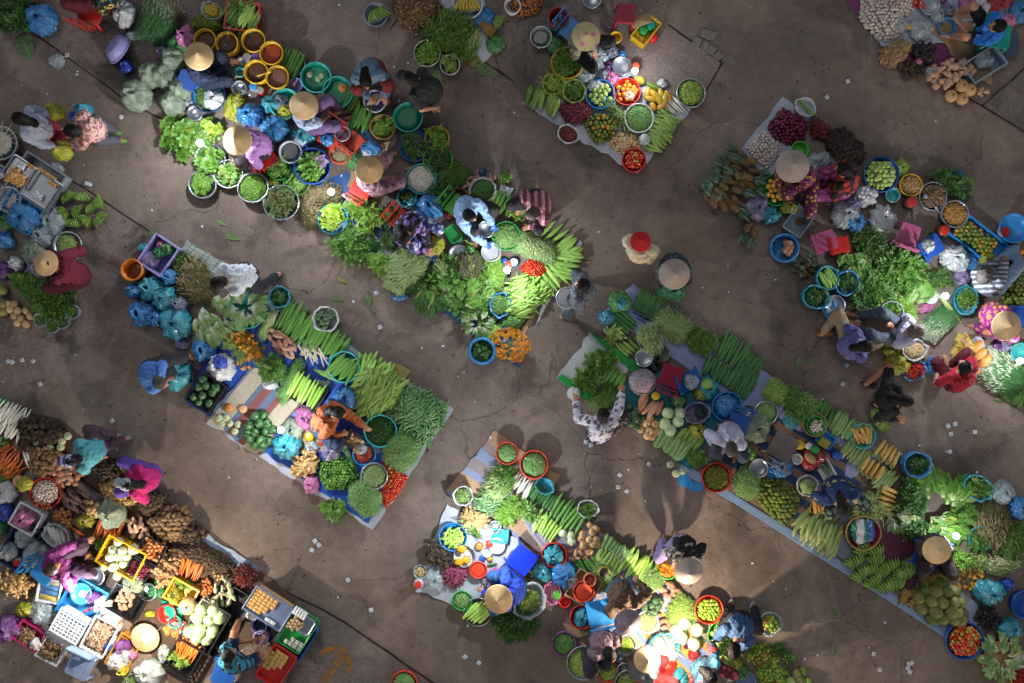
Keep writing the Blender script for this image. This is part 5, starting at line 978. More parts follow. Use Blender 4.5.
items('gourd','small pale green gourd from the big heap at the lower right of the slope','gourd',[(508,288),(518,274),(538,282),(548,290),(540,304),(524,318),(508,312)],P_gou,.17,.12,sp=.06,ang=-20,spread=22,tilt=.15,stretch=(1,.3,.28),base=veg(LUFFA,.3,6));heap('bean_pods','small green pods below the rolled blue bag','pea pods',[(500,318),(512,312),(526,318),(518,330),(500,330)],B_cut,m_beand,.09,.02,.018,3);row('gourd','curved green gourd at the bottom tip of the slope','gourd',(485,330),(496,336),5,-40,18,P_gou,2.6,.03)
tub(505,336,8,p_blue,'blue bowl under the squash flowers',.1,.8,'bowl','bowl');items('squash_flower','orange squash flower fanned out at the bottom tip of the slope','squash flower',ell(510,345,17,14,30),P_sqf,.09,.07,sp=.042,fan=(510,343),spread=25,tilt=.3,zk=.3,z0=.1)
sheet([(545,296),(580,240),(582,243),(534,330)],paper,'white sheet edge along the right side of the slope',.006,.01,nx=6,ny=14);sheet([(518,336),(536,306),(539,308),(524,338)],w_crd,'cardboard edge below the small gourds',.01,.01,nx=4,ny=8)
person('grey-haired person in a maroon striped blouse picking gourds at the right edge',(532,214),(540,200),140,cloth('maroon_stripe_shirt','#7a3444',('stripes','#b58a92',60)),cloth('dark_check_trousers','#2a2830'),[(519,208,.25),(530,227,.2)],[(548,214),(528,206)],.26,hair=hairg)
# ================================================================ B: left-hand stalls and the blue tarp block
_w=cloth('white_blue_coat','#a9b4cf');person('woman in a pale blue coat and red trousers walking left',(20,119),(42,130),190,_w,cloth('crimson_trousers','#a8243f'),[(50,118,.6),(60,148,.55)],[(58,128),(66,136)],.85,long_hair=True,L=.66)
person('person in a pink patterned blouse walking behind the pale blue coat',(72,131),(96,129),185,cloth('pink_pattern_shirt','#c79a90',('floral','#7a4a52',22)),cloth('grey_trousers','#4f5058'),[(82,113,.6),(70,145,.6)],[(116,132),(121,140)],.85,shoes=p_dgr)
bag(54,112,9,b_yel,'yellow green bag carried between the two walking women',.3,z=.35,ry=8);bag(83,110,9,b_teal,'teal bag carried by the pink-bloused walker',.25,z=.35,ry=7);bag(77,117,6,b_roy,'royal blue bag carried under the teal one',.2,z=.35);bag(62,151,9,b_yel,'olive bag hanging from the pale blue coat',.3,z=.25,ry=10)
tub(0,143,16.5,s_alu,'wide aluminium basin of shredded white roots at the left edge',.15,.8,fill=hp('shredded_root','shredded white root in the aluminium basin','shredded root',L_thin,m_rad,.05,.03))
tub(-1,172,7,s_alu,'aluminium bowl below the wide basin at the left edge',.12,.8,'bowl','bowl')
crate(30,190,46,62,33,p_gry,'grey table box under the steel food trays',.2,solid=True,slots=3)
tray(21,172,32,24,33,s_ste,'steel tray of fried food and white cakes',.04,.2);tray(41,190,34,32,33,s_ste,'steel tray with a line of orange tofu along its edge',.04,.2,r=.02)
slabs('tofu_block','orange tofu block lined along the steel tray edge','tofu',47,174,33,7,1,3,3,(.042,.05,.025),M('orange_tofu','#d39a4a',rough=.5),.24);slabs('tofu_block','orange tofu block in the short second line on the steel tray','tofu',52,184,33,3,1,3,3,(.042,.05,.025),M('orange_tofu','#d39a4a'),.24);slabs('white_cake','white rice cake laid on the upper steel tray','rice cake',20,164,33,3,2,4,4,(.06,.055,.03),paper,.24)
slabs('tofu_block','orange cake at the corner of the upper steel tray','tofu',31,166,33,3,1,3,3,(.042,.06,.025),M('orange_tofu','#d39a4a'),.24);heap('fried_tofu','fried golden pieces on the upper steel tray','fried tofu',quad(16,178,20,14,33),B_root,M('fried_gold','#c98a3a','#d9b07a',rough=.6),.05,.23,.04,2);heap('rice_flour','white scraps on the lower steel tray','rice noodles',quad(38,196,10,8,33),B_bit,paper,.03,.24,.02)
tray(21,210,40,36,33,p_sky,'large blue tray holding shiny blue bags',.1,.1);obag(8,199,13,b_milk,'open white bag of noodles at the left edge',.2,fill=hp('noodles','pale noodles in the open white bag','noodles',L_thin,m_rad,.03,.03));bag(25,218,16,b_blue,'shiny blue bag heap on the large blue tray',.24,ry=13,ang=20,z=.1);bag(8,221,8,b_gre,'green bag beside the shiny blue bag heap',.22)
sheet([(50,165),(64,176),(68,184),(54,176)],cloth('flag_cloth','#2f6a9a',('stripesuv','#a8343f',20)),'blue and red striped cloth strip beside the steel trays',.02,.02,nx=8,ny=6);bag(57,168,8,b_clear,'limp clear bag lying beside the striped cloth strip',.05,False,ry=5,ang=30);put('crumpled_paper','crumpled white paper near the seam by the banana bunches','paper',88,184,(mesh('crumpled_paper',rough(sph(8,6,(.6,.4,.15)),.25,3,2),paper),),.1,.03,20)
for i,(x,y,a)in enumerate(((70,197,60),(83,198,100),(64,214,150),(78,212,20),(94,208,60),(100,202,-20),(74,224,100),(86,221,140),(101,219,40))):put('banana_bunch','green banana bunch laid out on the ground beside the left trays','bananas',x,y,P_ban[i%2],.2,.06,a,group='green banana bunches on the ground, far left')
for x,y,r,m,n in((52,222,13,b_clear,'clear bag of greens below the blue tray'),(43,236,12,b_clear,'clear bag of cut vegetables left of the round basin'),(33,251,12,b_pgr,'clear bag packed with green shreds left of the conical hat'),(5,240,9,b_blue,'blue bag at the left edge below the tray'),(17,264,7,b_milk,'white and green printed bag beside the shred bag'),(39,268,12,b_lil,'mauve bag under the conical hat')):bag(x,y,r,m,n,.2,amp=.28)
tub(67,245,13.5,s_alu,'round aluminium basin of bagged food by the maroon shirt',.12,.85,fill=hp('sliced_vegetables','pale sliced vegetables in the round aluminium basin','vegetables',B_bit,m_gua,.04,.025));bag(68,258,10,b_clear,'clear bag hanging over the round basin edge',.14,z=.06)
person('seller in a maroon shirt with a tilted conical hat, far left',(49,264),(80,276),190,cloth('maroon_shirt','#6a1630'),cloth('maroon_trousers','#4f1226'),[(81,253,.3),(62,268,.3)],[(66,290),(66,262)],.3,hat_m,26,mask=cloth('grey_mask','#6a6a70'),L=.72)
heap('leafy_greens','dark leafy greens in front of the maroon shirt','greens',[(8,276),(30,270),(50,284),(76,290),(70,314),(46,318),(24,298)],L_sprig,m_herb,.14,.02,.035,3)
for x,y in((40,320),(52,326),(60,314),(72,312),(62,322)):obag(x,y,7,b_clear,'small clear bag of herbs at the lower end of the dark greens',.1,fill=hp('herbs','herbs in a small clear bag','herbs',L_herb,m_herb,.03,.03))['group']='small clear herb bags'
for o in[o for o in COL.objects if o.get('label')=='herbs in a small clear bag']:o['group']='herbs in the small clear bags'
for x,y in((2,290),(3,304),(2,311)):put('gourd','big round yellow green gourd at the left edge','gourd',x,y,P_coc[0],.17,.08,group='round gourds at the left edge')
items('jicama','round pale brown jicama at the lower left of the dark greens','jicama',[(4,302),(14,296),(24,304),(32,314),(28,328),(16,322)],P_jic,.12,.02,sp=.11);bag(3,270,9,b_pur,'dark violet bag at the left edge above the gourds',.16)
# ---- crate, bucket and teal bags
crate(158,255,27,33,34,p_lil,'lilac crate of bagged vegetables beside the orange bucket',.22,solid=True,slots=3);bag(151,260,9,b_lil,'mauve bag inside the lilac crate',.14,z=.09);bag(161,245,5,b_pink,'pink bag at the top of the lilac crate',.12,z=.1);bag(168,249,7,b_gre,'light green bag inside the lilac crate',.14,z=.1);bag(160,253,6,b_emr,'bright green bag inside the lilac crate',.15,z=.1);bag(144,249,6,b_teal,'teal bag behind the lilac crate',.14)
bucket(132,270,10.5,p_orn,'bright orange bucket beside the lilac crate',liquid(x_cup,'water','brown water in the orange bucket','water'),.26,fz=.3)
for x,y,r,m,n in((151,288,13,b_teal,'round teal bag below the orange bucket'),(164,299,13,b_teal,'teal bag between its teal and blue neighbours'),(142,314,13,b_blue,'bright blue bag lowest left of its cluster'),(176,324,17,b_teal,'largest teal bag at the bottom of its cluster'),(170,277,8,b_blue,'blue bag flap under the lilac crate corner'),(134,291,7,b_blue,'small blue bag left of the round teal bag'),(157,318,9,b_blue,'blue bag between the bright blue and the largest teal bag'),(180,304,8,b_grey,'grey bag behind the napa pile')):bag(x,y,r,m,n,.26,amp=.25)
sheet([(186,240),(228,264),(212,282),(172,258)],cloth('check_cloth','#a3ada5',('checkuv','#6a7a70',55,'#8f9a92',40)),'grey checked cloth under the dry herb stack',.01,.02)
heap('dry_herbs','dry brown stack of herb stems behind the napa cabbages','herbs',[(182,262),(200,256),(214,276),(214,300),(196,306),(178,290)],L_fine+L_stalk,m_dry,.16,.02,.03,3,ang=35,spread=30,tilt=.15);heap('grey_green_herbs','grey green herb bunches beside the lilac crate','herbs',[(172,256),(188,250),(196,262),(186,278),(172,272)],L_fine,m_dark,.1,.02,.028,3)
person('man in a white shirt bending down, legs stretched right',(218,283),(248,275),160,cloth('white_stripe_shirt','#ccd3dc'),cloth('black_trousers2','#1c1f27'),[(212,290,.35),(252,275,.6)],[(279,274),(256,283)],.75,shoes=cloth('slate_shoe','#3b4a6a'),long_sleeve=False,L=.7)
# ---- blue tarp
t_blue=M('royal_blue_tarp','#1a46a0','#2150ac',rough=.4,nz=.3,ns=6,bump=.25,bs=16);t_whi=M('white_sheet','#b3b9c6','#a8aebc',rough=.5,nz=.25,ns=7,bump=.3,bs=14);t_str=M('striped_mat','#9a5a55',rough=.85,pat=('stripesuv','#5a7088',25,'#b3a893'),nz=.3,bump=.3,bs=100)
sheet([(268,297),(454,409),(373,530),(208,424)],t_whi,'white sheet showing as a border around the blue tarp',.006,.012,nx=40,ny=30);sheet([(240,290),(444,405),(369,523),(185,400)],t_blue,'royal blue tarp under the big left vegetable block',.014,.014,nx=40,ny=30);sheet([(252,366),(302,402),(258,456),(206,420)],t_str,'red, blue and cream striped mat under the watermelons',.03,.012);sheet([(393,362),(412,372),(400,384),(384,378)],M('kraft','#9c8a52',rough=.8),'tan sheet corner under the light gourds',.03,.01,nx=6,ny=6)
items('cabbage','napa cabbage in the loose pile behind the orange flowers','cabbage',[(192,312),(204,304),(228,320),(224,334),(206,338),(194,328)],P_nap2,.26,.1,sp=.1,ang=60,spread=15,tilt=.15,zk=.2,stretch=(1,.8,.8));items('cabbage','small napa cabbage beside the bending man in white','cabbage',[(212,292),(230,290),(234,304),(216,306)],P_nap2,.2,.06,sp=.1,ang=60,spread=20,zk=.2)
tub(247,309,19,p_teal,'teal basin of napa cabbages arranged in a circle',.16,.85);items('cabbage','napa cabbage arranged in a circle in the teal basin','cabbage',ell(247,308,10),P_nap2,.27,.05,sp=.08,fan=(247,308),spread=10,tilt=.1,z0=.1,zk=.2,stretch=(1,1,.8));obag(279,297,11,b_teal,'open teal bag of dark herbs behind the napa basin',.16,fill=hp('dark_herbs','dark herbs in the open teal bag','herbs',L_fine,m_dark,.06,.03));heap('lemongrass','pale fibrous bundle of lemongrass beside the napa basin','lemongrass',[(266,313),(278,318),(268,338),(258,330)],L_stalk,m_stalk,.1,.03,.02,3,ang=115,spread=6,tilt=.05)
items('squash_flower','orange squash flower in the loose pile on the left block','squash flower',[(224,328),(240,326),(258,344),(264,354),(256,362),(240,350),(226,342)],P_sqf,.085,.08,sp=.042,tilt=.4,zk=.3,base=leaf(1,.3));heap('flower_stems','green stems and buds under the squash flowers','flower stems',[(216,330),(232,326),(250,360),(246,368),(226,348)],L_fine,m_fst,.08,.03,.03,3)
items('squash_flower','squash flower lying apart below the loose flower pile','squash flower',quad(246,365,12,9,30),P_sqf,.085,.02,sp=.06);bag(204,350,12,b_blue,'blue bag behind the white bag left of the flowers',.2);bag(221,367,14.5,b_milk,'white bag with a blue bag inside, left of the striped mat',.26);bag(220,362,7,b_roy,'royal blue bag on top of the white bag',.12,z=.22);bag(182,345,8,b_lil,'lilac bag between teal bags and blue bag',.1,False,ry=5)
row('luffa','long dark green luffa at the upper left of the blue tarp','luffa',(282,314),(298,324),7,-60,30,P_luf,2.3,.04);row('cucumber','green cucumber in the double row along the upper tarp edge','cucumber',(300,323),(342,349),12,-62,20,P_luf,2.9,.04);row('cucumber','green cucumber in the front row along the upper tarp edge','cucumber',(298,333),(312,343),4,-62,18,P_luf,2.8,.03)
items('sweet_potato','brown sweet potato in the pile beside the parsley','sweet potato',[(267,334),(278,329),(294,342),(300,356),(290,362),(276,348)],P_swt,.15,.06,sp=.085,ang=30,spread=30,stretch=(1,.5,.45));row('shoot','white shoot in the fanned heap behind the teal luffa bowl','shoot',(303,352),(324,358),11,80,18,P_bam,1.5,.05,ja=22,jit=3);row('shoot','white shoot in the rear fan of shoots','shoot',(304,348),(322,350),8,-50,14,P_bam,1.4,.03,ja=20,jit=3)
heap('parsley','dark curly parsley mound beside the striped mat','parsley',[(259,360),(272,352),(288,364),(286,380),(272,384),(260,376)],L_fine,m_herb,.16,.03,.024,4);heap('yardlong_beans','bundle of long beans beside the celery-green luffas','yardlong beans',[(292,364),(302,368),(292,396),(284,400),(280,386)],B_long,m_beand,.09,.03,.02,3,ang=118,spread=9,tilt=.06);bag(270,385,8,b_milk,'white bag under the parsley mound',.08,False,ry=5)
crate(305,391,38,26,33,p_blk,'black crate of light green luffas',.1,solid=True,slots=3);row('luffa','light green luffa in the black crate','luffa',(293,383),(318,398),9,-62,25,P_cel,1.9,.09,ja=2)
tub(344,367,15.5,p_cyan,'pale teal bowl of luffas',.15,.85,fill=lambda px,py,r,ry,a,z:row('luffa','luffa lying in the pale teal bowl','luffa',(334,363),(352,372),9,-52,22,P_luf,2.6,z,ja=10));row('luffa','luffa fallen beside the pale teal bowl','luffa',(325,374),(330,377),3,20,18,P_luf,2.2,.04)
items('watermelon','small striped watermelon piled on the striped mat','watermelon',[(243,420),(258,410),(278,424),(274,436),(268,452),(252,446),(241,434)],P_mel,.15,.05,sp=.135,tilt=.5);crate(206,393,26,32,33,p_blk,'dark crate of watermelons left of the striped mat',.2);items('watermelon','striped watermelon in the dark crate','watermelon',quad(206,392,20,26,33),P_mel,.14,.03,sp=.13,z0=.1)
put('pumpkin','orange pumpkin at the left end of the striped mat','pumpkin',229,408,P_pumo[0],.13);put('pumpkin','pale brown pumpkin beside the orange one on the striped mat','pumpkin',243,409,P_pum[0],.13);items('squash','brown green squash at the lower left edge of the striped mat','squash',[(214,418),(222,414),(242,424),(240,436)],P_gpa,.11,.02,sp=.11)
bag(306,418,11,b_pink,'pink bag hanging by the orange jacket',.2,ry=13);bag(292,430,12,b_pgr,'clear bag of greens beside the lit lamp on the blue block',.18);bag(287,446,14,b_teal,'pale teal bag below the lit lamp',.28);lamp(281,430,'lit lamp on a slanting stick beside the watermelons',30,.4)
person('person in an orange jacket picking chillies, arm stretched right',(339,413),(320,424),20,cloth('orange_jacket','#a8542a'),cloth('navy_trousers2','#26344f'),[(372,431,.25),(340,434,.3)],[(338,438),(330,402)],.28,long_hair=True,strap=p_blk,bun=True);bag(346,398,13,b_blue,'blue and teal bag behind the orange jacket',.22);bag(350,412,7,b_pur,'violet cloth bag by the hair of the orange jacket',.12);sheet([(296,430),(330,425),(335,450),(300,455)],w_crd,'cardboard seat mat under the orange jacket',.035,.01,nx=8,ny=8)
tub(380,431,16,p_cyan,'pale teal bowl of small green chillies',.14,.85,fill=hp('green_chillies','small dark green chillies filling the pale teal bowl','chillies',B_chil,m_chl,.05,.016,3));tub(354,441,8.5,p_whi,'white and navy pot with ginger inside',.14,.9,'pot','pot',p_navy,hp('ginger','ginger in the white and navy pot','ginger',B_gin,m_gin,.02,.05));tub(364,454,11.5,p_sky,'sky blue bowl of red chilli powder',.08,.85,'bowl','bowl',fill=liquid(x_redp,'chilli_powder','red chilli powder mound in the sky blue bowl','chilli powder',.95,.06));bag(361,449,6,b_clear,'clear bag sitting on the red chilli powder',.1,z=.1);jar(356,450,3.5,p_yel,'yellow jar beside the white and navy pot',.12,p_yel)
tub(374,476,13,p_whi,'white-rimmed basket of pale beans',.12,.85,'basket','basket',s_ste,hp('pale_beans','pale beans in the white-rimmed basket','beans',B_bean,m_long,.05,.018,3));items('tomato','small red tomato in the heap along the right tarp edge','tomato',[(380,460),(392,464),(408,476),(400,492),(386,508),(379,494),(389,476)],P_tom,.036,.04,sp=.034,base=B_ball(1)[0]);items('tomato','half ripe small tomato among the red ones along the right tarp edge','tomato',[(382,460),(394,466),(402,474),(390,490)],P_tomg,.034,.03,sp=.07,z0=.05)
heap('long_bean_pieces','pale green bean heap at the bottom of the blue tarp','beans',[(349,484),(366,478),(382,496),(378,514),(364,518),(348,503)],B_bean,m_bean,.13,.03,.018,4);items('lime','green lime heaped on the blue tarp','lime',[(320,462),(336,454),(354,464),(358,480),(344,490),(326,490),(318,478)],P_lim,.05,.11,sp=.047,base=B_ball(1)[0]);heap('scallions','scallions lying between limes and chilli powder','scallions',quad(349,456,26,8,62),L_blade,m_blade,.05,.03,.022,2,ang=62,spread=6,tilt=.06)
heap('ginger_roots','ginger roots heaped at the lower left of the blue block','ginger',[(292,468),(304,450),(318,452),(320,466),(310,478),(298,476)],B_gin,m_gin,.1,.03,.035,3);jar(309,437,5,b_yel,'yellow bag of powder by the orange jacket',.1,p_yel);jar(321,443,3,p_gre,'small green dish with sauce on the cardboard',.05,p_red);bag(330,452,9,b_lil,'lilac clear bag above the limes',.16,ry=11);bag(312,447,7,b_clear,'clear bag of garlic above the ginger roots',.1);bag(311,484,8,b_pink,'pink bag at the lower left edge of the blue block',.14,ry=10)
items('greens_bunch','mustard lettuce bunch at the bottom edge of the blue tarp','greens',[(328,498),(340,494),(346,506),(340,512),(328,508)],P_letb,.22,.06,sp=.1,ang=100,spread=20,tilt=.1,zk=.1)
items('gourd','light green gourd in the big heap at the upper right of the blue block','gourd',[(353,384),(362,360),(384,372),(404,384),(396,404),(376,416),(358,414)],P_bit,.2,.1,sp=.058,ang=-55,spread=25,tilt=.12,stretch=(1,.27,.26),base=veg(LUFFA,.3,6));items('gourd','light curved gourd in the rear row above the big heap','gourd',[(360,358),(368,358),(392,372),(388,382),(362,376)],P_gou,.22,.05,sp=.06,ang=-62,spread=12,stretch=(1,.25,.25))
items('cucumber','white-striped cucumber in the heap at the right corner of the blue block','cucumber',[(394,398),(410,386),(446,405),(441,424),(427,443),(404,432),(392,416)],P_cuc2,.14,.1,sp=.05,ang=-45,spread=45,tilt=.15,stretch=(1,.28,.27),base=veg(GOURD,.3,6));heap('green_beans','green bean heap below the striped cucumbers','beans',[(384,438),(402,426),(424,442),(418,459),(402,474),(382,461)],B_bean,m_bean,.13,.03,.018,4)
obag(326,319,13,b_milk,'white bag of dark round squash standing alone in the aisle',.18,fill=its('squash','dark round squash in the white bag','squash',P_sqd,.1,.03,sp=.09))
person('man in a blue shirt bending to pack a teal bag',(161,383),(150,371),20,cloth('cornflower_shirt','#4a78c4'),cloth('dark_trousers3','#252530'),[(170,378,.4),(164,368,.4)],[(184,355),(160,356)],.7,long_sleeve=False,hair=hairg,L=.6);bag(178,375,14,b_teal,'teal bag being packed by the blue-shirted man',.3,ry=15,seed=9)
# ================================================================ C: root vegetable stall, lower left
t_grey=M('dusty_tarp','#6f7688','#7d8494',rough=.7,nz=.4,bump=.3,bs=14)
sheet([(-10,400),(60,420),(300,600),(180,700)],M('brown_sacking','#5a4a3f',rough=.95,nz=.4,bump=.4,bs=60),'brown sacking spread under the root vegetable stall',.006,.01,nx=40,ny=30);sheet([(200,530),(262,570),(256,578),(196,538)],M('printed_tarp','#7f93b0','#8d9dbd',rough=.5,pat=('dots','#a8554a',6)),'printed sheet edge along the root stall',.014,.012,nx=16,ny=4);sheet([(-8,396),(8,398),(10,406),(-6,412)],p_gre,'green plastic sheet corner at the left edge by the radishes',.03,.03,nx=6,ny=6)
row('radish','long white radish in the upper row at the left edge','radish',(-4,407),(26,418),12,-55,20,P_rad,1.8,.06,ja=8);row('radish','white radish in the lower row at the left edge','radish',(-4,422),(20,432),9,-55,18,P_rad,1.8,.04,ja=10);row('radish','single white radish lying among the brown roots','radish',(27,461),(30,459),2,70,15,P_rad,1.8,.1)
items('carrot','orange carrot in the heap at the left edge','carrot',[(-4,452),(8,444),(22,454),(26,470),(12,478),(-4,468)],P_car,.16,.08,sp=.055,ang=-50,spread=12,tilt=.1,stretch=(1,.2,.2));heap('leafy_tops','pale green tops below the left carrot heap','greens',[(-4,470),(8,474),(14,486),(8,496),(-4,492)],L_fine,m_ctop,.08,.02,.03,2);heap('leafy_tops','green leaves between radishes and carrots at the left edge','greens',[(-4,432),(10,436),(10,446),(-4,450)],L_big,m_let,.07,.02,.05,2)
R_=[([(18,420),(34,416),(56,424),(66,434),(60,444),(40,446),(22,440)],P_drk,.1,'dark taro root at the top of the root stall'),([(28,446),(48,440),(60,452),(58,468),(44,482),(30,470)],P_brn,.09,'brown yam bean in the middle left of the root stall'),([(92,468),(106,458),(120,462),(118,478),(104,486)],P_drk,.07,'small dark root beside the teal shirt'),([(100,486),(112,478),(134,490),(136,502),(120,508),(104,500)],P_pot,.085,'pale potato beside the white cap'),([(84,502),(100,496),(110,510),(104,518),(88,516)],P_pot,.085,'pale potato above the carrot bundle'),([(148,520),(166,506),(184,508),(194,524),(180,540),(160,540)],P_brn,.09,'brown yam at the upper middle edge of the root stall'),([(180,524),(196,520),(206,534),(196,544),(180,542)],P_drk,.085,'dark yam on the outer edge of the root stall')]
heap('tiny_taro','tiny dark taro below the magenta shirt','taro',[(136,500),(152,488),(166,494),(164,508),(150,518),(138,512)],B_ball(.05),m_drk,.1,.02,.04,3);heap('small_tubers','small dark tubers along the outer edge of the root stall','tubers',[(176,548),(198,540),(226,556),(236,566),(226,574),(200,572),(182,560)],B_ball(.05),m_drk,.1,.02,.04,3)
for s_,p_,d_,n_ in R_:items('root' if p_ is not P_pot else 'potato',n_,'root vegetable',s_,p_,d_,.1,sp=d_*.85,tilt=.5,base=B_ball(1)[0])
for i,(x,y)in enumerate(((68,436),(62,441),(61,447),(37,442),(50,448),(36,451),(57,432))):put('squash','green brown squash among the roots by the white-capped teal shirt','squash',x,y,P_gpa[0],.12,.1,i*50,group='squash near the teal shirt')
items('sweet_potato','pinkish sweet potato in the heap by the teal shirt','sweet potato',[(52,456),(66,454),(72,466),(84,474),(80,488),(62,484),(50,474)],P_swt,.12,.07,sp=.09,tilt=.3,stretch=(1,.75,.7));row('yam','long purple yam below the teal shirt','yam',(78,482),(94,496),6,30,26,P_yam,3,.05,jit=4,ja=14);items('yam','dark long yam at the left of the potato heap','yam',[(66,494),(78,490),(92,504),(86,512),(70,508)],P_yam,.2,.04,sp=.1,ang=40,stretch=(1,.3,.3))
items('squash','pale pear-shaped squash behind the onion crate','squash',[(128,520),(142,512),(156,528),(150,538),(136,536),(126,528)],P_pear,.15,.05,sp=.11,ang=80,stretch=(1,.55,.5));heap('galangal','knobbly galangal roots beside the right carrot bundle','galangal',[(154,566),(164,552),(178,556),(182,566),(172,584),(158,586)],B_gin,m_tum,.1,.02,.035,3);items('root','wrinkled root behind the galangal','root vegetable',[(162,550),(184,546),(188,556),(172,558)],P_brn,.08,.04,sp=.07)
heap('dried_chillies','dark red dried chillies at the right tip of the root stall','dried chillies',[(234,570),(246,562),(258,572),(254,586),(242,588),(234,580)],B_chip,m_chd,.1,.02,.022,3)
row('carrot','orange carrot in the bundle under the cabbage bag','carrot',(97,527),(118,538),11,108,24,P_car,1.4,.08,ja=12);row('carrot','orange carrot of the second layer under the cabbage bag','carrot',(100,525),(114,532),6,100,20,P_car,1.4,.13,ja=12);heap('carrot_tops','green carrot tops in front of the purple blouse','greens',[(92,536),(102,536),(112,548),(104,552),(94,548)],L_fine,m_ctop,.06,.02,.028,3)
row('carrot','orange carrot in the bundle at the heart of the dark tubers','carrot',(181,566),(200,574),11,108,18,P_car,1.3,.1,ja=8);heap('carrot_tops','light green carrot tops beside the galangal','greens',[(176,576),(192,580),(198,590),(186,592),(176,586)],L_fine,m_ctop,.08,.02,.028,3);items('onion','small orange shallot beside the pale gourds','onion',[(196,584),(208,578),(216,590),(206,600),(198,596)],P_oni,.05,.04,sp=.046);items('squash','grey green long gourd at the right of the root stall','squash',[(216,584),(228,580),(240,592),(232,602),(216,600)],P_pearg,.18,.04,sp=.1,ang=70,spread=30,stretch=(1,.4,.4));items('squash','round ribbed squash beside the long gourds','squash',[(206,596),(218,596),(226,612),(216,616),(206,606)],P_gpa,.13,.03,sp=.115);items('root','pale round root among the small dark tubers','root vegetable',[(214,572),(226,574),(228,582),(216,580)],P_pot,.05,.03,sp=.06)
bag(112,514,13.5,b_pgr,'pale bag of two cabbages over the carrot bundle',.3,ry=15,amp=.1);items('onion','orange onion in the heap beside the red garlic basin','onion',[(52,514),(62,506),(76,518),(72,528),(58,522)],P_oni,.065,.05,sp=.058)
tub(45,493,15.5,p_red,'red basin full of garlic',.12,.85,fill=its('garlic','garlic bulb in the red basin','garlic',P_gar,.045,.05,sp=.04,tilt=.6,base=B_ball(1)[0]));items('onion','pale onion at the front of the red garlic basin','onion',quad(44,505,16,6,20),P_oni,.055,.01,sp=.055,z0=.12);put('pumpkin','white ribbed pumpkin left of the red garlic basin','pumpkin',19,481,P_pum[0],.19,.1);bag(25,484,8,b_yel,'yellow bag lying on the white pumpkin',.14,z=.1);bag(5,492,12,b_milk,'white sack at the left edge under the carrots',.2);bag(32,478,8,b_grey,'grey bag behind the white pumpkin',.12)
person('person in a teal shirt and white cap leaning over the roots, feet to the right',(72,460),(96,449),175,cloth('teal_shirt','#4f9aa6'),cloth('brown_trousers','#4a3440'),[(80,470,.3),(106,458,.4)],[(118,436),(128,438)],.6,None,cap=cloth('white_cap','#b9bdd0',('stripes','#4a4a90',55)),shoes=cloth('blue_slipper','#3f6f8a'),L=.64)
person('person in a magenta shirt and white cap squatting at the roots',(128,484),(151,477),190,cloth('magenta_shirt','#b8186a'),cloth('violet_trousers2','#5a3f9a'),[(128,474,.3),(138,496,.3)],[(134,470),(136,490)],.32,None,cap=cloth('white_cap2','#aeb6bd'),long_hair=True);bag(128,467,9,b_yel,'tan bag beside the magenta shirt',.1,False,ry=6)
obag(56,536,14,b_milk,'open bag of white radishes behind the purple blouse',.14,ry=11,ang=40,fill=lambda px,py,r,ry,a,z:row('radish','white radish in the open bag behind the purple blouse','radish',(50,533),(64,541),6,75,16,P_rad,1.9,z));bag(86,521,10,b_yel,'yellow bag behind the carrot bundle',.14,ry=7);row('carrot','loose carrot by the yellow bag behind the bundle','carrot',(74,529),(80,533),3,30,12,P_car,1.3,.04)
person('person in a purple blouse reaching across to the carrots',(53,568),(62,562),-35,cloth('purple_blouse','#7d2f72'),cloth('dark_plum_trousers','#3a2235'),[(88,540,.25),(76,572,.3)],[(80,560),(80,574)],.3,hair=M('brown_hair','#3f2a22',rough=.5));chair(44,572,p_sky,'sky blue chair under the purple blouse',130,.22,.32,.2)
heap('red_peppers','red peppers in front of the purple blouse','peppers',quad(74,563,18,12,-20),B_chip,m_chr,.07,.03,.03,2)
crate(26,519,26,24,30,p_whi,'white crate holding a pink bag at the left',.2);bag(25,519,11,b_pink,'pink bag inside the white crate',.2,z=.05);crate(19,546,26,46,30,p_navy,'long navy crate of clear bags at the left edge',.14,solid=True,slots=3);bag(24,538,10,b_clear,'clear bag in the upper half of the navy crate',.16,z=.04);bag(8,552,10,b_clear,'clear bag of pink meat in the navy crate',.16,z=.04);bag(36,556,13,b_clear,'clear sack beside the sky blue chair',.24,ry=16);bag(5,512,9,b_roy,'royal blue bag at the left edge above the navy crate',.18);bag(0,528,8,b_emr,'green bag at the left edge',.16);jar(16,563,4,p_whi,'white and red bottle lying by the navy crate',.12,p_red)
crate(121,558,29,42,118,p_yel,'yellow crate of pale cabbages',.24,solid=False);items('cabbage','pale green cabbage in the yellow crate','cabbage',quad(121,557,20,34,30),P_cabw,.15,.04,sp=.14,z0=.12)
crate(151,551,22,24,118,p_blk,'black crate of orange onions',.18);items('onion','orange onion in the black crate','onion',quad(152,549,18,20,30),P_oni,.065,.04,sp=.058,z0=.1,base=B_ball(1)[0]);crate(138,571,20,22,118,p_blk,'black crate of red shallots',.14);items('shallot','red shallot in the black crate','shallot',quad(138,570,18,16,30),P_sha,.045,.03,sp=.04,z0=.1,base=B_ball(1)[0])
tub(95,577,9,s_ste,'steel bowl below the purple blouse',.1,.8,'bowl','bowl');tub(148,592,8.5,s_ste,'steel bowl beside the bagged cabbage',.1,.8,'bowl','bowl');bag(134,584,11,b_pgr,'bagged cabbage between crates and steel bowl',.22,amp=.1);tub(77,573,7,p_dgr,'white and green tub of peppers by the purple blouse',.12,.85);bag(156,590,9,b_emr,'dark green bag under the steel bowl',.08,False)
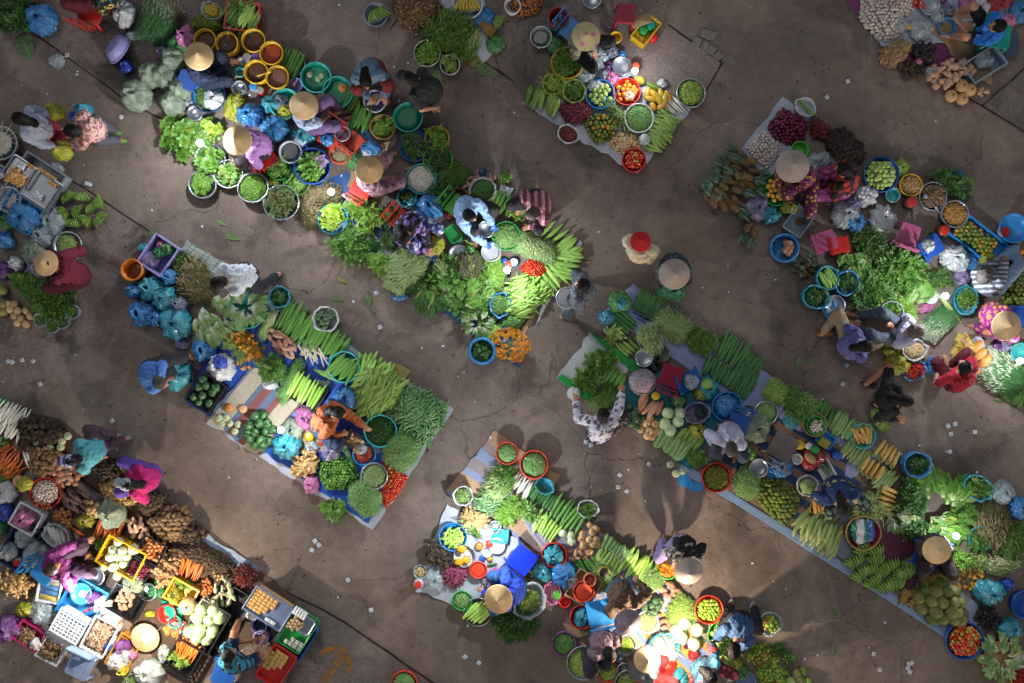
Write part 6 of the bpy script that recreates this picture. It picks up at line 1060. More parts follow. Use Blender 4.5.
crate(125,603,26,34,120,p_blk,'black crate of small pink potatoes',.18);items('potato','pinkish potato in the black crate','potato',quad(126,598,18,22,30),P_swt,.075,.05,sp=.07,z0=.08,stretch=(1,.8,.75))
crate(82,602,38,40,30,p_sky,'large blue box holding a lit glass bowl and bags',.16,solid=True,slots=3);tub(81,594,10,p_cyan,'pale teal glass bowl upside down over the light in the blue box',.12,.5,'bowl','bowl',z=.08);lamp(83,594,'lit lamp standing in the blue box',26,.3);bag(103,605,9,b_milk,'white bag with pink meat in the blue box',.18,z=.06);bag(93,598,7,b_pur,'violet bag in the blue box',.16,z=.06);put('knife','red-handled knife in the blue box','knife',88,610,(mesh('knife',[box((-.3,0,0),(.5,.16,.1)),box((.2,0,0),(.5,.2,.02))],p_red),),.16,.2,-30)
crate(49,591,22,22,10,p_whi,'white box with yellow and blue packets',.14,solid=True,slots=3);slabs('packet','blue and yellow packet in the white box','packet',50,590,10,1,4,5,5,(.26,.065,.05),M('blue_yellow_packet','#2a6aa0','#c9a82a',rough=.4,nz=.1),.12)
def lattice(px,py,l,w,ang,mat,label,z):
 o=crate(px,py,l,w,ang,mat,label,.16,z=z);k=S;n=7;ob('lattice',[box((0,(i/n-.5)*w*k*.95,.16),(l*k*.95,.018,.012))for i in range(n+1)]+[box(((i/n-.5)*l*k*.95,0,.1601),(.018,w*k*.95,.0121))for i in range(n+1)],mat,o,smooth=False);return o
lattice(69,626,30,25,30,p_whi,'white lattice crate lying upside down on the blue box edge',.1);crate(99,637,25,34,118-90,p_whi,'white crate of packed garlic braids',.2);heap('garlic_braids','garlic and shallot braids packed in the white crate','garlic',quad(99,636,18,26,28),B_root,M('braid','#8a6a58','#b59a80',rough=.7),.06,.12,.028,3);crate(52,649,24,26,28,p_whi,'low white crate of mixed roots in front of the lattice crate',.14);heap('mixed_roots','mixed small roots in the low white crate','roots',quad(52,651,18,18,28),B_gin,m_brn,.05,.07,.035,2);crate(29,636,28,20,32,p_mag,'magenta crate of brown roots',.14);heap('brown_roots','brown roots in the magenta crate','roots',quad(26,635,18,15,32),B_root,m_brn,.05,.07,.03,2);bag(36,644,6,b_milk,'white bag at the corner of the magenta crate',.1,z=.1)
bag(7,628,15,b_pur,'dark violet bag at the left edge by the magenta crate',.24,ry=13);bag(26,609,11,b_yel,'bag of yellow flowers beside the clear bag heap',.14,ry=8);bag(42,611,15,b_clear,'heap of crumpled clear bags beside the blue box',.16,False);heap('ginger_pile','ginger and red shallot pile in shade at the left edge','ginger',[(2,574),(18,570),(32,580),(32,596),(14,594),(0,586)],B_gin,m_gin,.1,.02,.035,3);bag(45,629,5,b_milk,'scrap of white bag on the ground by the blue box',.05,False)
tray(112,619,18,15,35,w_crd,'carton topped with a white and blue packet',.1);slabs('packet','white and blue packet on the carton','packet',112,618,35,1,1,5,5,(.24,.17,.04),M('white_blue_packet','#c2ccd6',rough=.4,pat=('floral','#5a9ac4',9)),.14);jar(108,647,5,p_whi,'white bottle with a blue lid beside the braid crate',.16,p_blue);jar(115,641,4.2,p_whi,'white cup beside the braid crate',.12,p_whi)
crate(123,653,22,34,30,p_och,'ochre crate of colourful bags',.16);
for x,y,r,m,n in((123,647,8,b_pur,'purple bag in the ochre crate'),(118,661,11,b_milk,'bag of pinkish sausages in the ochre crate'),(126,655,7,b_clear,'clear bag in the ochre crate'),(123,670,6,b_yel,'yellow bag in the ochre crate'),(134,655,4,b_pink,'pink bag in the ochre crate')):bag(x,y,r,m,n,.16,z=.06)
bag(149,672,15,b_clear,'clear bag of sweet potatoes at the bottom edge',.24,ry=13);bag(164,655,7,b_clear,'clear bag beside the lit conical hat',.12,ry=10);tub(133,681,7,s_alu,'metal pot of greens at the bottom edge',.12,.85,'pot','pot',fill=hp('greens','greens in the metal pot at the bottom edge','greens',L_herb,m_let,.03,.03))
_R=14.5*S;ob('conical_hat',lathe([(.004,.11)]+[(_R*k,.11*(1-k)**1.08)for k in np.linspace(.08,1,12)]+[(_R,-.006)]+[(_R*k-.004,.11*(1-k)**1.08-.008)for k in np.linspace(.98,.05,8)],40),hat_m,loc=W(145,638,.18),rot=(.08,-.06,0),label='conical straw hat lying on a grey sack under the glaring lamp',cat='hat');lamp(147,639,'lamp glaring over the conical hat at lower left',100,.55,True);bag(145,641,9,b_grey,'grey sack under the lying conical hat',.14,False)
bag(150,614,5,b_yel,'orange bag beside the pumpkin box',.07,False,ry=4)
for i,(x,y,r,m,n)in enumerate(((167,614,9,p_red,'red and white bowl among colourful goods'),(175,622,6,p_teal,'teal bowl among colourful goods'))):tub(x,y,r,m,n,.1,.8,'bowl','bowl')
sheet([(160,600),(182,606),(184,624),(168,616)],p_teal,'teal cloth lying among colourful goods',.03,.05,nx=8,ny=8);items('squash','orange yellow squash beside the lit conical hat','squash',quad(170,630,16,10,30),P_pumo,.1,.02,sp=.1);heap('colourful_packets','red, white and green packets by the black carrot crate','packets',[(164,618),(184,618),(192,626),(184,636),(168,632)],[box((0,0,0),(.07,.04,.015))],M('mixed_packet','#a83a34','#8fa0b0',rough=.4),.05,.02,.05,2)
crate(181,594,28,22,30,p_yel,'yellow plastic stool crate holding the ribbed pumpkin',.16,solid=True,slots=3);put('pumpkin','large pale ribbed pumpkin on the yellow crate','pumpkin',188,606,P_pum[0],.27,.2);bag(175,596,8,b_yel,'yellow bag looped at the yellow crate',.2,ry=9)
crate(205,627,32,46,30,p_blk,'black crate of green cabbages',.22);items('cabbage','green cabbage in the black crate','cabbage',quad(205,625,22,38,28),P_cab,.2,.05,sp=.165,z0=.08);crate(184,657,28,36,30,p_blk,'black crate of carrots with leaves',.2);row('carrot','orange carrot in the black crate','carrot',(177,645),(196,655),10,118,22,P_car,1.7,.16,ja=8);heap('carrot_tops','green carrot tops in the black crate','greens',quad(181,660,22,12,30),L_fine,m_ctop,.05,.14,.028,3);crate(224,622,18,70,32,p_blk,'empty slatted black pallet behind the striped seller',.1,slots=10)
person('young man in a teal striped shirt packing tofu at the bottom',(230,655),(236,662),-50,cloth('teal_stripe_shirt','#2f86a0',('stripesz','#16202f',62)),cloth('navy_shorts','#16233f'),[(248,641,.35),(261,643,.35)],[(239,620),(272,645)],.42,shorts=True,long_sleeve=False,shoes=cloth('white_trainer','#b5bcc4'),L=.6);chair(224,674,p_blue,'blue stool under the striped seller',200,.3,.34,.15)
t_tofu=M('pale_orange_tofu','#c89a52','#d2a860',rough=.55)
tray(268,609,45,27,33,p_gsh,'grey blue tray of neatly laid tofu',.05,.25,r=.01);slabs('tofu_block','tofu block in the neat grid on the grey blue tray','tofu',262,603,33,6,6,4.6,3.7,(.064,.052,.03),t_tofu,.27,{(5,5),(5,4),(5,3),(4,5)});slabs('white_cake','pale cake on the grey blue tray','rice cake',270,622,33,2,1,6,3,(.09,.07,.03),paper,.27);crate(268,609,40,24,33,w_crd,'box table under the grey blue tofu tray',.22,solid=True,slots=3)
tray(298,631,27,40,33,p_gre,'bright green tray of rolls and cakes',.06,.2);tray(303,624,22,18,33,s_ste,'steel dish inside the bright green tray',.03,.26);slabs('white_roll','white roll in the bright green tray','roll',300,613,33,5,1,3,3,(.035,.12,.035),paper,.3);items('dumpling','brown dumpling heaped in the bright green tray','dumpling',ell(295,624,8,7),P_jic,.05,.03,sp=.05,z0=.27);slabs('white_cake','white cake in the lower half of the green tray','rice cake',294,643,33,4,2,5,5,(.06,.065,.03),M('white_cake','#b9c4bd',rough=.5),.25,{(0,0)})
crate(298,640,24,34,33,p_blue,'blue box under the bright green tray',.18,solid=True,slots=3);tray(276,666,27,38,33,p_red,'crimson tray half filled with tofu',.06,.2);slabs('tofu_block','tofu block in the half filled crimson tray','tofu',275,661,33,4,6,4.8,3.7,(.066,.052,.03),t_tofu,.25,{(3,4),(3,5),(2,5),(0,0)});crate(276,668,24,34,33,p_mag,'magenta box under the crimson tray',.18,solid=True,slots=3)
tub(259,626,7.5,p_lil,'upper lilac cup with a dark liquid',.16,.85,'cup','cup',fill=liquid(M('dark_water','#1b2735',rough=.08),'water','dark liquid in the upper lilac cup','water'));tub(261,638,7.5,p_lil,'lower lilac cup under the striped seller\'s hand',.16,.85,'cup','cup');tray(253,617,14,8,33,p_whi,'small white tray by the lilac cups',.06);jar(270,648,3.5,p_gry,'grey phone box by the crimson tray',.06,p_blk)
chair(80,666,p_gsh,'grey blue plastic armchair at the bottom edge',205,.3,.36,.34)
# ================================================================ E: top middle and top right stalls
heap('brown_roots','brown root pile at the top edge left of the big greens','roots',[(388,-6),(438,-6),(442,14),(430,28),(408,32),(394,16)],B_gin+B_root,m_brn,.12,.02,.035,3)
tub(376,15,12,p_gry,'grey bowl with a green banana bunch, alone at the top',.12,.8,'bowl','bowl');put('banana_bunch','green banana bunch in the lone grey bowl','bananas',379,16,P_ban[0],.26,.15,70)
sheet([(436,-4),(480,-6),(502,50),(478,66)],t_whi,'white sheet under the big greens near the top',.01,.015,nx=14,ny=10)
heap('water_spinach','big bundle of water spinach near the top edge','greens',[(420,30),(444,10),(470,18),(476,36),(464,54),(444,52),(424,42)],L_sprig+L_blade,m_herb,.18,.02,.028,4,ang=120,spread=30);heap('water_spinach_ends','paler stem ends right of the big bundle','greens',[(462,40),(476,34),(480,50),(468,60),(458,56)],L_blade,m_must,.1,.02,.025,2,ang=110,spread=15)
tub(427,53,13,s_ste,'steel basin of greens left of the black-clad walker',.14,.85,fill=hp('greens','green leaves in the steel basin near the top','greens',L_herb,m_sweet,.06,.025,3));tub(450,65,10,s_ste,'small steel basin of olive greens below the big bundle',.12,.85,fill=hp('olive_greens','olive greens in the small steel basin','greens',L_fine,m_fst,.05,.02,2))
tub(468,4,14.5,p_whi,'white basin of yellow bananas at the top edge',.14,.85);put('banana_bunch','yellow green banana bunch in the white basin','bananas',468,7,P_bany[0],.3,.15,90);bag(484,19,12,b_blue,'flat blue bag beside the white banana basin',.1,False);put('banana_bunch','overripe small banana bunch by the flat blue bag','bananas',487,31,P_banb[0],.24,.07,140);put('banana_bunch','green small banana bunch on the blue bag edge','bananas',499,22,P_ban[1],.2,.08,30);bag(495,44,10,b_gre,'clear green bag of herbs at the right end of the greens',.12,ry=9)
tub(512,6,8,p_whi,'white bucket at the top edge',.16);heap('orange_fruit','orange and dark fruit pile at the top edge','fruit',[(510,-6),(544,-6),(540,12),(522,18),(508,8)],B_ball(.045),M('mixed_fruit','#c87a35','#4a3038',rough=.4),.1,.02,.04,2);tub(592,-2,10,s_ste,'steel bowl of red beans at the top edge',.1,.85,'bowl','bowl')
sheet([(522,103),(604,56),(692,108),(636,174)],t_whi,'white sheet of the small top middle stall',.008,.02,nx=26,ny=20)
person('seller in a floral-printed conical hat at the small top middle stall',(585,37),(580,45),40,cloth('floral_grey_shirt','#8d8577',('floral','#5a5550',16)),cloth('black_trousers3','#15151a'),[(594,50,.3),(590,54,.3)],[(604,45),(590,60)],.3,hat_f,29,shoes=p_blk);chair(572,31,p_sky,'blue chair under the floral hat',130,.24,.3,.22)
tub(541,37,10.5,p_gry,'grey steel basin standing apart left of the floral hat',.12,.8,rim=s_ste,fill=liquid(x_water,'water','clear water in the grey steel basin','water'),fillz=.3);bucket(558,18,10,p_red,'red bucket stacked in a teal one at the top',liquid(x_brine,'water','dark water in the red bucket','water'),.26,fz=.3);tub(557,21,9.5,p_teal,'teal bucket under the red bucket',.14,.85,'bucket','bucket')
stool(626,13,p_mar,'maroon plastic stool standing at the top edge',8,.42,.28);crate(646,30,28,16,-52,p_yel,'yellow basket with green bottles and cardboard',.16,slots=5);jar(644,29,4.5,p_gre,'left green jar in the yellow basket',.14,p_gre);jar(651,24,5,p_gre,'right green jar in the yellow basket',.14,p_teal);put('cardboard_flap','triangular cardboard flap leaning on the yellow basket','cardboard',640,21,(mesh('cardboard_flap',rbox((0,0,0),(1,.45,.02),.02),w_crd),),.34,.2,-18);jar(654,36,4.5,p_red,'red-lidded jar beside the yellow basket',.14,p_red);tub(616,37,5.5,p_yel,'small yellow cup below the maroon stool',.12,.85,'cup','cup')
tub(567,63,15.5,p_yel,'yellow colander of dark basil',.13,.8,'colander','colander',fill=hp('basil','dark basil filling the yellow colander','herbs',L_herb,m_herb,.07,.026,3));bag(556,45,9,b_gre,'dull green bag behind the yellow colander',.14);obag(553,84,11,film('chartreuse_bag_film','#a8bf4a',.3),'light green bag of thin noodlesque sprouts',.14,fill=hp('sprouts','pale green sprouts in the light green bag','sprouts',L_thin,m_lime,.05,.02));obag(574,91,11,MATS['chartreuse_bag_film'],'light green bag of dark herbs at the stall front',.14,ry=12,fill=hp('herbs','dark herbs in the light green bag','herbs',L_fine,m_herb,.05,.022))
row('papaya','green papaya along the left corner of the small stall','papaya',(527,95),(556,108),7,-68,22,P_pap,4.5,.03,ja=12,jit=4)
heap('purple_chillies','dried purple chilli heap on the small stall','chillies',[(558,106),(576,98),(594,106),(590,118),(574,126),(562,118)],B_chip,m_chv,.09,.02,.022,3);obag(568,134,11,b_milk,'clear bag of dark beans off the sheet edge',.1,9,30,hp('dark_beans','dark red beans in the clear bag','beans',B_nut,m_chd,.04,.018,2));items('orange','green orange heaped on the small top middle stall','orange',[(582,124),(594,112),(612,114),(620,126),(608,140),(596,144)],P_gor+P_gorb[:1],.072,.08,sp=.068,base=B_ball(1)[0]);heap('yardlong_beans','coil of long beans around the green oranges','yardlong beans',[(602,106),(616,106),(628,120),(626,132),(618,120)],B_long,m_long,.09,.02,.022,2,ang=50,spread=25)
tub(600,94,14.5,p_sky,'blue bowl with green guavas and white packing',.1,.8,'bowl','bowl',fill=its('guava','green guava in the blue bowl','guava',P_gua,.075,.03,sp=.075));bag(596,86,9,b_milk,'white foam packing at the back of the blue bowl',.06,False,z=.09,ry=6);tub(627,92,13.5,p_red,'red bowl of oranges',.1,.8,'bowl','bowl',fill=its('orange','ripe orange in the red bowl','orange',P_ora,.07,.03,sp=.072));bag(629,95,6,b_milk,'white foam net among the oranges',.05,False,z=.1)
tub(622,66,9.5,s_ste,'steel plate beside the orange-capped lamp',.06,.75,'plate','plate',z=.05);lamp(635,71,'glowing lamp with an orange cap on the small stall',9,.22,cap=p_org);jar(636,66,4.2,p_org,'orange bottle cap top beside the lamp',.2,p_org)
for x,y,r,m,n in((586,74,9,b_clear,'clear bag behind the blue bowl'),(598,58,11,b_clear,'large clear bag in front of the floral hat'),(604,76,6,b_clear,'small clear bag beside the steel plate'),(610,79,9,b_pink,'pink bag between the guava bowl and the steel plate'),(612,52,7,b_grey,'grey bag by the feet of the floral-hatted seller'),(608,66,5,b_pur,'magenta bag in front of the seller'),(622,55,5,b_blue,'blue bag behind the steel plate')):bag(x,y,r,m,n,.12)
put('mango','round greenish yellow mango nearest the lamp','mango',640,80,P_man[0],.17,.07,20,stretch=(1,.8,.75));items('mango','yellow mango in the pile at the back edge of the small stall','mango',[(642,96),(654,88),(668,96),(664,108),(648,106)],P_man,.17,.03,sp=.1,ang=60,stretch=(1,.55,.5));put('papaya','green yellow papaya behind the mango pile','papaya',653,86,P_pap[0],.22,.07,25,stretch=(1,.42,.42));put('papaya','mottled papaya in front of the mango pile','papaya',664,113,P_pap[0],.19,.08,5,stretch=(1,.55,.5));bag(646,92,6,b_milk,'white foam net under the mangoes',.06,False);bag(662,84,5,b_milk,'white foam net at the back edge of the stall',.08)
tub(639,118,14.5,p_whi,'white-rimmed bowl of chopped green beans',.12,.85,'bowl','bowl',fill=hp('chopped_beans','chopped green beans in the white-rimmed bowl','beans',B_cut,m_bean,.05,.015,3));items('nut','light brown nut heaped at the front of the small stall','nut',[(608,142),(620,132),(634,134),(642,146),(634,152),(618,152)],P_jic,.052,.05,sp=.045,base=B_ball(1)[0]);tub(634,160,11.5,p_red,'red bowl of cherry tomatoes at the front tip',.1,.85,'bowl','bowl',fill=its('tomato','cherry tomato in the red bowl','tomato',P_tom+P_tomg[:1],.05,.04,sp=.047,base=B_ball(1)[0]));jar(645,139,6,b_clear,'clear jar of nuts on the small stall',.14,s_alu)
items('gourd','light green luffa stacked at the right side of the small stall','gourd',[(652,124),(664,112),(676,118),(668,138),(656,152),(646,150)],P_bit,.15,.05,sp=.06,ang=35,spread=12,tilt=.1,stretch=(1,.36,.34),base=veg(LUFFA,.2,6));row('radish','white radish bundled at the right tip of the small stall','radish',(666,110),(682,104),7,40,19,P_rad,1.3,.05);tub(691,93,14.5,p_gry,'grey basin of sliced green vegetables off the sheet',.13,.85,rim=s_ste,fill=hp('sliced_vegetables','sliced green vegetables in the grey basin','vegetables',B_cut+[leaf(.05,.02,2)],m_lime,.06,.02,3))
# ---- top right garlic stall
sheet([(838,-10),(1000,-40),(1000,70),(905,74)],M('magenta_sheet','#6f2a5f','#7a3468',rough=.6,pat=('dots','#d9a13a',1.3),nz=.3),'magenta sheet with orange flowers under the garlic',.006,.02,nx=26,ny=16);sheet([(856,-6),(960,-30),(985,40),(880,46)],t_whi,'grey white sheet under the blue-shirted man',.02,.02,nx=18,ny=12);sheet([(930,30),(990,0),(992,84),(972,78)],w_crd,'cardboard strip beside the pink squash',.03,.01,nx=12,ny=8)
items('garlic','white garlic bulb in the big heap at the top right','garlic',[(862,-4),(912,-6),(914,8),(904,22),(896,40),(884,40),(862,22)],P_gar,.062,.1,sp=.056,tilt=.6,base=B_ball(1)[0]);items('tomato','tomato beside the steel plate at the top right edge','tomato',[(908,0),(922,-2),(924,10),(912,10)],P_tom,.08,.02,sp=.08);tub(930,5,9.5,s_alu,'steel plate at the top right edge',.05,.8,'plate','plate',z=.05)
heap('turmeric_roots','brown finger roots at the lower left of the top right stall','roots',[(882,50),(900,40),(912,46),(904,62),(892,66),(882,60)],B_root,m_tum,.1,.02,.035,3,ang=-50,spread=25);heap('black_fungus','black dried heap behind the pink squash','dried goods',[(908,44),(926,42),(938,52),(932,66),(914,66)],L_big,M('black_fungus','#1a1518','#2a2226',rough=.6),.1,.02,.05,2);items('root','dark round root at the front of the black heap','root vegetable',[(896,66),(912,62),(926,68),(922,80),(904,76)],P_drk,.1,.03,sp=.09)
items('squash','pinkish squash in the pile at the top right','squash',[(922,82),(936,62),(950,58),(970,66),(974,74),(962,84),(950,96),(932,90)],P_pear,.135,.04,sp=.1,stretch=(1,.8,.75));
for x,y,z_ in((951,96,0),(962,99,0),(962,86,.05),(970,90,.05)):put('pumpkin','ribbed tan pumpkin at the front of the pink squash pile','pumpkin',x,y,P_pum[0],.19,.08+z_,group='tan pumpkins in front of the pink squash')
items('squash','small round squash set apart at the lower right of the pile','squash',[(972,90),(982,84),(988,92),(982,100),(974,98)],P_pear,.1,.02,sp=.1,stretch=(1,.9,.8));bag(931,72,6,b_milk,'crumpled white bag beside the pink squash',.1);bag(919,61,3,b_pink,'tiny pink bag on the black heap',.06,z=.1)
person('man in a bright blue shirt sitting cross-legged at the top right',(997,26),(984,33),195,cloth('bright_blue_shirt','#1f6fc9',('dots','#4f95dc',7)),cloth('black_shorts','#141418'),[(960,24,.35),(973,22,.3)],[(953,36,.1),(955,14,.1)],.3,shorts=True,long_sleeve=False,sk=skin_p,eyes=True,L=.58);tub(947,26,9,p_sky,'pale blue slipper basin by the man\'s foot',.08,.8);chair(998,36,p_teal,'teal folding chair behind the blue-shirted man',100,.26,.36,.34)
crate(985,64,38,22,-32,M('clear_box','#8fa3b0',rough=.25),'clear plastic box of bags and pens',.14,solid=True,slots=3);bag(984,60,9,b_clear,'clear bag folded inside the plastic box',.08,False,z=.05);sheet([(1002,38),(1016,30),(1022,52),(1006,58)],M('grey_board','#3f4f63',rough=.4),'slate grey board leaning on the folding chair',.12,.005,nx=4,ny=4)
for x,y,r,m,n in((921,30,12,b_clear,'clear bag sheet in front of the blue-shirted man'),(900,25,9,b_clear,'clear bag with a yellow tag on the garlic edge'),(938,16,8,b_clear,'clear bag of white goods by the man\'s knee'),(948,10,7,b_grey,'grey bag behind the man\'s knee'),(980,7,9,b_milk,'white bag at the top right edge'),(967,2,8,b_pink,'pink bag at the top right edge'),(1008,20,8,b_pink,'pink bag right of the blue-shirted man'),(1019,12,12,b_blue,'sky blue bag in the top right corner'),(1000,2,12,b_red,'red bag at the top edge behind the man'),(1002,14,7,b_grey,'grey bag beside the sky blue corner bag')):bag(x,y,r,m,n,.14)
put('yellow_tag','yellow price tag on the garlic edge','tag',908,26,(mesh('yellow_tag',rbox((0,0,0),(1,.9,.1),.1),p_yel),),.1,.1,20)
# ================================================================ G: right-hand stall
sheet([(741,148),(783,98),(812,118),(770,190)],t_whi,'white sheet under shallots and garlic',.008,.02,nx=16,ny=14)
items('shallot','purple shallot in the big heap on the white sheet','shallot',[(768,126),(784,106),(808,122),(806,138),(790,144),(776,138)],P_sha,.062,.09,sp=.056,base=B_ball(1)[0]);items('garlic','small garlic bulb heaped below the purple shallots','garlic',[(746,148),(764,130),(778,142),(782,152),(768,168),(754,158)],P_gar,.056,.07,sp=.052,base=B_ball(1)[0]);obag(805.5,107,11,b_milk,'white bowl-like bag of okra above the shallots',.1,9,40,lambda px,py,r,ry,a,z:row('okra','green okra in the white bag above the shallots','okra',(800,102),(811,112),8,40,9,P_luf,1,z+.02));heap('dried_chillies','dull red dried chilli heap right of the shallots','dried chillies',[(808,122),(820,118),(830,130),(826,140),(812,138)],B_chip,m_chd,.08,.02,.022,3);heap('charcoal_tubers','blackish tubers behind the woman in red and black','tubers',[(824,134),(842,126),(866,148),(862,162),(838,158),(826,150)],B_root,M('blackish_tuber','#241d1a','#3a2e28',rough=.9),.1,.02,.035,3)
for i,(x,y,a)in enumerate(((742,155,215),(745,162,205),(736,168,210),(727,176,215),(723,186,215),(728,181,210),(753,171,10),(748,177,20),(746,183,25),(707,196,250),(714,198,250),(720,201,250),(724,206,240),(713,203,250),(730,203,30),(740,204,30),(735,208,40),(747,228,120),(754,231,110),(737,190,20),(733,160,200),(728,169,210),(739,176,205),(734,183,200),(742,186,240),(718,191,215),(724,196,235),(735,200,60),(752,161,190),(750,186,40))):put('pineapple','pineapple with its crown, in the scatter at the left of the right-hand stall','pineapple',x,y,P_pin[i%2],.175,.08+.06*(i%3==1),a,(.2,random.uniform(-.3,.1)),'pineapples at the left of the right-hand stall',(1,.78,.75))
tub(777,190,16,p_gre,'green bowl of yellow fruit',.1,.8,'bowl','bowl',fill=its('fruit','round yellow fruit in the green bowl','fruit',P_yel,.075,.03,sp=.072));tub(800,150,8.5,p_dgr,'light green bowl behind the grey conical hat',.1)
person('seller in a greyed conical hat beside the green bowl',(793,167),(806,184),120,cloth('plum_dot_shirt','#7a2a5a',('dots','#c9a23a',14)),cloth('plum_dot_trousers','#6a2450',('dots','#c9a23a',14)),[(780,186,.3),(790,192,.3)],[(792,200),(806,200)],.28,hat_g,33);tub(796,197,6,M('clear_box','#8fa3b0'),'small clear tub under the greyed hat',.1)
person('woman in a red and black blouse bending over bags',(842,170),(846,186),200,cloth('red_black_blouse','#1f1618',('floral','#a82a2a',9)),cloth('magenta_floral_trousers','#7a2a6a',('floral','#a85a8a',12)),[(828,172,.3),(830,182,.3)],[(826,192),(832,198)],.3,long_hair=True)
for x,y,r,m,n in((818,164,12,b_clear,'clear bag of dark fruit between hat and red blouse'),(828,166,7,b_lil,'pinkish bag at the red blouse\'s hands'),(757,208,13,b_lil,'lilac bag below the pineapples'),(770,215,9,b_teal,'teal bag right of the lilac bag'),(788,206,9,b_yel,'yellow bag below the green bowl'),(866,197,11,b_milk,'clear bag of eggs behind the blue guava basin'),(852,202,8,b_lil,'lilac film left of the egg bag'),(846,214,14,b_clear,'clear and blue bag with a dried flower'),(855,222,10,b_blue,'blue base bag under the dried flower bag'),(883,218,14,b_milk,'white sack with green sprigs')):bag(x,y,r,m,n,.18,amp=.26)
items('egg','white egg in the clear bag','egg',ell(865,194,7,6),sp2(p_whi,'egg',(.55,.45,.45)),.06,.02,sp=.062,z0=.17);jar(808,202,4.5,p_red,'red-lidded jar behind the clear box',.14,p_red)
crate(799,221,27,20,-55,M('clear_box','#8fa3b0'),'clear plastic box with brown scraps',.14,solid=True,slots=3);heap('brown_scraps','brown scraps in the clear plastic box','scraps',quad(800,221,10,8,0),B_bit,m_brn,.02,.04,.02);tub(785,248,14,b_blue,'blue bag-lined bowl of brown roots left of the pink chair',.16,.8,'bowl','bowl',rim=p_sky,rimw=.016);items('potato','brown root in the blue bag-lined bowl','root vegetable',quad(787,248,9,14,15),P_swt,.09,.02,sp=.07,z0=.08)
items('pineapple','small ripe pineapple in the pile below the blue bowl','pineapple',[(796,262),(812,254),(820,266),(808,276),(798,282)],P_pin,.1,.05,sp=.09,ang=220,spread=40,stretch=(1,.85,.8));chair(826,241,p_pink,'dusty pink low chair back lying by the lettuce',70,.2,.3,.24);chair(841,245,p_red,'red low chair next to the dusty pink one',80,.16,.24,.12);chair(909,234,p_pink,'dusty pink stool between sack and blue carrier',20,.28,.3,.1);chair(932,246,p_blue,'royal blue carrier seat holding a white bag',60,.2,.3,.16);bag(928,246,7,b_milk,'white bag in the royal blue carrier',.16,z=.18)
tub(881.5,174,17.5,p_blue,'blue basin heaped with green guavas',.12,.85,fill=its('guava','green guava in the blue basin','guava',P_gua,.075,.1,sp=.07,base=B_ball(1)[0]));bag(901,168,8,MATS['chartreuse_bag_film'],'light green bag behind the guava basin',.12,ry=10);tub(911,185,11,p_och,'ochre basin of brown dried shrimp',.12,.85,rim=p_yel,fill=hp('dried_shrimp','brown dried shrimp in the ochre basin','dried shrimp',B_chil,m_gin,.05,.016,3));tub(893,195,7,p_cyan,'pale steel cup beside the guava basin',.1,.85,'cup','cup',s_ste);jar(912,202,5.5,M('pickle','#6a4630',rough=.3),'jar of pickles with a red lid by the ochre basin',.18,p_red);jar(945,230,5.5,MATS['pickle'],'jar of pickles with a red lid by the blue carrier',.18,p_red)
tub(933,196,14,s_ste,'steel basin of dark dried fish with a ladle',.12,.85,fill=hp('dried_fish','dark dried fish in the steel basin','dried fish',B_root,m_brn,.04,.03));ob('ladle',[tube([(-.1,.13,.03),(.11,-.13,.02)],.008,6),sph(10,6,(.045,.04,.02)).x(t=(-.11,.14,.02))],s_ste,loc=W(933,206,.15),label='steel ladle lying across the dried fish basin',cat='ladle');tub(955,214,13.5,s_ste,'steel basin of golden dried shrimp',.14,.85,fill=hp('golden_shrimp','golden dried shrimp in the steel basin','dried shrimp',B_chil,M('shrimp','#b0813f','#c99a58',rough=.6),.05,.016,3))
heap('herb_bunches','dark herbs behind the two steel fish basins','herbs',[(928,172),(944,168),(972,182),(972,194),(958,200),(944,190)],L_sprig,m_dark,.12,.02,.032,3);bag(960,176,6,b_blue,'blue bag behind the dark herbs',.1,False)
crate(977,238,58,26,38,p_sky,'sky blue crate of green oranges',.1,solid=True,slots=3);items('orange','green orange in the sky blue crate','orange',quad(975,237,46,20,36),P_gor+P_gorb[:1],.075,.03,sp=.068,z0=.05,base=B_ball(1)[0]);tub(1014,228,14.5,p_sky,'plain sky blue bowl turned over at the right edge',.1,.8,'bowl','bowl',z=.1);jar(1005,232,6,p_gry,'grey jar behind the sky blue bowl',.12)
bag(953,258,16,b_milk,'big white bag on blue film',.24,ry=13,ang=40);bag(970,262,9,b_blue,'blue film beside the big white bag',.06,False);bag(962,277,9,b_lil,'lilac bag left of the striped shirt',.12);bag(988,260,9,b_yel,'yellow bag behind the jeans',.16,ry=7)
person('person in a dark striped shirt and jeans sitting with legs to the upper right',(985,274),(992,286),-60,cloth('dark_stripe_shirt','#5a5f6a',('stripesy','#a9adb5',90)),cloth('jeans','#7f97b5'),[(1006,256,.3),(998,262,.3)],[(1017,246),(1015,252)],.3,hood=cloth('grey_scarf','#4f4a4a'),long_sleeve=True)
items('orange','green orange in the large heap at the right edge','orange',[(1006,268),(1018,256),(1040,260),(1040,312),(1012,312),(1000,300),(1004,286)],P_gor,.082,.08,sp=.072,base=B_ball(1)[0]);items('orange','ripe orange in the blue dish at the right edge','orange',ell(1022,256,5),P_ora,.09,.0,z0=.12)
person('person with a conical hat and purple floral blouse at the right edge',(1004,325),(990,314),20,cloth('purple_floral','#8a1f7a',('floral','#d0885a',11)),cloth('purple_floral2','#8a1f7a',('floral','#d0885a',11)),[(1016,336,.3),(1014,322,.3)],[(972,326),(1010,340)],.3,hat_m,30);chair(1020,316,p_blue,'blue chair at the right edge behind the conical hat',90,.2,.3,.2);items('egg','dark and white bean scattered under the purple blouse','beans',quad(981,334,12,8,20),sp2(m_sha,'bean_seed'),.035,.0,sp=.05)
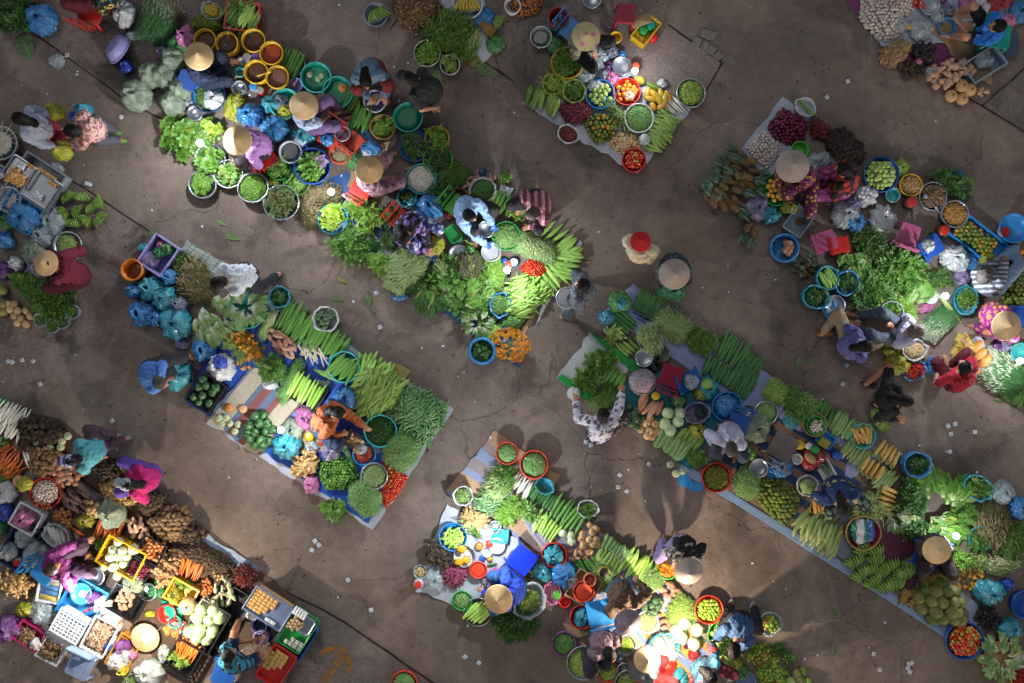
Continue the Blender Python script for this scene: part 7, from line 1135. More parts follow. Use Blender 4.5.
# greens field
for s_,m_,l_,n_ in(([(850,232),(872,226),(890,240),(888,262),(868,262),(852,248)],m_dark,L_herb,'dark leafy herbs at the back of the right-hand stall'),([(884,250),(902,246),(924,262),(924,288),(906,298),(886,284),(876,266)],m_herb,L_sprig,'bright bushy herbs at the heart of the right-hand stall'),([(856,270),(878,266),(890,288),(904,300),(896,320),(872,314),(856,296)],m_herb,L_herb,'spreading green herbs in front of the bushy herbs'),([(888,294),(908,294),(916,312),(914,326),(898,324)],m_sweet,L_herb,'light green herbs beside the grey woman'),([(848,288),(862,282),(872,300),(868,318),(852,306)],m_dark,L_sprig,'dark herbs by the stacked teal bags'),([(924,268),(944,268),(954,280),(946,292),(926,286)],m_dark,L_fine,'fine grey green herbs behind the lit lamp')):heap('herb_field',n_,'herbs',s_,l_,m_,.14,.02,.033,3)
items('greens_bunch','pale lettuce bunch beside the red low chair','greens',[(838,254),(852,246),(866,256),(860,270),(846,268)],P_letb,.22,.06,sp=.1,ang=60,spread=20,zk=.1,tilt=.1);items('greens_bunch','green celery bunch in front of the bushy herbs','greens',[(898,290),(912,284),(924,300),(914,308),(902,302)],P_mus,.28,.06,sp=.1,ang=-60,spread=12,zk=.1,tilt=.1)
heap('scallions','long blue green scallions beside the lit right lamp','scallions',[(922,320),(936,308),(950,310),(960,320),(942,338),(928,334)],L_blade,m_blade,.1,.02,.02,4,ang=-48,spread=9,tilt=.06);row('stalk','pale leek stalk pointing at the lamp','leek',(944,304),(954,312),4,55,30,PM('stalk',[veg(TAPER,.1,6)],m_stalk),1,.1)
bag(926,308,9,b_pink,'pink film beside the lit right lamp',.06,False,ry=5,ang=-30);lamp(945,296,'large bright lamp in the greens of the right-hand stall',32,.48);tub(931,297,6.5,p_whi,'white lamp shade lying beside the bright lamp',.05,.7,'dish','dish',z=.06);obag(966,300,12,b_teal,'open teal bag of herbs right of the bright lamp',.14,fill=hp('herbs','herbs in the teal bag right of the lamp','herbs',L_herb,m_herb,.05,.03),ry=15)
obag(828,278,11.5,b_teal,'open teal bag of gourds, third of the bag stack',.2,12,0,lambda px,py,r,ry,a,z:row('gourd','pale gourd in the open teal bag','gourd',(824,281),(833,276),5,60,16,P_gou,2,z+.03));obag(847,283,12,b_blue,'blue bag of dark leaves right of the bag of gourds',.18,13,20,hp('dark_leaves','dark leaves in the blue bag beside the gourds','leaves',L_herb,m_dark,.05,.03));obag(816,297,14,b_teal,'teal bag of dark chopped leaves at the lower left of the bag stack',.2,12,30,hp('chopped_leaves','dark chopped leaves in the lower left teal bag','leaves',L_herb,m_dark,.04,.028));tub(835,305,9.7,s_ste,'steel pan on the blue bag',.05,.8,'pan','pan',z=.14);bag(834,309,11,b_blue,'blue bag under the steel pan',.16,False)
person('person in a grey lilac shirt holding a basin, leg stretched left',(914,331),(898,334),200,cloth('grey_lilac_shirt','#a9a6c2'),cloth('grey_trousers2','#4a5562'),[(894,322,.4),(890,328,.35)],[(858,316),(862,326)],.3,hood=cloth('brown_headscarf','#5a4a48'),long_sleeve=False,L=.5);tub(892,313,11.5,p_gry,'grey lilac basin held over the greens',.1,.8,z=.12)
person('person in a violet shirt squatting in the aisle at the right-hand stall',(866,346),(848,346),-10,cloth('violet_shirt','#554f8a'),cloth('khaki_trousers','#8a7a62'),[(858,332,.3),(866,336,.3)],[(822,334),(858,328)],.3,shoes=cloth('tan_shoe','#8a5a3a'),long_hair=True);tub(864,340,8,p_blk,'black basin at the violet shirt',.1,.8)
obag(915,350,12.5,b_milk,'white bag of peanuts below the grey lilac shirt',.16,ry=11,fill=hp('peanuts','light brown peanuts in the white bag','peanuts',B_nut,m_pea,.06,.018,3));bag(897,365,13,b_yel,'yellow green bag beside the red chillies',.2,ry=11,ang=30);bag(893,350,9,b_yel,'yellow bag under the grey lilac shirt',.14);obag(915,371,12,b_blue,'blue bag of red chillies in the aisle',.12,9,-30,hp('red_chillies','red chillies in the blue bag','chillies',B_chip,m_chr,.05,.02,3));bag(933,366,7,b_blue,'blue bag in the hand of the crimson shirt',.16,ry=9)
person('person in a crimson shirt squatting, left arm stretched up to bananas',(964,367),(957,382),-110,cloth('crimson_shirt','#a0142f'),cloth('dark_red_trousers2','#5a1a28'),[(966,343,.25),(938,368,.3)],[(944,378),(950,366)],.28,long_sleeve=False,sk=skin_p)
items('banana_bunch','small yellow banana bunch reached by the crimson shirt','bananas',[(946,352),(958,338),(970,336),(966,350),(952,358)],P_bany,.17,.05,sp=.1,ang=-40,spread=60);row('pumpkin_slice','cut orange pumpkin slice right of the crimson shirt','pumpkin',(976,346),(984,360),3,-50,15,PM('pumpkin_slice',[veg(SPUD,.2,10)],m_pumo),5,.05,jit=1);put('pumpkin_slice','orange pumpkin slice half under the crimson sleeve','pumpkin',976,369,P_pumo[0],.16,.08);sheet([(964,344),(978,336),(994,356),(978,366)],t_whi,'white film under the pumpkin slices',.02,.03,nx=8,ny=8)
heap('scallion_field','dark scallions at the lower right of the right-hand stall','scallions',[(984,358),(1000,350),(1030,366),(1030,392),(1004,398),(978,378)],L_blade,m_blade,.12,.02,.022,4,ang=30,spread=14,tilt=.06);heap('bean_sprigs','leafy greens below the dark scallions','greens',[(978,378),(1004,392),(1030,388),(1030,416),(1004,402)],L_sprig+L_blade,m_herb,.12,.02,.03,3);lamp(1020,361,'lamp glowing at the right picture edge',14,.3);tub(1020,352,9,p_cyan,'pale teal bowl at the right edge',.1,.8,'bowl','bowl');bag(1006,345,7,b_lil,'lilac bag below the right-edge conical hat',.12);bag(998,346,5,b_pur,'violet bag below the right-edge conical hat',.1);tub(1014,333,6,p_red,'red dish beside the right-edge conical hat',.08,.8,'dish','dish')
person('person in black crouching in the right aisle, leg stretched up left',(906,401),(886,398),10,cloth('black_shirt2','#101014'),cloth('black_shorts2','#111114'),[(884,408,.4),(896,418,.4)],[(866,384),(876,404)],.35,shorts=True,long_hair=True,shoes=p_blk,L=.5);bag(880,420,13,MATS['chartreuse_bag_film'],'olive bag held by the black-clad person in the aisle',.14,False,ry=8,ang=60)
person('person in cream clothes and a red hat walking in the aisle',(640,243),(641,252),-70,cloth('cream_clothes','#cdbb9f'),cloth('cream_trousers','#b9a78a'),[(632,236,.6),(655,250,.6)],[(634,258),(648,262)],.85,hair=None,hat=cloth('red_hat','#c01824'),hat_d=21,L=.66,hz=1.5)
person('person under a pale conical hat walking in the aisle with a green bag',(674,273),(674,264),90,cloth('dark_dot_shirt','#2f3a42',('dots','#6a7a80',22)),cloth('dark_trousers4','#22252c'),[(664,284,.5),(684,284,.5)],[(668,272),(680,272)],.8,hat_g,31,hz=1.3);bag(673,290,14,b_emr,'emerald green bag carried under the pale conical hat',.3,ry=11,z=.3)
person('dark-clad person striding in the aisle carrying a round steel lid',(582,285),(580,294),190,cloth('slate_shirt','#5d646e'),cloth('slate_trousers','#454b55'),[(570,298,.8),(584,300,.7)],[(572,318),(588,280)],.82,L=.66,hz=1.4);tub(567,298,10.5,s_alu,'round steel lid carried in the aisle',.03,.9,'tray','tray',z=.78)
# ================================================================ H: long row in the right middle
t_lav=M('lavender_sheet','#8f97c4','#989fc9',rough=.45,nz=.2,ns=6,bump=.2,bs=12)
sheet([(604,312),(632,284),(885,452),(850,480)],t_lav,'long lavender sheet along the upper edge of the right middle row',.008,.015,nx=44,ny=10)
pr=mesh('print_line',[box((0,0,0),(.26,.022,.002))],p_blue)
for i,(x,y,l)in enumerate(((637,310,.5),(640,316,1),(643,321,.9))):put('printed_line','line of faded blue print on the lavender sheet','print',x,y,(pr,),1,.028,30,group='faded print on the lavender sheet',stretch=(l,1,1))
sheet([(556,378),(590,332),(634,362),(600,410)],M('white_green_sheet','#b5bab5',rough=.5,nz=.2,bump=.2,bs=12),'white sheet with green borders at the left end of the right middle row',.012,.014,nx=16,ny=14);sheet([(588,332),(598,336),(644,368),(636,376)],p_gre,'green border band along the upper side of the white sheet',.03,.012,nx=12,ny=4);sheet([(557,378),(562,374),(604,402),(600,410)],p_gre,'green border band along the lower side of the white sheet',.03,.012,nx=10,ny=4)
sheet([(612,395),(650,360),(740,400),(690,470)],M('teal_tarp','#1f7f92',rough=.4,nz=.3,bump=.2,bs=12),'teal tarp under the taro and cabbages',.014,.014,nx=20,ny=14);sheet([(677,469),(684,463),(952,631),(946,636)],M('blue_stripe_tarp','#8aa2c4',rough=.45,pat=('stripesuv','#86a5cc',14),nz=.35),'thin pale blue tarp edge along the lower side of the row',.012,.012,nx=30,ny=4)
sheet([(690,470),(770,400),(880,470),(800,530)],M('navy_mat','#2a4570',rough=.8,pat=('stripesuv','#8a6a58',40),nz=.3),'navy and brown mat under the white-shirted seller',.01,.012,nx=20,ny=12);sheet([(792,520),(830,498),(1000,620),(946,640)],M('grey_plastic_sheet','#8f96a8',rough=.5,nz=.3,bump=.3,bs=14),'greyish sheet under the bananas and coconuts',.012,.014,nx=30,ny=8);sheet([(864,552),(888,520),(936,560),(912,590)],M('plum_tarp','#6a2f48',rough=.5,nz=.35,ns=9,bump=.5,bs=9),'plum coloured tarp between the fruit basket and the bananas',.03,.03,nx=14,ny=14)
row('luffa','dark green luffa in the upper of two neat rows on the lavender sheet','luffa',(640,293),(662,309),12,-62,15,P_cuc,1.7,.03);row('luffa','dark green luffa in the lower of two neat rows on the lavender sheet','luffa',(637,302),(656,315),11,-62,15,P_cuc,1.7,.03);row('cucumber','thick cucumber beside the two small parcels','cucumber',(616,328),(626,316),5,40,26,P_cuc,2.4,.04)
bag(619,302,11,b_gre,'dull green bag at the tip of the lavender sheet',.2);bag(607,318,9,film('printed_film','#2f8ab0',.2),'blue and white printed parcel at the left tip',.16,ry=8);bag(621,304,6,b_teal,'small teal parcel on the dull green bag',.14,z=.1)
heap('herb_bunches','olive herb bunch below the thick cucumbers','herbs',[(602,338),(612,326),(624,334),(618,344),(608,346)],L_herb,m_fst,.09,.02,.028,3);row('gourd','short green gourd on the green border band','gourd',(622,350),(634,346),4,40,15,P_bit,2.2,.05);heap('long_beans','pale green long beans on the lavender sheet','beans',[(656,322),(668,310),(690,322),(684,338),(668,340)],B_long,m_long,.1,.02,.02,3,ang=35,spread=25,tilt=.1);heap('sprig_beans','bushy green beans in the middle of the lavender sheet','beans',[(684,344),(694,324),(714,334),(720,346),(704,358),(690,352)],B_bean+L_fine,m_herb,.13,.02,.02,4)
tub(650,340,12,s_ste,'steel pot of folded pale beans',.16,.85,'pot','pot',fill=hp('folded_beans','folded pale beans in the steel pot','beans',B_long,m_long,.08,.02,ang=60,spread=20));tub(661,353,9,b_pgr,'pale green bag-lined bowl beside the steel pot',.12,.8,'bowl','bowl');tub(644,358,8.5,s_ste,'steel plate beside the striped grey bundle',.05,.8,'plate','plate',z=.1);bag(655,364,8,p_blk,'black cloth pouch behind the steel plate',.16)
heap('water_spinach','dark leafy bunch in the upper half of the white sheet','greens',[(584,362),(600,346),(614,352),(616,364),(604,370),(590,376)],L_sprig,m_herb,.11,.02,.032,3);heap('water_spinach','dark leafy bunch at the lower left of the white sheet','greens',[(570,378),(584,366),(598,376),(600,390),(584,392)],L_sprig,m_herb,.11,.02,.032,3);heap('water_spinach_stems','stems laid parallel before the floral-shirted buyer','greens',[(588,398),(604,384),(624,394),(618,406),(602,410)],L_blade+L_stalk,m_herb,.08,.03,.025,3,ang=-55,spread=14,tilt=.08);row('luffa','short luffa between the leafy bunches on the white sheet','luffa',(606,372),(622,382),5,-60,14,P_luf,2.6,.04)
person('buyer in a white floral blouse reaching over the white sheet',(603,414),(599,434),-85,cloth('white_floral','#c4c1cf',('floral','#5a5468',12)),cloth('black_floral','#201c24',('dots','#8a7a90',16)),[(623,388,.3),(576,402,.3)],[(614,434),(620,428)],.3);bag(574,394,7,b_milk,'white bag in the hand of the floral-bloused buyer',.14)
tub(643,382,13,M('check_bundle','#9a8f9c',rough=.9,pat=('floral','#7a4a66',16,'#b9aab5')),'round bundle of checked cloth',.1,.9,'bundle','cloth bundle',z=.04);t_=P_gua;put('cloth_bundle','domed red and white checked cloth over the bundle','cloth',642,381,(mesh('cloth_bundle',rough(sph(20,12,(.5,.5,.3)),.05,4,2),MATS['check_bundle']),),.38,.12)
chair(671,376,p_mar,'maroon plastic chair on the teal tarp',20,.28,.32,.2);chair(691,380,p_blue,'blue plastic basket chair holding a clear bag',70,.16,.28,.14);bag(691,382,8,b_clear,'clear bag on the blue basket chair',.14,z=.17);jar(656,396,4.5,p_gre,'green bottle below the maroon chair',.2,p_yel)
row('taro','brown pointed taro shoot on the teal tarp','taro',(640,402),(660,408),7,-58,17,P_swt,3.4,.05,jit=4,ja=14);items('squash','dark squash piled next to the buyer\'s arm','squash',[(620,412),(634,404),(644,418),(640,430),(628,426)],P_sqd,.11,.05,sp=.1,tilt=.4);items('squash','brown ribbed squash at the lower edge of the teal tarp','squash',[(640,430),(648,416),(660,424),(656,438),(644,442)],P_pum,.13,.03,sp=.105)
for x,y in((668,413),(680,412),(665,424),(678,421),(670,430)):put('cabbage','pale round cabbage in the group of five on the teal tarp','cabbage',x,y,random.choice(P_cab),.19,.1,random.random()*90,group='five pale cabbages')
put('watermelon','striped green melon lying behind the five cabbages','watermelon',679,400,P_mel[0],.26,.1,10);bag(708,388,11,b_teal,'teal bag with melon and yellow greens',.2,ry=14);put('melon','round green melon at the top of the teal bag','melon',707,384,P_gua[0],.17,.22);bag(701,394,7,b_yel,'yellow bag beside the green melon',.16);obag(697,413,13,b_lil,'lilac and blue bag with dark cloth',.18,ry=11);put('dark_cloth','dark folded cloth in the lilac and blue bag','cloth',700,412,(mesh('dark_cloth',rough(sph(12,8,(.5,.5,.3)),.2,3,1),cloth('dark_green_cloth','#17302a')),),.17,.16);bag(698,430,9,b_yel,'bag of yellow beans right of the five cabbages',.16)
tub(727,407,15,p_sky,'blue tub stuffed with blue bags',.16,.85,'tub','tub');bag(726,406,12,b_blue,'blue bags stuffed in the blue tub',.16,False,z=.06)
row('cucumber','large green cucumber at the lower edge of the teal tarp','cucumber',(660,437),(684,452),7,-58,21,P_zuc,3.6,.03);row('gourd','green gourd above the large cucumbers','gourd',(680,434),(698,444),5,-50,16,P_bit,2.8,.03);heap('leafy_peas','dark leafy beans right of the large cucumbers','beans',[(684,456),(694,446),(708,454),(702,470),(690,468)],L_herb+B_bean,m_herb,.09,.02,.024,3);items('squash','small grey green squash off the tarp edge below the cucumbers','squash',quad(676,470,20,9,15),P_gpa,.11,0,sp=.12);sheet([(680,474),(704,484),(698,494),(678,484)],p_sky,'blue cloth flap lying over the tarp edge',.02,.02,nx=8,ny=6)
tub(716.5,478,14.5,p_red,'red basin of olive green chillies',.13,.85,fill=hp('olive_chillies','olive green chillies in the red basin','chillies',B_chil,m_chly,.06,.016,3));heap('green_beans','pale green bean heap right of the red basin','beans',[(732,480),(744,464),(760,476),(762,492),(748,500),(736,494)],B_bean,m_bean,.13,.03,.018,4);tub(759,468,9,s_ste,'steel plate above the pale bean heap',.06,.8,'plate','plate',z=.08)
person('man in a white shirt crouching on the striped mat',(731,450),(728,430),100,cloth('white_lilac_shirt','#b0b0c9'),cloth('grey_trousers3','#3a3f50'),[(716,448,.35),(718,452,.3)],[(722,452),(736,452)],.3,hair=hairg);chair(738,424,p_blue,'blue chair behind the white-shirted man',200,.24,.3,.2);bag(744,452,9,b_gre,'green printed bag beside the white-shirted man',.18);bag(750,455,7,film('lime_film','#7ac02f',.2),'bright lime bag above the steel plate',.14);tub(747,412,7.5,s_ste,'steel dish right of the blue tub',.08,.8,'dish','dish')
row('luffa','dark luffa in the big upper row of the lavender sheet','luffa',(722,344),(742,358),8,-62,27,P_cuc,2.2,.03);row('luffa','dark luffa in the lower middle row beside the bushy beans','luffa',(706,364),(730,378),8,-62,19,P_cuc,2.6,.03)
for i,(a,b,n)in enumerate((((745,356),(761,366),11),((741,366),(757,378),11),((735,374),(754,386),12),((731,384),(748,394),10))):row('cucumber','slim cucumber in the %s of four tight rows on the lavender sheet'%('topmost','second','third','lowest')[i],'cucumber',a,b,n,-62,13,P_cuc,1.3,.04)
heap('okra_pile','yellow green bean pile right of the four tight rows','beans',[(762,392),(772,376),(790,388),(784,404),(770,404)],B_cut+B_bean,m_lufp,.12,.03,.02,4);heap('long_beans','dark coiled long beans beside the garlic basket','beans',[(786,402),(796,390),(816,404),(806,420),(792,416)],B_long,m_beand,.12,.03,.02,3,ang=40,spread=35);tub(766,413,11.5,s_ste,'steel basin of neatly laid beans',.13,.85,fill=hp('laid_beans','beans laid lengthwise in the steel basin','beans',B_bean,m_bean,.05,.018,3,ang=-55,spread=10,tilt=.1));bag(792,420,9,b_teal,'teal plastic film between basin and garlic basket',.05,False)
row('luffa','dark luffa in the right row before the corn','luffa',(817,407),(834,420),5,-62,19,P_cuc,2.8,.03);row('luffa','light green luffa in the right row before the corn','luffa',(834,420),(856,433),6,-62,23,P_zuc,3,.03);tub(815,425,11.5,w_bam,'bamboo basket with a green bowl of garlic',.12,.9,'basket','basket');tub(816,425,9,p_gre,'green bowl of pinkish garlic',.08,.8,'bowl','bowl',z=.08,fill=its('garlic','pinkish garlic bulb in the green bowl','garlic',P_gar,.05,.02,sp=.046))
chair(783,447,M('taupe_plastic','#7a6c66',rough=.5),'brown grey plastic chair in the middle of the row',30,.3,.38,.26);bag(756,428,15,b_pgr,'big pale green clear sack beside the white-shirted man',.28,amp=.14);bag(780,466,13,b_blue,'crumpled blue bag under the brown grey chair',.16);bag(770,474,8,b_blue,'blue film beside the steel plate',.06,False);jar(801,445,5,p_yel,'yellow helmet-shaped jar beside the brown grey chair',.18,p_yel);jar(809,446,4,p_blk,'dark bottle by the yellow jar',.16,p_whi);tub(797,459,5,p_whi,'white cup beside the red bag',.1,.8,'cup','cup');bag(813,459,12,b_red,'red bag with an orange loaf in it',.18);jar(816,450,4,p_gre,'green-capped jar on the red bag',.24,p_gre);put('bread_loaf','pale loaf on the red bag','bread',811,458,(mesh('bread_loaf',veg(SPUD,.1,10),M('bread','#b58a60',rough=.7)),),.2,.22,40,stretch=(1,.6,.4));tray(826,470,24,14,60,p_whi,'white tray of scallions below the red bag',.06);row('scallion','scallion on the white tray','scallion',(823,470),(830,470),4,60,18,PM('scallion',[veg(TAPER,.1,6)],m_blade),.8,.06);slabs('sponge','yellow sponge packet on a blue box','sponge',824,443,35,1,1,9,9,(.16,.13,.06),M('sponge','#a8983f',rough=.9),.12);tray(826,440,18,14,35,p_sky,'blue box under the yellow sponge',.08);jar(839,456,4.5,p_blue,'blue bottle with a white ring beside the corn',.18,p_blue)
items('orange','green orange in the largest heap at the lower edge of the row','orange',[(752,494),(764,476),(784,482),(800,494),(796,510),(786,526),(768,512)],P_gor,.08,.12,sp=.068,base=B_ball(1)[0]);obag(808,486,11,b_milk,'white bag with a green broccoli-like head',.16);put('broccoli','green broccoli head in the white bag','broccoli',807,487,P_bro[0],.22,.16);bag(820,491,8,b_lil,'mauve bag beside the broccoli',.14,ry=11)
person('seller in a navy blue spotted shirt bent down among the corn',(843,508),(836,486),80,cloth('navy_spot_shirt','#1a3a6a',('dots','#b5a86a',7)),cloth('dark_floral_trousers','#20252f',('floral','#6a7a6a',12)),[(826,506,.3),(856,500,.3)],[(856,488),(830,510)],.3,long_hair=True)
tub(863,436,12.5,p_cyan,'teal bowl of peeled corn cobs',.12,.85,'bowl','bowl',fill=lambda px,py,r,ry,a,z:row('corn_cob','peeled corn cob in the teal bowl','corn',(856,436),(870,436),6,70,17,P_cob,2,z,ja=20));row('corn_cob','peeled corn cob in the row right of the teal bowl','corn',(880,447),(896,458),5,-58,16,P_cob,2.1,.06);row('corn_cob','peeled corn cob in the middle row of cobs','corn',(865,463),(879,472),4,-58,16,P_cob,2.3,.06);row('corn_cob','peeled corn cob lying level in the lower row of cobs','corn',(890,490),(884,508),5,20,17,P_cob,2.2,.06);row('corn_cob','peeled corn cob set in the yellow bowl or its side','corn',(815,508),(822,508),3,80,14,P_cob,2.2,.08);tub(818,508,8,p_och,'ochre bowl holding three peeled cobs',.08,.8,'bowl','bowl')
row('corn_ear','corn ear in its husk, row below the teal bowl','corn',(846,446),(866,460),7,-52,22,P_hus,2.6,.03);row('corn_ear','corn ear in its husk, right of the middle row of cobs','corn',(880,476),(892,482),5,-40,24,P_hus,2.6,.03);items('corn_ear','corn ear in the large husked pile at the lower edge','corn',[(794,526),(806,512),(832,520),(842,540),(834,556),(812,540)],P_hus,.3,.08,sp=.08,ang=-58,spread=14,tilt=.12,stretch=(1,.24,.22),zk=.2);heap('corn_husks','dry corn husks and silk around the navy shirt','husks',[(850,500),(870,484),(884,500),(892,520),(866,524),(848,520)],L_stalk+L_big,m_hus,.09,.02,.035,3)
tub(864,533,17,M('red_white_tub','#b02a35',rough=.4),'red tub with a striped green, blue and white bag in it',.16,.85,'tub','tub',w_bam);bag(862,531,13,M('striped_bag','#c9ced6',rough=.4,pat=('stripes','#1f7a5a',30,'#2a5a9a')),'striped green, blue and white bag in the red tub',.16,False,z=.08)
for i,(x,y,a)in enumerate(((852,560,250),(860,548,240),(866,568,260),(874,550,250),(858,573,240),(880,570,250),(870,580,240),(882,585,250),(888,564,250),(874,558,260),(895,577,240),(898,571,240),(906,570,250),(909,561,250),(893,583,260))):put('banana_bunch','green banana bunch in the ranks on the greyish sheet','bananas',x,y,P_ban[i%2],.26,.08,a,group='ranks of green banana bunches')
for x,y,a in((922,572,200),(928,578,250),(906,592,260),(912,600,240),(902,596,200)):put('banana_bunch','overripe brown banana bunch beside the coconuts','bananas',x,y,P_banb[0],.2,.08,a,group='overripe banana bunches')
heap('dark_dried_flowers','dark dried fibres among the overripe bananas','fibres',[(898,588),(910,580),(920,596),(914,606),(902,602)],B_root,m_yam,.06,.02,.035,2)
items('coconut','green brown coconut in the pile on the greyish sheet','coconut',[(916,602),(926,584),(942,582),(962,592),(970,612),(950,628),(932,620)],P_coc,.19,.13,sp=.155,base=B_ball(1)[0]);put('melon','yellow green melon above the coconut pile','melon',944,575,P_gou and P_man[0],.2,.09,10,stretch=(1,.7,.65))
tub(965,641,19,p_blue,'blue basin of ripening tomatoes',.14,.85,fill=both(its('tomato','tomato ripening in the blue basin','tomato',P_tom+P_tomg,.06,.06,sp=.054,base=B_ball(1)[0])))
tub(1001,660,19,w_bam,'bamboo basket of pale bitter cabbages',.1,.85,'basket','basket');items('cabbage','pale folded cabbage in the bamboo basket','cabbage',ell(1000,657,17),P_nap2,.2,.08,sp=.09,fan=(1000,657),spread=30,z0=.1,zk=.2,stretch=(1,.9,.9));tub(1024,678,13,p_yel,'yellow bowl of red chillies in the lower right corner',.1,.85,'bowl','bowl',fill=hp('red_chillies','red chillies in the yellow corner bowl','chillies',B_chip,m_chr,.05,.02,3));bag(1020,660,9,b_milk,'clear bag between bamboo basket and right edge',.14)
person('seller under a conical hat on a blue chair beside the lit greens lamp',(936,549),(933,546),100,cloth('brown_blouse','#4a3a3f'),cloth('brown_trousers4','#3f3035'),[(928,562,.3),(946,562,.3)],[(930,566),(940,566)],.3,hat_m,28);chair(926,556,p_blue,'royal blue chair under the conical hat near the coconuts',200,.26,.36,.26);lamp(956,536,'lit lamp among greens near the conical hat',14,.3)
obag(918,465,14.5,b_blue,'tall blue bag of small leaves at the upper edge by the corn',.26,13,0,hp('small_leaves','small dark leaves in the tall blue bag','leaves',L_herb,m_dark,.04,.026));obag(979,488,16,b_teal,'blue bag of mixed leaves leaning at the right',.22,12,30,hp('mixed_leaves','mixed leaves in the leaning blue bag','leaves',L_herb,m_herb,.05,.026));bag(1003,492,12,b_clear,'clear bag right of the leaning blue bag',.16);bag(1019,508,11,b_blue,'blue bag at the right edge among greens',.18)
for p_,n_,s_,c_,f_ in((P_letb,'mustard lettuce bunch fanned along the upper edge right of the corn',[(908,486),(930,478),(960,488),(972,502),(950,508),(922,500)],.34,(938,530)),(P_nap2,'napa-like lettuce bunch below the lower cobs',[(886,512),(904,506),(908,520),(894,526)],.26,(880,500)),(P_letb,'light green lettuce bunch left of the lit greens lamp',[(920,516),(944,512),(954,528),(940,540),(922,532)],.3,(915,510))):items('greens_bunch',n_,'greens',s_,p_,c_,.08,sp=c_*.42,fan=f_,spread=18,tilt=.12,zk=.1)
for s_,m_,l_,n_,kw in(([(900,480),(916,476),(924,496),(916,520),(900,510)],m_dark,L_sprig,'dark greens right of the lower cobs',{}),([(948,506),(972,500),(980,518),(962,526),(946,522)],m_herb,L_fine,'flat green fern-like bunch above the lit lamp',{}),([(974,508),(996,500),(1012,512),(1010,540),(992,550),(976,532)],m_dry,L_stalk+L_thin,'brown green twiggy bundle at the right',dict(ang=-70,spread=20)),([(966,534),(978,528),(990,546),(982,556),(968,550)],m_herb,L_fine,'green bunch in a teal bag right of the lit lamp',{}),([(946,548),(962,546),(972,562),(962,572),(948,568)],m_sweet,L_herb,'green herbs right of the conical hat near the coconuts',{}),([(996,536),(1020,520),(1030,540),(1016,560),(1000,556)],m_herb,L_blade,'long grass-like greens at the right edge',dict(ang=-60,spread=20)),([(982,560),(1016,556),(1018,566),(990,576)],m_stalk,L_stalk,'pale stems of the grass-like greens',dict(ang=25,spread=12)),([(970,556),(986,552),(992,566),(980,574),(970,568)],m_fst,L_herb,'olive herbs above the orange flowers at the right',{}),([(890,498),(910,500),(934,530),(916,548),(896,530)],m_dark,L_herb,'dark greens around the fruit basket',{})):heap('greens_pile',n_,'greens',s_,l_,m_,.12,.02,.03,3,**kw)
items('squash_flower','orange squash flower at the right by the teal sack','squash flower',[(962,572),(976,564),(982,576),(972,590),(958,584)],P_sqf,.085,.05,sp=.045,fan=(966,580));obag(981,538,12,b_teal,'teal bag edge around the green bunch',.12,fill=None);bag(988,592,17,b_teal,'large teal sack right of the coconuts',.28,ry=13);bag(1007,584,6,b_roy,'royal blue parcel behind the large teal sack',.16);bag(1010,628,11,b_teal,'teal sack below the large one at the right edge',.2);tub(1026,605,14,p_blue,'blue basin cut by the right edge',.16,.85);heap('dark_bag_leaves','dark bags and stems in shade between the teal sacks','stems',[(976,606),(996,604),(1002,622),(986,632),(974,622)],L_big,MATS['black_fungus'],.08,.02,.045,2)
# ================================================================ I: bottom centre stall
sheet([(444,492),(495,430),(560,476),(520,540)],M('faded_stripe_mat','#8a7f80',rough=.85,pat=('stripesuv','#7f8aa8',22,'#a8896a'),nz=.3),'faded striped mat at the upper left tip of the bottom stall',.008,.01,nx=18,ny=14);sheet([(416,590),(446,504),(520,540),(470,610)],t_whi,'crumpled white sheet at the left of the bottom stall',.012,.03,nx=18,ny=18);sheet([(520,520),(556,500),(720,620),(640,680)],M('blue_check_tarp','#6f86c0',rough=.6,pat=('stripesuv','#b09a80',60),nz=.25),'blue and tan tarp under the bottom stall',.014,.012,nx=24,ny=14)
sheet([(600,560),(606,556),(760,660),(830,700)],MATS['lavender_sheet'],'blue tarp edge along the right side of the bottom stall',.016,.01,nx=24,ny=3)
tub(507,453,11,p_org,'smaller red basket of beans at the upper tip',.12,.85,'basket','basket',fill=hp('beans','cut beans in the smaller red basket','beans',B_cut,m_bean,.05,.016,3));tub(534,465,14,p_org,'larger red basket of beans at the upper tip',.14,.85,'basket','basket',fill=hp('beans','cut beans in the larger red basket','beans',B_cut,m_bean,.06,.016,3));obag(545,486,10,b_teal,'open teal bag beside the larger red basket',.14,ry=8,ang=30)
obag(463,496,10,b_milk,'white bag of chopped scallions at the left edge',.18,fill=hp('chopped_scallions','chopped scallions in the white bag','scallions',B_cut,m_let,.05,.018,3));obag(588,509,11,b_milk,'white bag of dark green leaves alone right of the gourds',.14,9,0,hp('dark_leaves','dark leaves in the lone white bag','leaves',L_herb,m_herb,.04,.026))
row('radish','white radish in the bundle below the larger red basket','radish',(515,478),(529,490),7,-58,17,P_rad,1.7,.06)
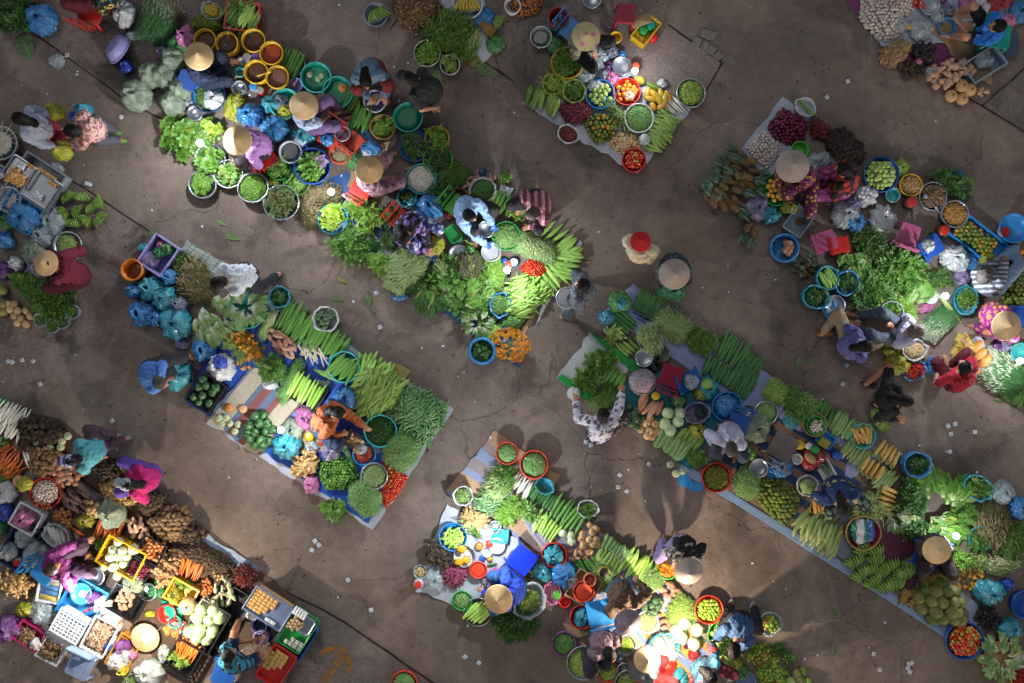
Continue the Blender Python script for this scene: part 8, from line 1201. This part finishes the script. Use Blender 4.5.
for s_,m_,l_,n_,kw in(([(486,482),(498,464),(512,472),(514,488),(502,498),(488,494)],m_must,L_thin+B_long,'long green bean tangle on the striped mat',dict(ang=-50,spread=35)),([(502,502),(516,492),(524,504),(514,526),(500,524),(494,514)],m_sweet,L_fine,'pale feathery herbs in the middle of the bottom stall',{}),([(516,500),(532,500),(540,512),(528,524),(518,516)],m_let,L_herb,'bright green herbs beside the radish bundle',{}),([(462,522),(470,520),(480,530),(474,540)],m_let,L_blade,'scallion tuft beside the ginger',dict(ang=40,spread=12)),([(492,612),(512,606),(536,616),(534,634),(508,640),(494,628)],m_dark,L_sprig,'dark leafy greens below the blue-shirted seller',{}),([(590,566),(600,556),(616,566),(620,584),(606,594),(592,582)],m_bean,B_bean,'pale bean heap right of the brown shirt',{}),([(668,606),(680,590),(694,600),(700,618),(684,634),(664,622)],m_lufp,B_bean+B_cut,'bright yellow green bean heap right of centre',{}),([(636,572),(648,560),(664,570),(664,586),(650,594),(636,586)],m_bean,B_bean,'grey green bean heap below the seller with orange flowers',{})):heap('greens_pile',n_,'greens',s_,l_,m_,.11,.02,.022,3,**kw)
items('okra','green okra piled on the left of the bottom stall','okra',[(474,502),(484,488),(500,498),(506,506),(492,514),(480,514)],P_cuc2,.12,.05,sp=.042,ang=30,spread=40,stretch=(1,.28,.26));heap('ginger','ginger roots at the left of the bottom stall','ginger',[(458,518),(470,506),(484,514),(490,526),(476,532),(464,526)],B_gin,m_gin,.09,.02,.032,3)
row('luffa','green luffa in the upper row right of the radishes','luffa',(531,490),(556,506),9,-58,16,P_cuc,2.3,.04);row('luffa','longer green luffa in the row below the lone white bag','luffa',(556,506),(580,524),8,-58,22,P_luf,2.2,.04);row('luffa','light green luffa in the second row of the bottom stall','luffa',(537,519),(556,534),8,-58,20,P_cel,2,.04)
row('luffa','fat green luffa in the upper row behind the brown shirt','luffa',(606,541),(628,558),8,-58,14,P_zuc,3,.05);row('luffa','fat light luffa in the lower row behind the brown shirt','luffa',(600,552),(620,568),7,-58,15,P_lufp,2.8,.05);row('luffa','long light green luffa in the big right row behind the brown shirt','luffa',(626,560),(646,572),7,-58,24,P_cel,2.4,.07);row('luffa','green luffa lying behind the blue bags','luffa',(578,566),(600,562),6,50,14,P_luf,2.2,.04)
for x,y in((563,533),(571,535),(572,541)):put('cabbage','small white cabbage beside the brown squash','cabbage',x,y,P_cabw[0],.14,.07,x*7,group='small white cabbages')
items('squash','brown ribbed squash in the pile at the upper edge','squash',[(576,534),(588,522),(602,530),(600,546),(588,552),(580,546)],P_pum,.125,.07,sp=.105);items('taro','grey brown taro below the brown squash','taro',[(570,550),(584,544),(592,554),(580,562),(568,560)],P_swt,.11,.03,sp=.085,stretch=(1,.65,.6))
tub(453,537,14,p_sky,'blue bowl of yellow green peppers at the left',.1,.85,'bowl','bowl',fill=its('pepper','yellow green pepper in the blue bowl','pepper',P_cel,.11,.03,sp=.05,stretch=(1,.33,.33),ang=-40));tub(464,556,11,p_whi,'white-rimmed bowl with cut yellow pumpkin',.1,.85,'bowl','bowl',s_ste);
for x,y in((462,549),(459,562),(466,560)):put('pumpkin_slice','cut yellow pumpkin piece in the white-rimmed bowl','pumpkin',x,y,(mesh('pumpkin_slice',rough(rbox((0,0,0),(1,.8,.5),.2),.1,2,x),M('pumpkin_flesh','#e0a312',rough=.5)),),.12,.14,20,group='pumpkin pieces in the white bowl')
items('taro','dark brown taro at the left edge of the bottom stall','taro',[(424,548),(434,538),(448,548),(456,560),(444,568),(428,566)],P_drk,.11,.07,sp=.075,tilt=.4,stretch=(1,.6,.5));heap('purple_chips','purple red root strips at the left of the bottom stall','roots',[(440,570),(454,564),(468,568),(466,580),(454,590),(444,582)],B_chip,M('magenta_root','#7d3050','#a35570',rough=.5),.08,.02,.022,3);bag(434,581,11,b_clear,'clear bag of dark nuts at the lower left edge',.1,ry=12);obag(420,572,7,b_clear,'small open clear bag at the left edge',.08,fill=hp('nuts','nuts in the small open clear bag','nuts',B_nut,m_pea,.02,.02));jar(418,585,4.5,p_whi,'white and orange bottle lying at the far left edge',.18,p_org)
tub(462,601,9.5,p_gre,'green bowl of chopped beans at the lower left',.1,.85,'bowl','bowl',fill=hp('chopped_beans','chopped beans in the green bowl','beans',B_cut,m_bean,.04,.015,3));tub(478,612,14,s_ste,'steel basin of pale luffas at the lower left',.1,.85);row('luffa','pale luffa in the lower left steel basin','luffa',(470,610),(486,616),6,-42,20,P_cel,2.2,.1)
tub(478,570,8.5,p_org,'orange red plastic bowl in the middle of the goods',.1,.85,'bowl','bowl',fill=liquid(p_org,'vessel_lid','orange red lid in the bowl','vessel_lid'),fillz=.8);tub(497,546,7.5,p_whi,'round white plate by the lamp',.04,.85,'plate','plate',z=.06);crate(500,536,15,12,8,p_cyan,'turquoise box beside the white plate',.1,solid=True,slots=3);lamp(489,532,'bright lamp among white dishes in the bottom stall',45,.42);tub(495,527,6,s_alu,'steel cup behind the turquoise box',.12,.85,'cup','cup');tub(487,552,5,p_whi,'white cup left of the white plate',.08,.8,'cup','cup');jar(489,545,3.6,p_org,'orange-lidded jar by the white plate',.1,p_org);jar(479,547,4,p_och,'ochre jar by the white plate',.1,p_och);jar(482,559,3,p_sky,'blue-lidded jar by the white cup',.08,p_blue)  # the flat disc filling the orange red bowl is a lid
items('fruit','yellow mango piece below the white plate','fruit',quad(492,557,10,7,-20),P_man,.09,0,sp=.1);put('cucumber','single cucumber below the mango piece','cucumber',492,564,P_cuc[0],.13,.05,-10,stretch=(1,.3,.3))
person('seller in a royal blue shirt and conical hat packing goods',(500,598),(516,588),175,cloth('royal_shirt','#1a3fb5'),cloth('blue_trousers','#1f4a7a'),[(484,592,.3),(492,578,.3)],[(492,606),(500,574)],.3,hat_m,29);bag(496,574,8,b_pink,'pink bag by the arm of the royal blue shirt',.12,ry=6);bag(488,583,7,b_lil,'lilac bag being filled by the royal blue shirt',.12);chair(522,560,p_roy,'deep blue plastic chair standing empty',37,.28,.36,.24);jar(529,576,3.8,p_yel,'yellow bottle beside the deep blue chair',.16,p_blk)
obag(529,601,16,b_clear,'large open clear bag of greens right of the royal blue shirt',.2,19,30,hp('greens','few greens in the large clear bag','greens',L_herb,m_let,.03,.06));tub(554,555,12.5,p_red,'red tub full of blue and clear bags',.16,.85,'tub','tub');bag(553,555,10,b_teal,'blue and clear bags in the red tub',.18,z=.06);bag(543,572,10,b_teal,'teal bag below the red tub',.2);bag(563,575,12,b_blue,'blue bag right of the teal bag',.24,ry=14);bag(570,580,9,b_milk,'white bag of greens beside the blue bag',.2);obag(552,593,9,b_pink,'pink bag with a green toy-like bottle',.12,ry=12);jar(557,596,4,film('lime_film','#7ac02f',.2),'lime green bottle in the pink bag',.14,p_dgr);tub(565,602,5.5,p_red,'red cup beside the pink bag',.1,.85,'cup','cup')
crate(584,588,26,30,30,w_crd,'carton under the orange red bucket lid',.14,solid=True,slots=3);tub(584,592,10.5,p_org,'orange red bucket with its lid on',.2,.88,'bucket','bucket',z=.05,fill=liquid(p_org,'vessel_lid','orange red lid with a ring on the bucket','vessel_lid',.98,.02),fillz=.95);tub(590,580,6.5,M('salmon_plastic','#d87a5a',rough=.4),'small salmon coloured bowl behind the orange red bucket',.16,.8,'bowl','bowl',z=.1);chair(600,613,p_sky,'sky blue plastic chair beside the brown shirt',-12,.3,.38,.3)  # the disc closing the orange red bucket is its lid
jar(604,573,5.5,p_yel,'yellow helmet-like jar behind the brown shirt',.18,p_blk)
person('person in a brown shirt and floral cloth hat bending down',(627,619),(620,590),80,cloth('brown_shirt','#5a422f'),cloth('slate_trousers2','#3f4f63'),[(638,582,.5),(612,616,.4)],[(618,576),(628,576)],.62,hat_ft,28,strap=cloth('slate_strap','#36404f'),hz=1.1);person('person in a mauve grey shirt squatting among bowls',(610,655),(600,640),60,cloth('mauve_grey_shirt','#6a5560'),cloth('dark_trousers6','#25222f'),[(612,648,.3),(604,656,.3)],[(590,640),(584,646)],.28,hair=hairm)
tub(582,617,12,p_red,'red tub of glass bottles',.14,.85,'tub','tub');bag(582,618,9,b_teal,'teal glassy bag in the red tub of bottles',.14,z=.06);sheet([(562,622),(592,634),(576,636),(566,630)],w_crd,'cardboard flap under the red tub of bottles',.05,.02,nx=6,ny=4);tub(564,644,12.5,p_vio,'violet basket of cut beans',.12,.85,'basket','basket',fill=hp('cut_beans','cut green beans in the violet basket','beans',B_cut,m_beand,.04,.018,3));tub(584,663,17,p_gry,'grey basin of sliced pale gourd',.14,.85,fill=hp('sliced_gourd','sliced pale gourd in the grey basin','gourd slices',B_cut,m_lime,.05,.018,3));tub(608,672,10.5,p_org,'orange red bowl of yellow green beans',.1,.85,'bowl','bowl',fill=hp('beans','yellow green beans in the orange red bowl','beans',B_cut,m_lime,.05,.018,3));obag(626,645,10,b_milk,'clear bag of pale sliced greens in the middle',.12,fill=hp('sliced_greens','pale sliced greens in the clear bag','greens',B_cut,m_lime,.05,.02,2));tub(647,622,11,p_whi,'white bowl of bean sprouts beside the floral cloth hat',.1,.85,'bowl','bowl',fill=hp('bean_sprouts','bean sprouts in the white bowl','sprouts',B_cut,m_stalk,.04,.018,2));tub(624,670,7,s_ste,'steel cup above the lowest steel basin',.12,.85,'cup','cup');tub(620,658,4.5,s_ste,'small steel dish below the clear bag',.06,.8,'dish','dish');tub(629,684,14,s_ste,'lowest steel basin cut by the bottom edge',.12,.85,fill=hp('cut_greens','cut greens in the lowest steel basin','greens',B_cut,m_lime,.05,.02,2));tub(404,684,13,p_org,'red basket of beans cut by the bottom edge, alone',.12,.85,'basket','basket',fill=hp('beans','pale beans in the lone red basket','beans',B_cut,m_bean,.06,.018,3));sheet([(644,636),(664,612),(720,650),(690,684)],M('blue_tan_mat','#7f97c9',rough=.7,pat=('stripesuv','#b09040',16)),'blue mat with tan stripes near the brightest lamp',.02,.01,nx=12,ny=8)
items('squash','dark green squash beside the floral cloth hat','squash',[(638,606),(650,594),(664,602),(660,612),(646,614)],P_sqd,.12,.05,sp=.105,tilt=.4);items('taro','pinkish taro root right of the white sprout bowl','taro',quad(662,622,18,10,30),P_swt,.1,.02,sp=.085,stretch=(1,.7,.65));items('taro','pale taro root behind the bright bean heap','taro',quad(670,588,14,12,-30),P_swt,.11,.02,sp=.09,stretch=(1,.7,.65))
for x,y in((684,622),(697,630),(681,637),(694,644),(676,630)):put('cabbage','white cabbage glaring beside the brightest lamp','cabbage',x,y,random.choice(P_cabw),.21,.11,x*9,group='white cabbages by the brightest lamp')
lamp(672,656,'brightest lamp of the market, on a tall post in the bottom stall',112,1.02,True);obag(664,648,15,b_teal,'open teal bag of white noodles glaring at the brightest lamp',.14,fill=hp('noodles','white noodles in the open teal bag','noodles',L_thin,m_rad,.06,.025,3));put('garlic','small dark bulb beside the white cabbages','garlic',686,647,P_sha[0],.08,.05)
person('person under a conical hat at the bottom edge beside the brightest lamp',(646,660),(640,672),-30,cloth('grey_check_shirt','#6a6a70'),cloth('red_trousers','#9a1f22'),[(660,664,.3),(656,670,.3)],[(656,676),(660,680)],.26,hat_m,27);chair(664,669,p_red,'red chair below the brightest lamp',20,.2,.3,.2);bag(678,678,11,b_teal,'teal bag at the bottom edge below the brightest lamp',.18)
person('buyer in a black and white blouse and conical hat bending over orange flowers',(688,568),(682,545),100,cloth('black_white_blouse','#17171c',('floral','#9a938f',8)),cloth('lilac_trousers','#8d80ad'),[(672,562,.45),(692,560,.5)],[(664,538),(676,534)],.68,hat_g,29,hz=1.05);tub(668,565,12,p_dgr,'green basin of orange flowers under the bending buyer',.12,.85,ry=14,fill=hp('orange_flowers','orange flowers in the green basin','flowers',[leaf(.06,.04)],m_flo,.06,.025,2))
tub(709,610,14,p_org,'red basin full of limes',.13,.85,fill=its('lime','pale green lime in the red basin','lime',P_limy,.055,.05,sp=.05,base=B_ball(1)[0]));
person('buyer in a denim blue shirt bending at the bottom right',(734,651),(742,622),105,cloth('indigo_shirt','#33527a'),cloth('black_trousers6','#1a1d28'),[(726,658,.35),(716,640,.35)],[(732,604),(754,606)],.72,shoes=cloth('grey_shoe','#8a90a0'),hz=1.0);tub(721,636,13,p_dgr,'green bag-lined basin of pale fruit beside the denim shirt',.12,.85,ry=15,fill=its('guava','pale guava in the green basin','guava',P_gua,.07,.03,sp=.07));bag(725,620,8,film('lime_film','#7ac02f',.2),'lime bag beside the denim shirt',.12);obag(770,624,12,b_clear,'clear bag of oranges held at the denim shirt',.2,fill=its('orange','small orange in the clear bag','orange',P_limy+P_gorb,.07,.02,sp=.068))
person('person in a blue and red floral blouse at the bottom edge',(711,678),(702,668),40,cloth('teal_floral','#1f3f55',('floral','#3f9ac0',8,'#b03a3a')),cloth('dark_red_floral','#6a1f2a',('floral','#c05a5a',12)),[(722,660,.3),(716,652,.3)],[(712,662),(690,676)],.3,long_hair=True)
for x,y,r,m,n in((722,655,10,film('lime_film','#7ac02f',.2),'bright lime bag between the two bottom right buyers'),(733,664,9,b_yel,'yellow bag below the denim shirt\'s head'),(742,672,8,b_gre,'green bag right of the yellow bag'),(730,674,8,b_milk,'white bag at the bottom edge by the floral blouse'),(694,655,6,b_red,'small red bag by the floral blouse')):bag(x,y,r,m,n,.14)
tub(746,681,9.5,p_gsh,'grey blue plate at the bottom edge',.06,.85,'plate','plate');items('orange','mottled orange in the left heap at the bottom right','orange',[(742,656),(752,646),(768,646),(782,658),(772,664),(754,664)],P_limy+P_gorb,.062,.06,sp=.058,base=B_ball(1)[0]);items('orange','yellow green orange in the lower heap at the bottom right','orange',[(756,668),(774,662),(788,672),(784,690),(762,690)],P_limy+P_gorb[:1],.058,.06,sp=.054,base=B_ball(1)[0]);heap('leafy_edge','dark leaves beside the bottom right oranges','leaves',[(766,644),(780,640),(796,656),(790,668),(776,658)],L_herb,m_dark,.07,.02,.028,2)
items('gourd','round green gourd at the bottom right tip','gourd',[(786,676),(796,664),(812,676),(824,690),(790,692)],P_coc+P_gua[:1],.15,.04,sp=.13)
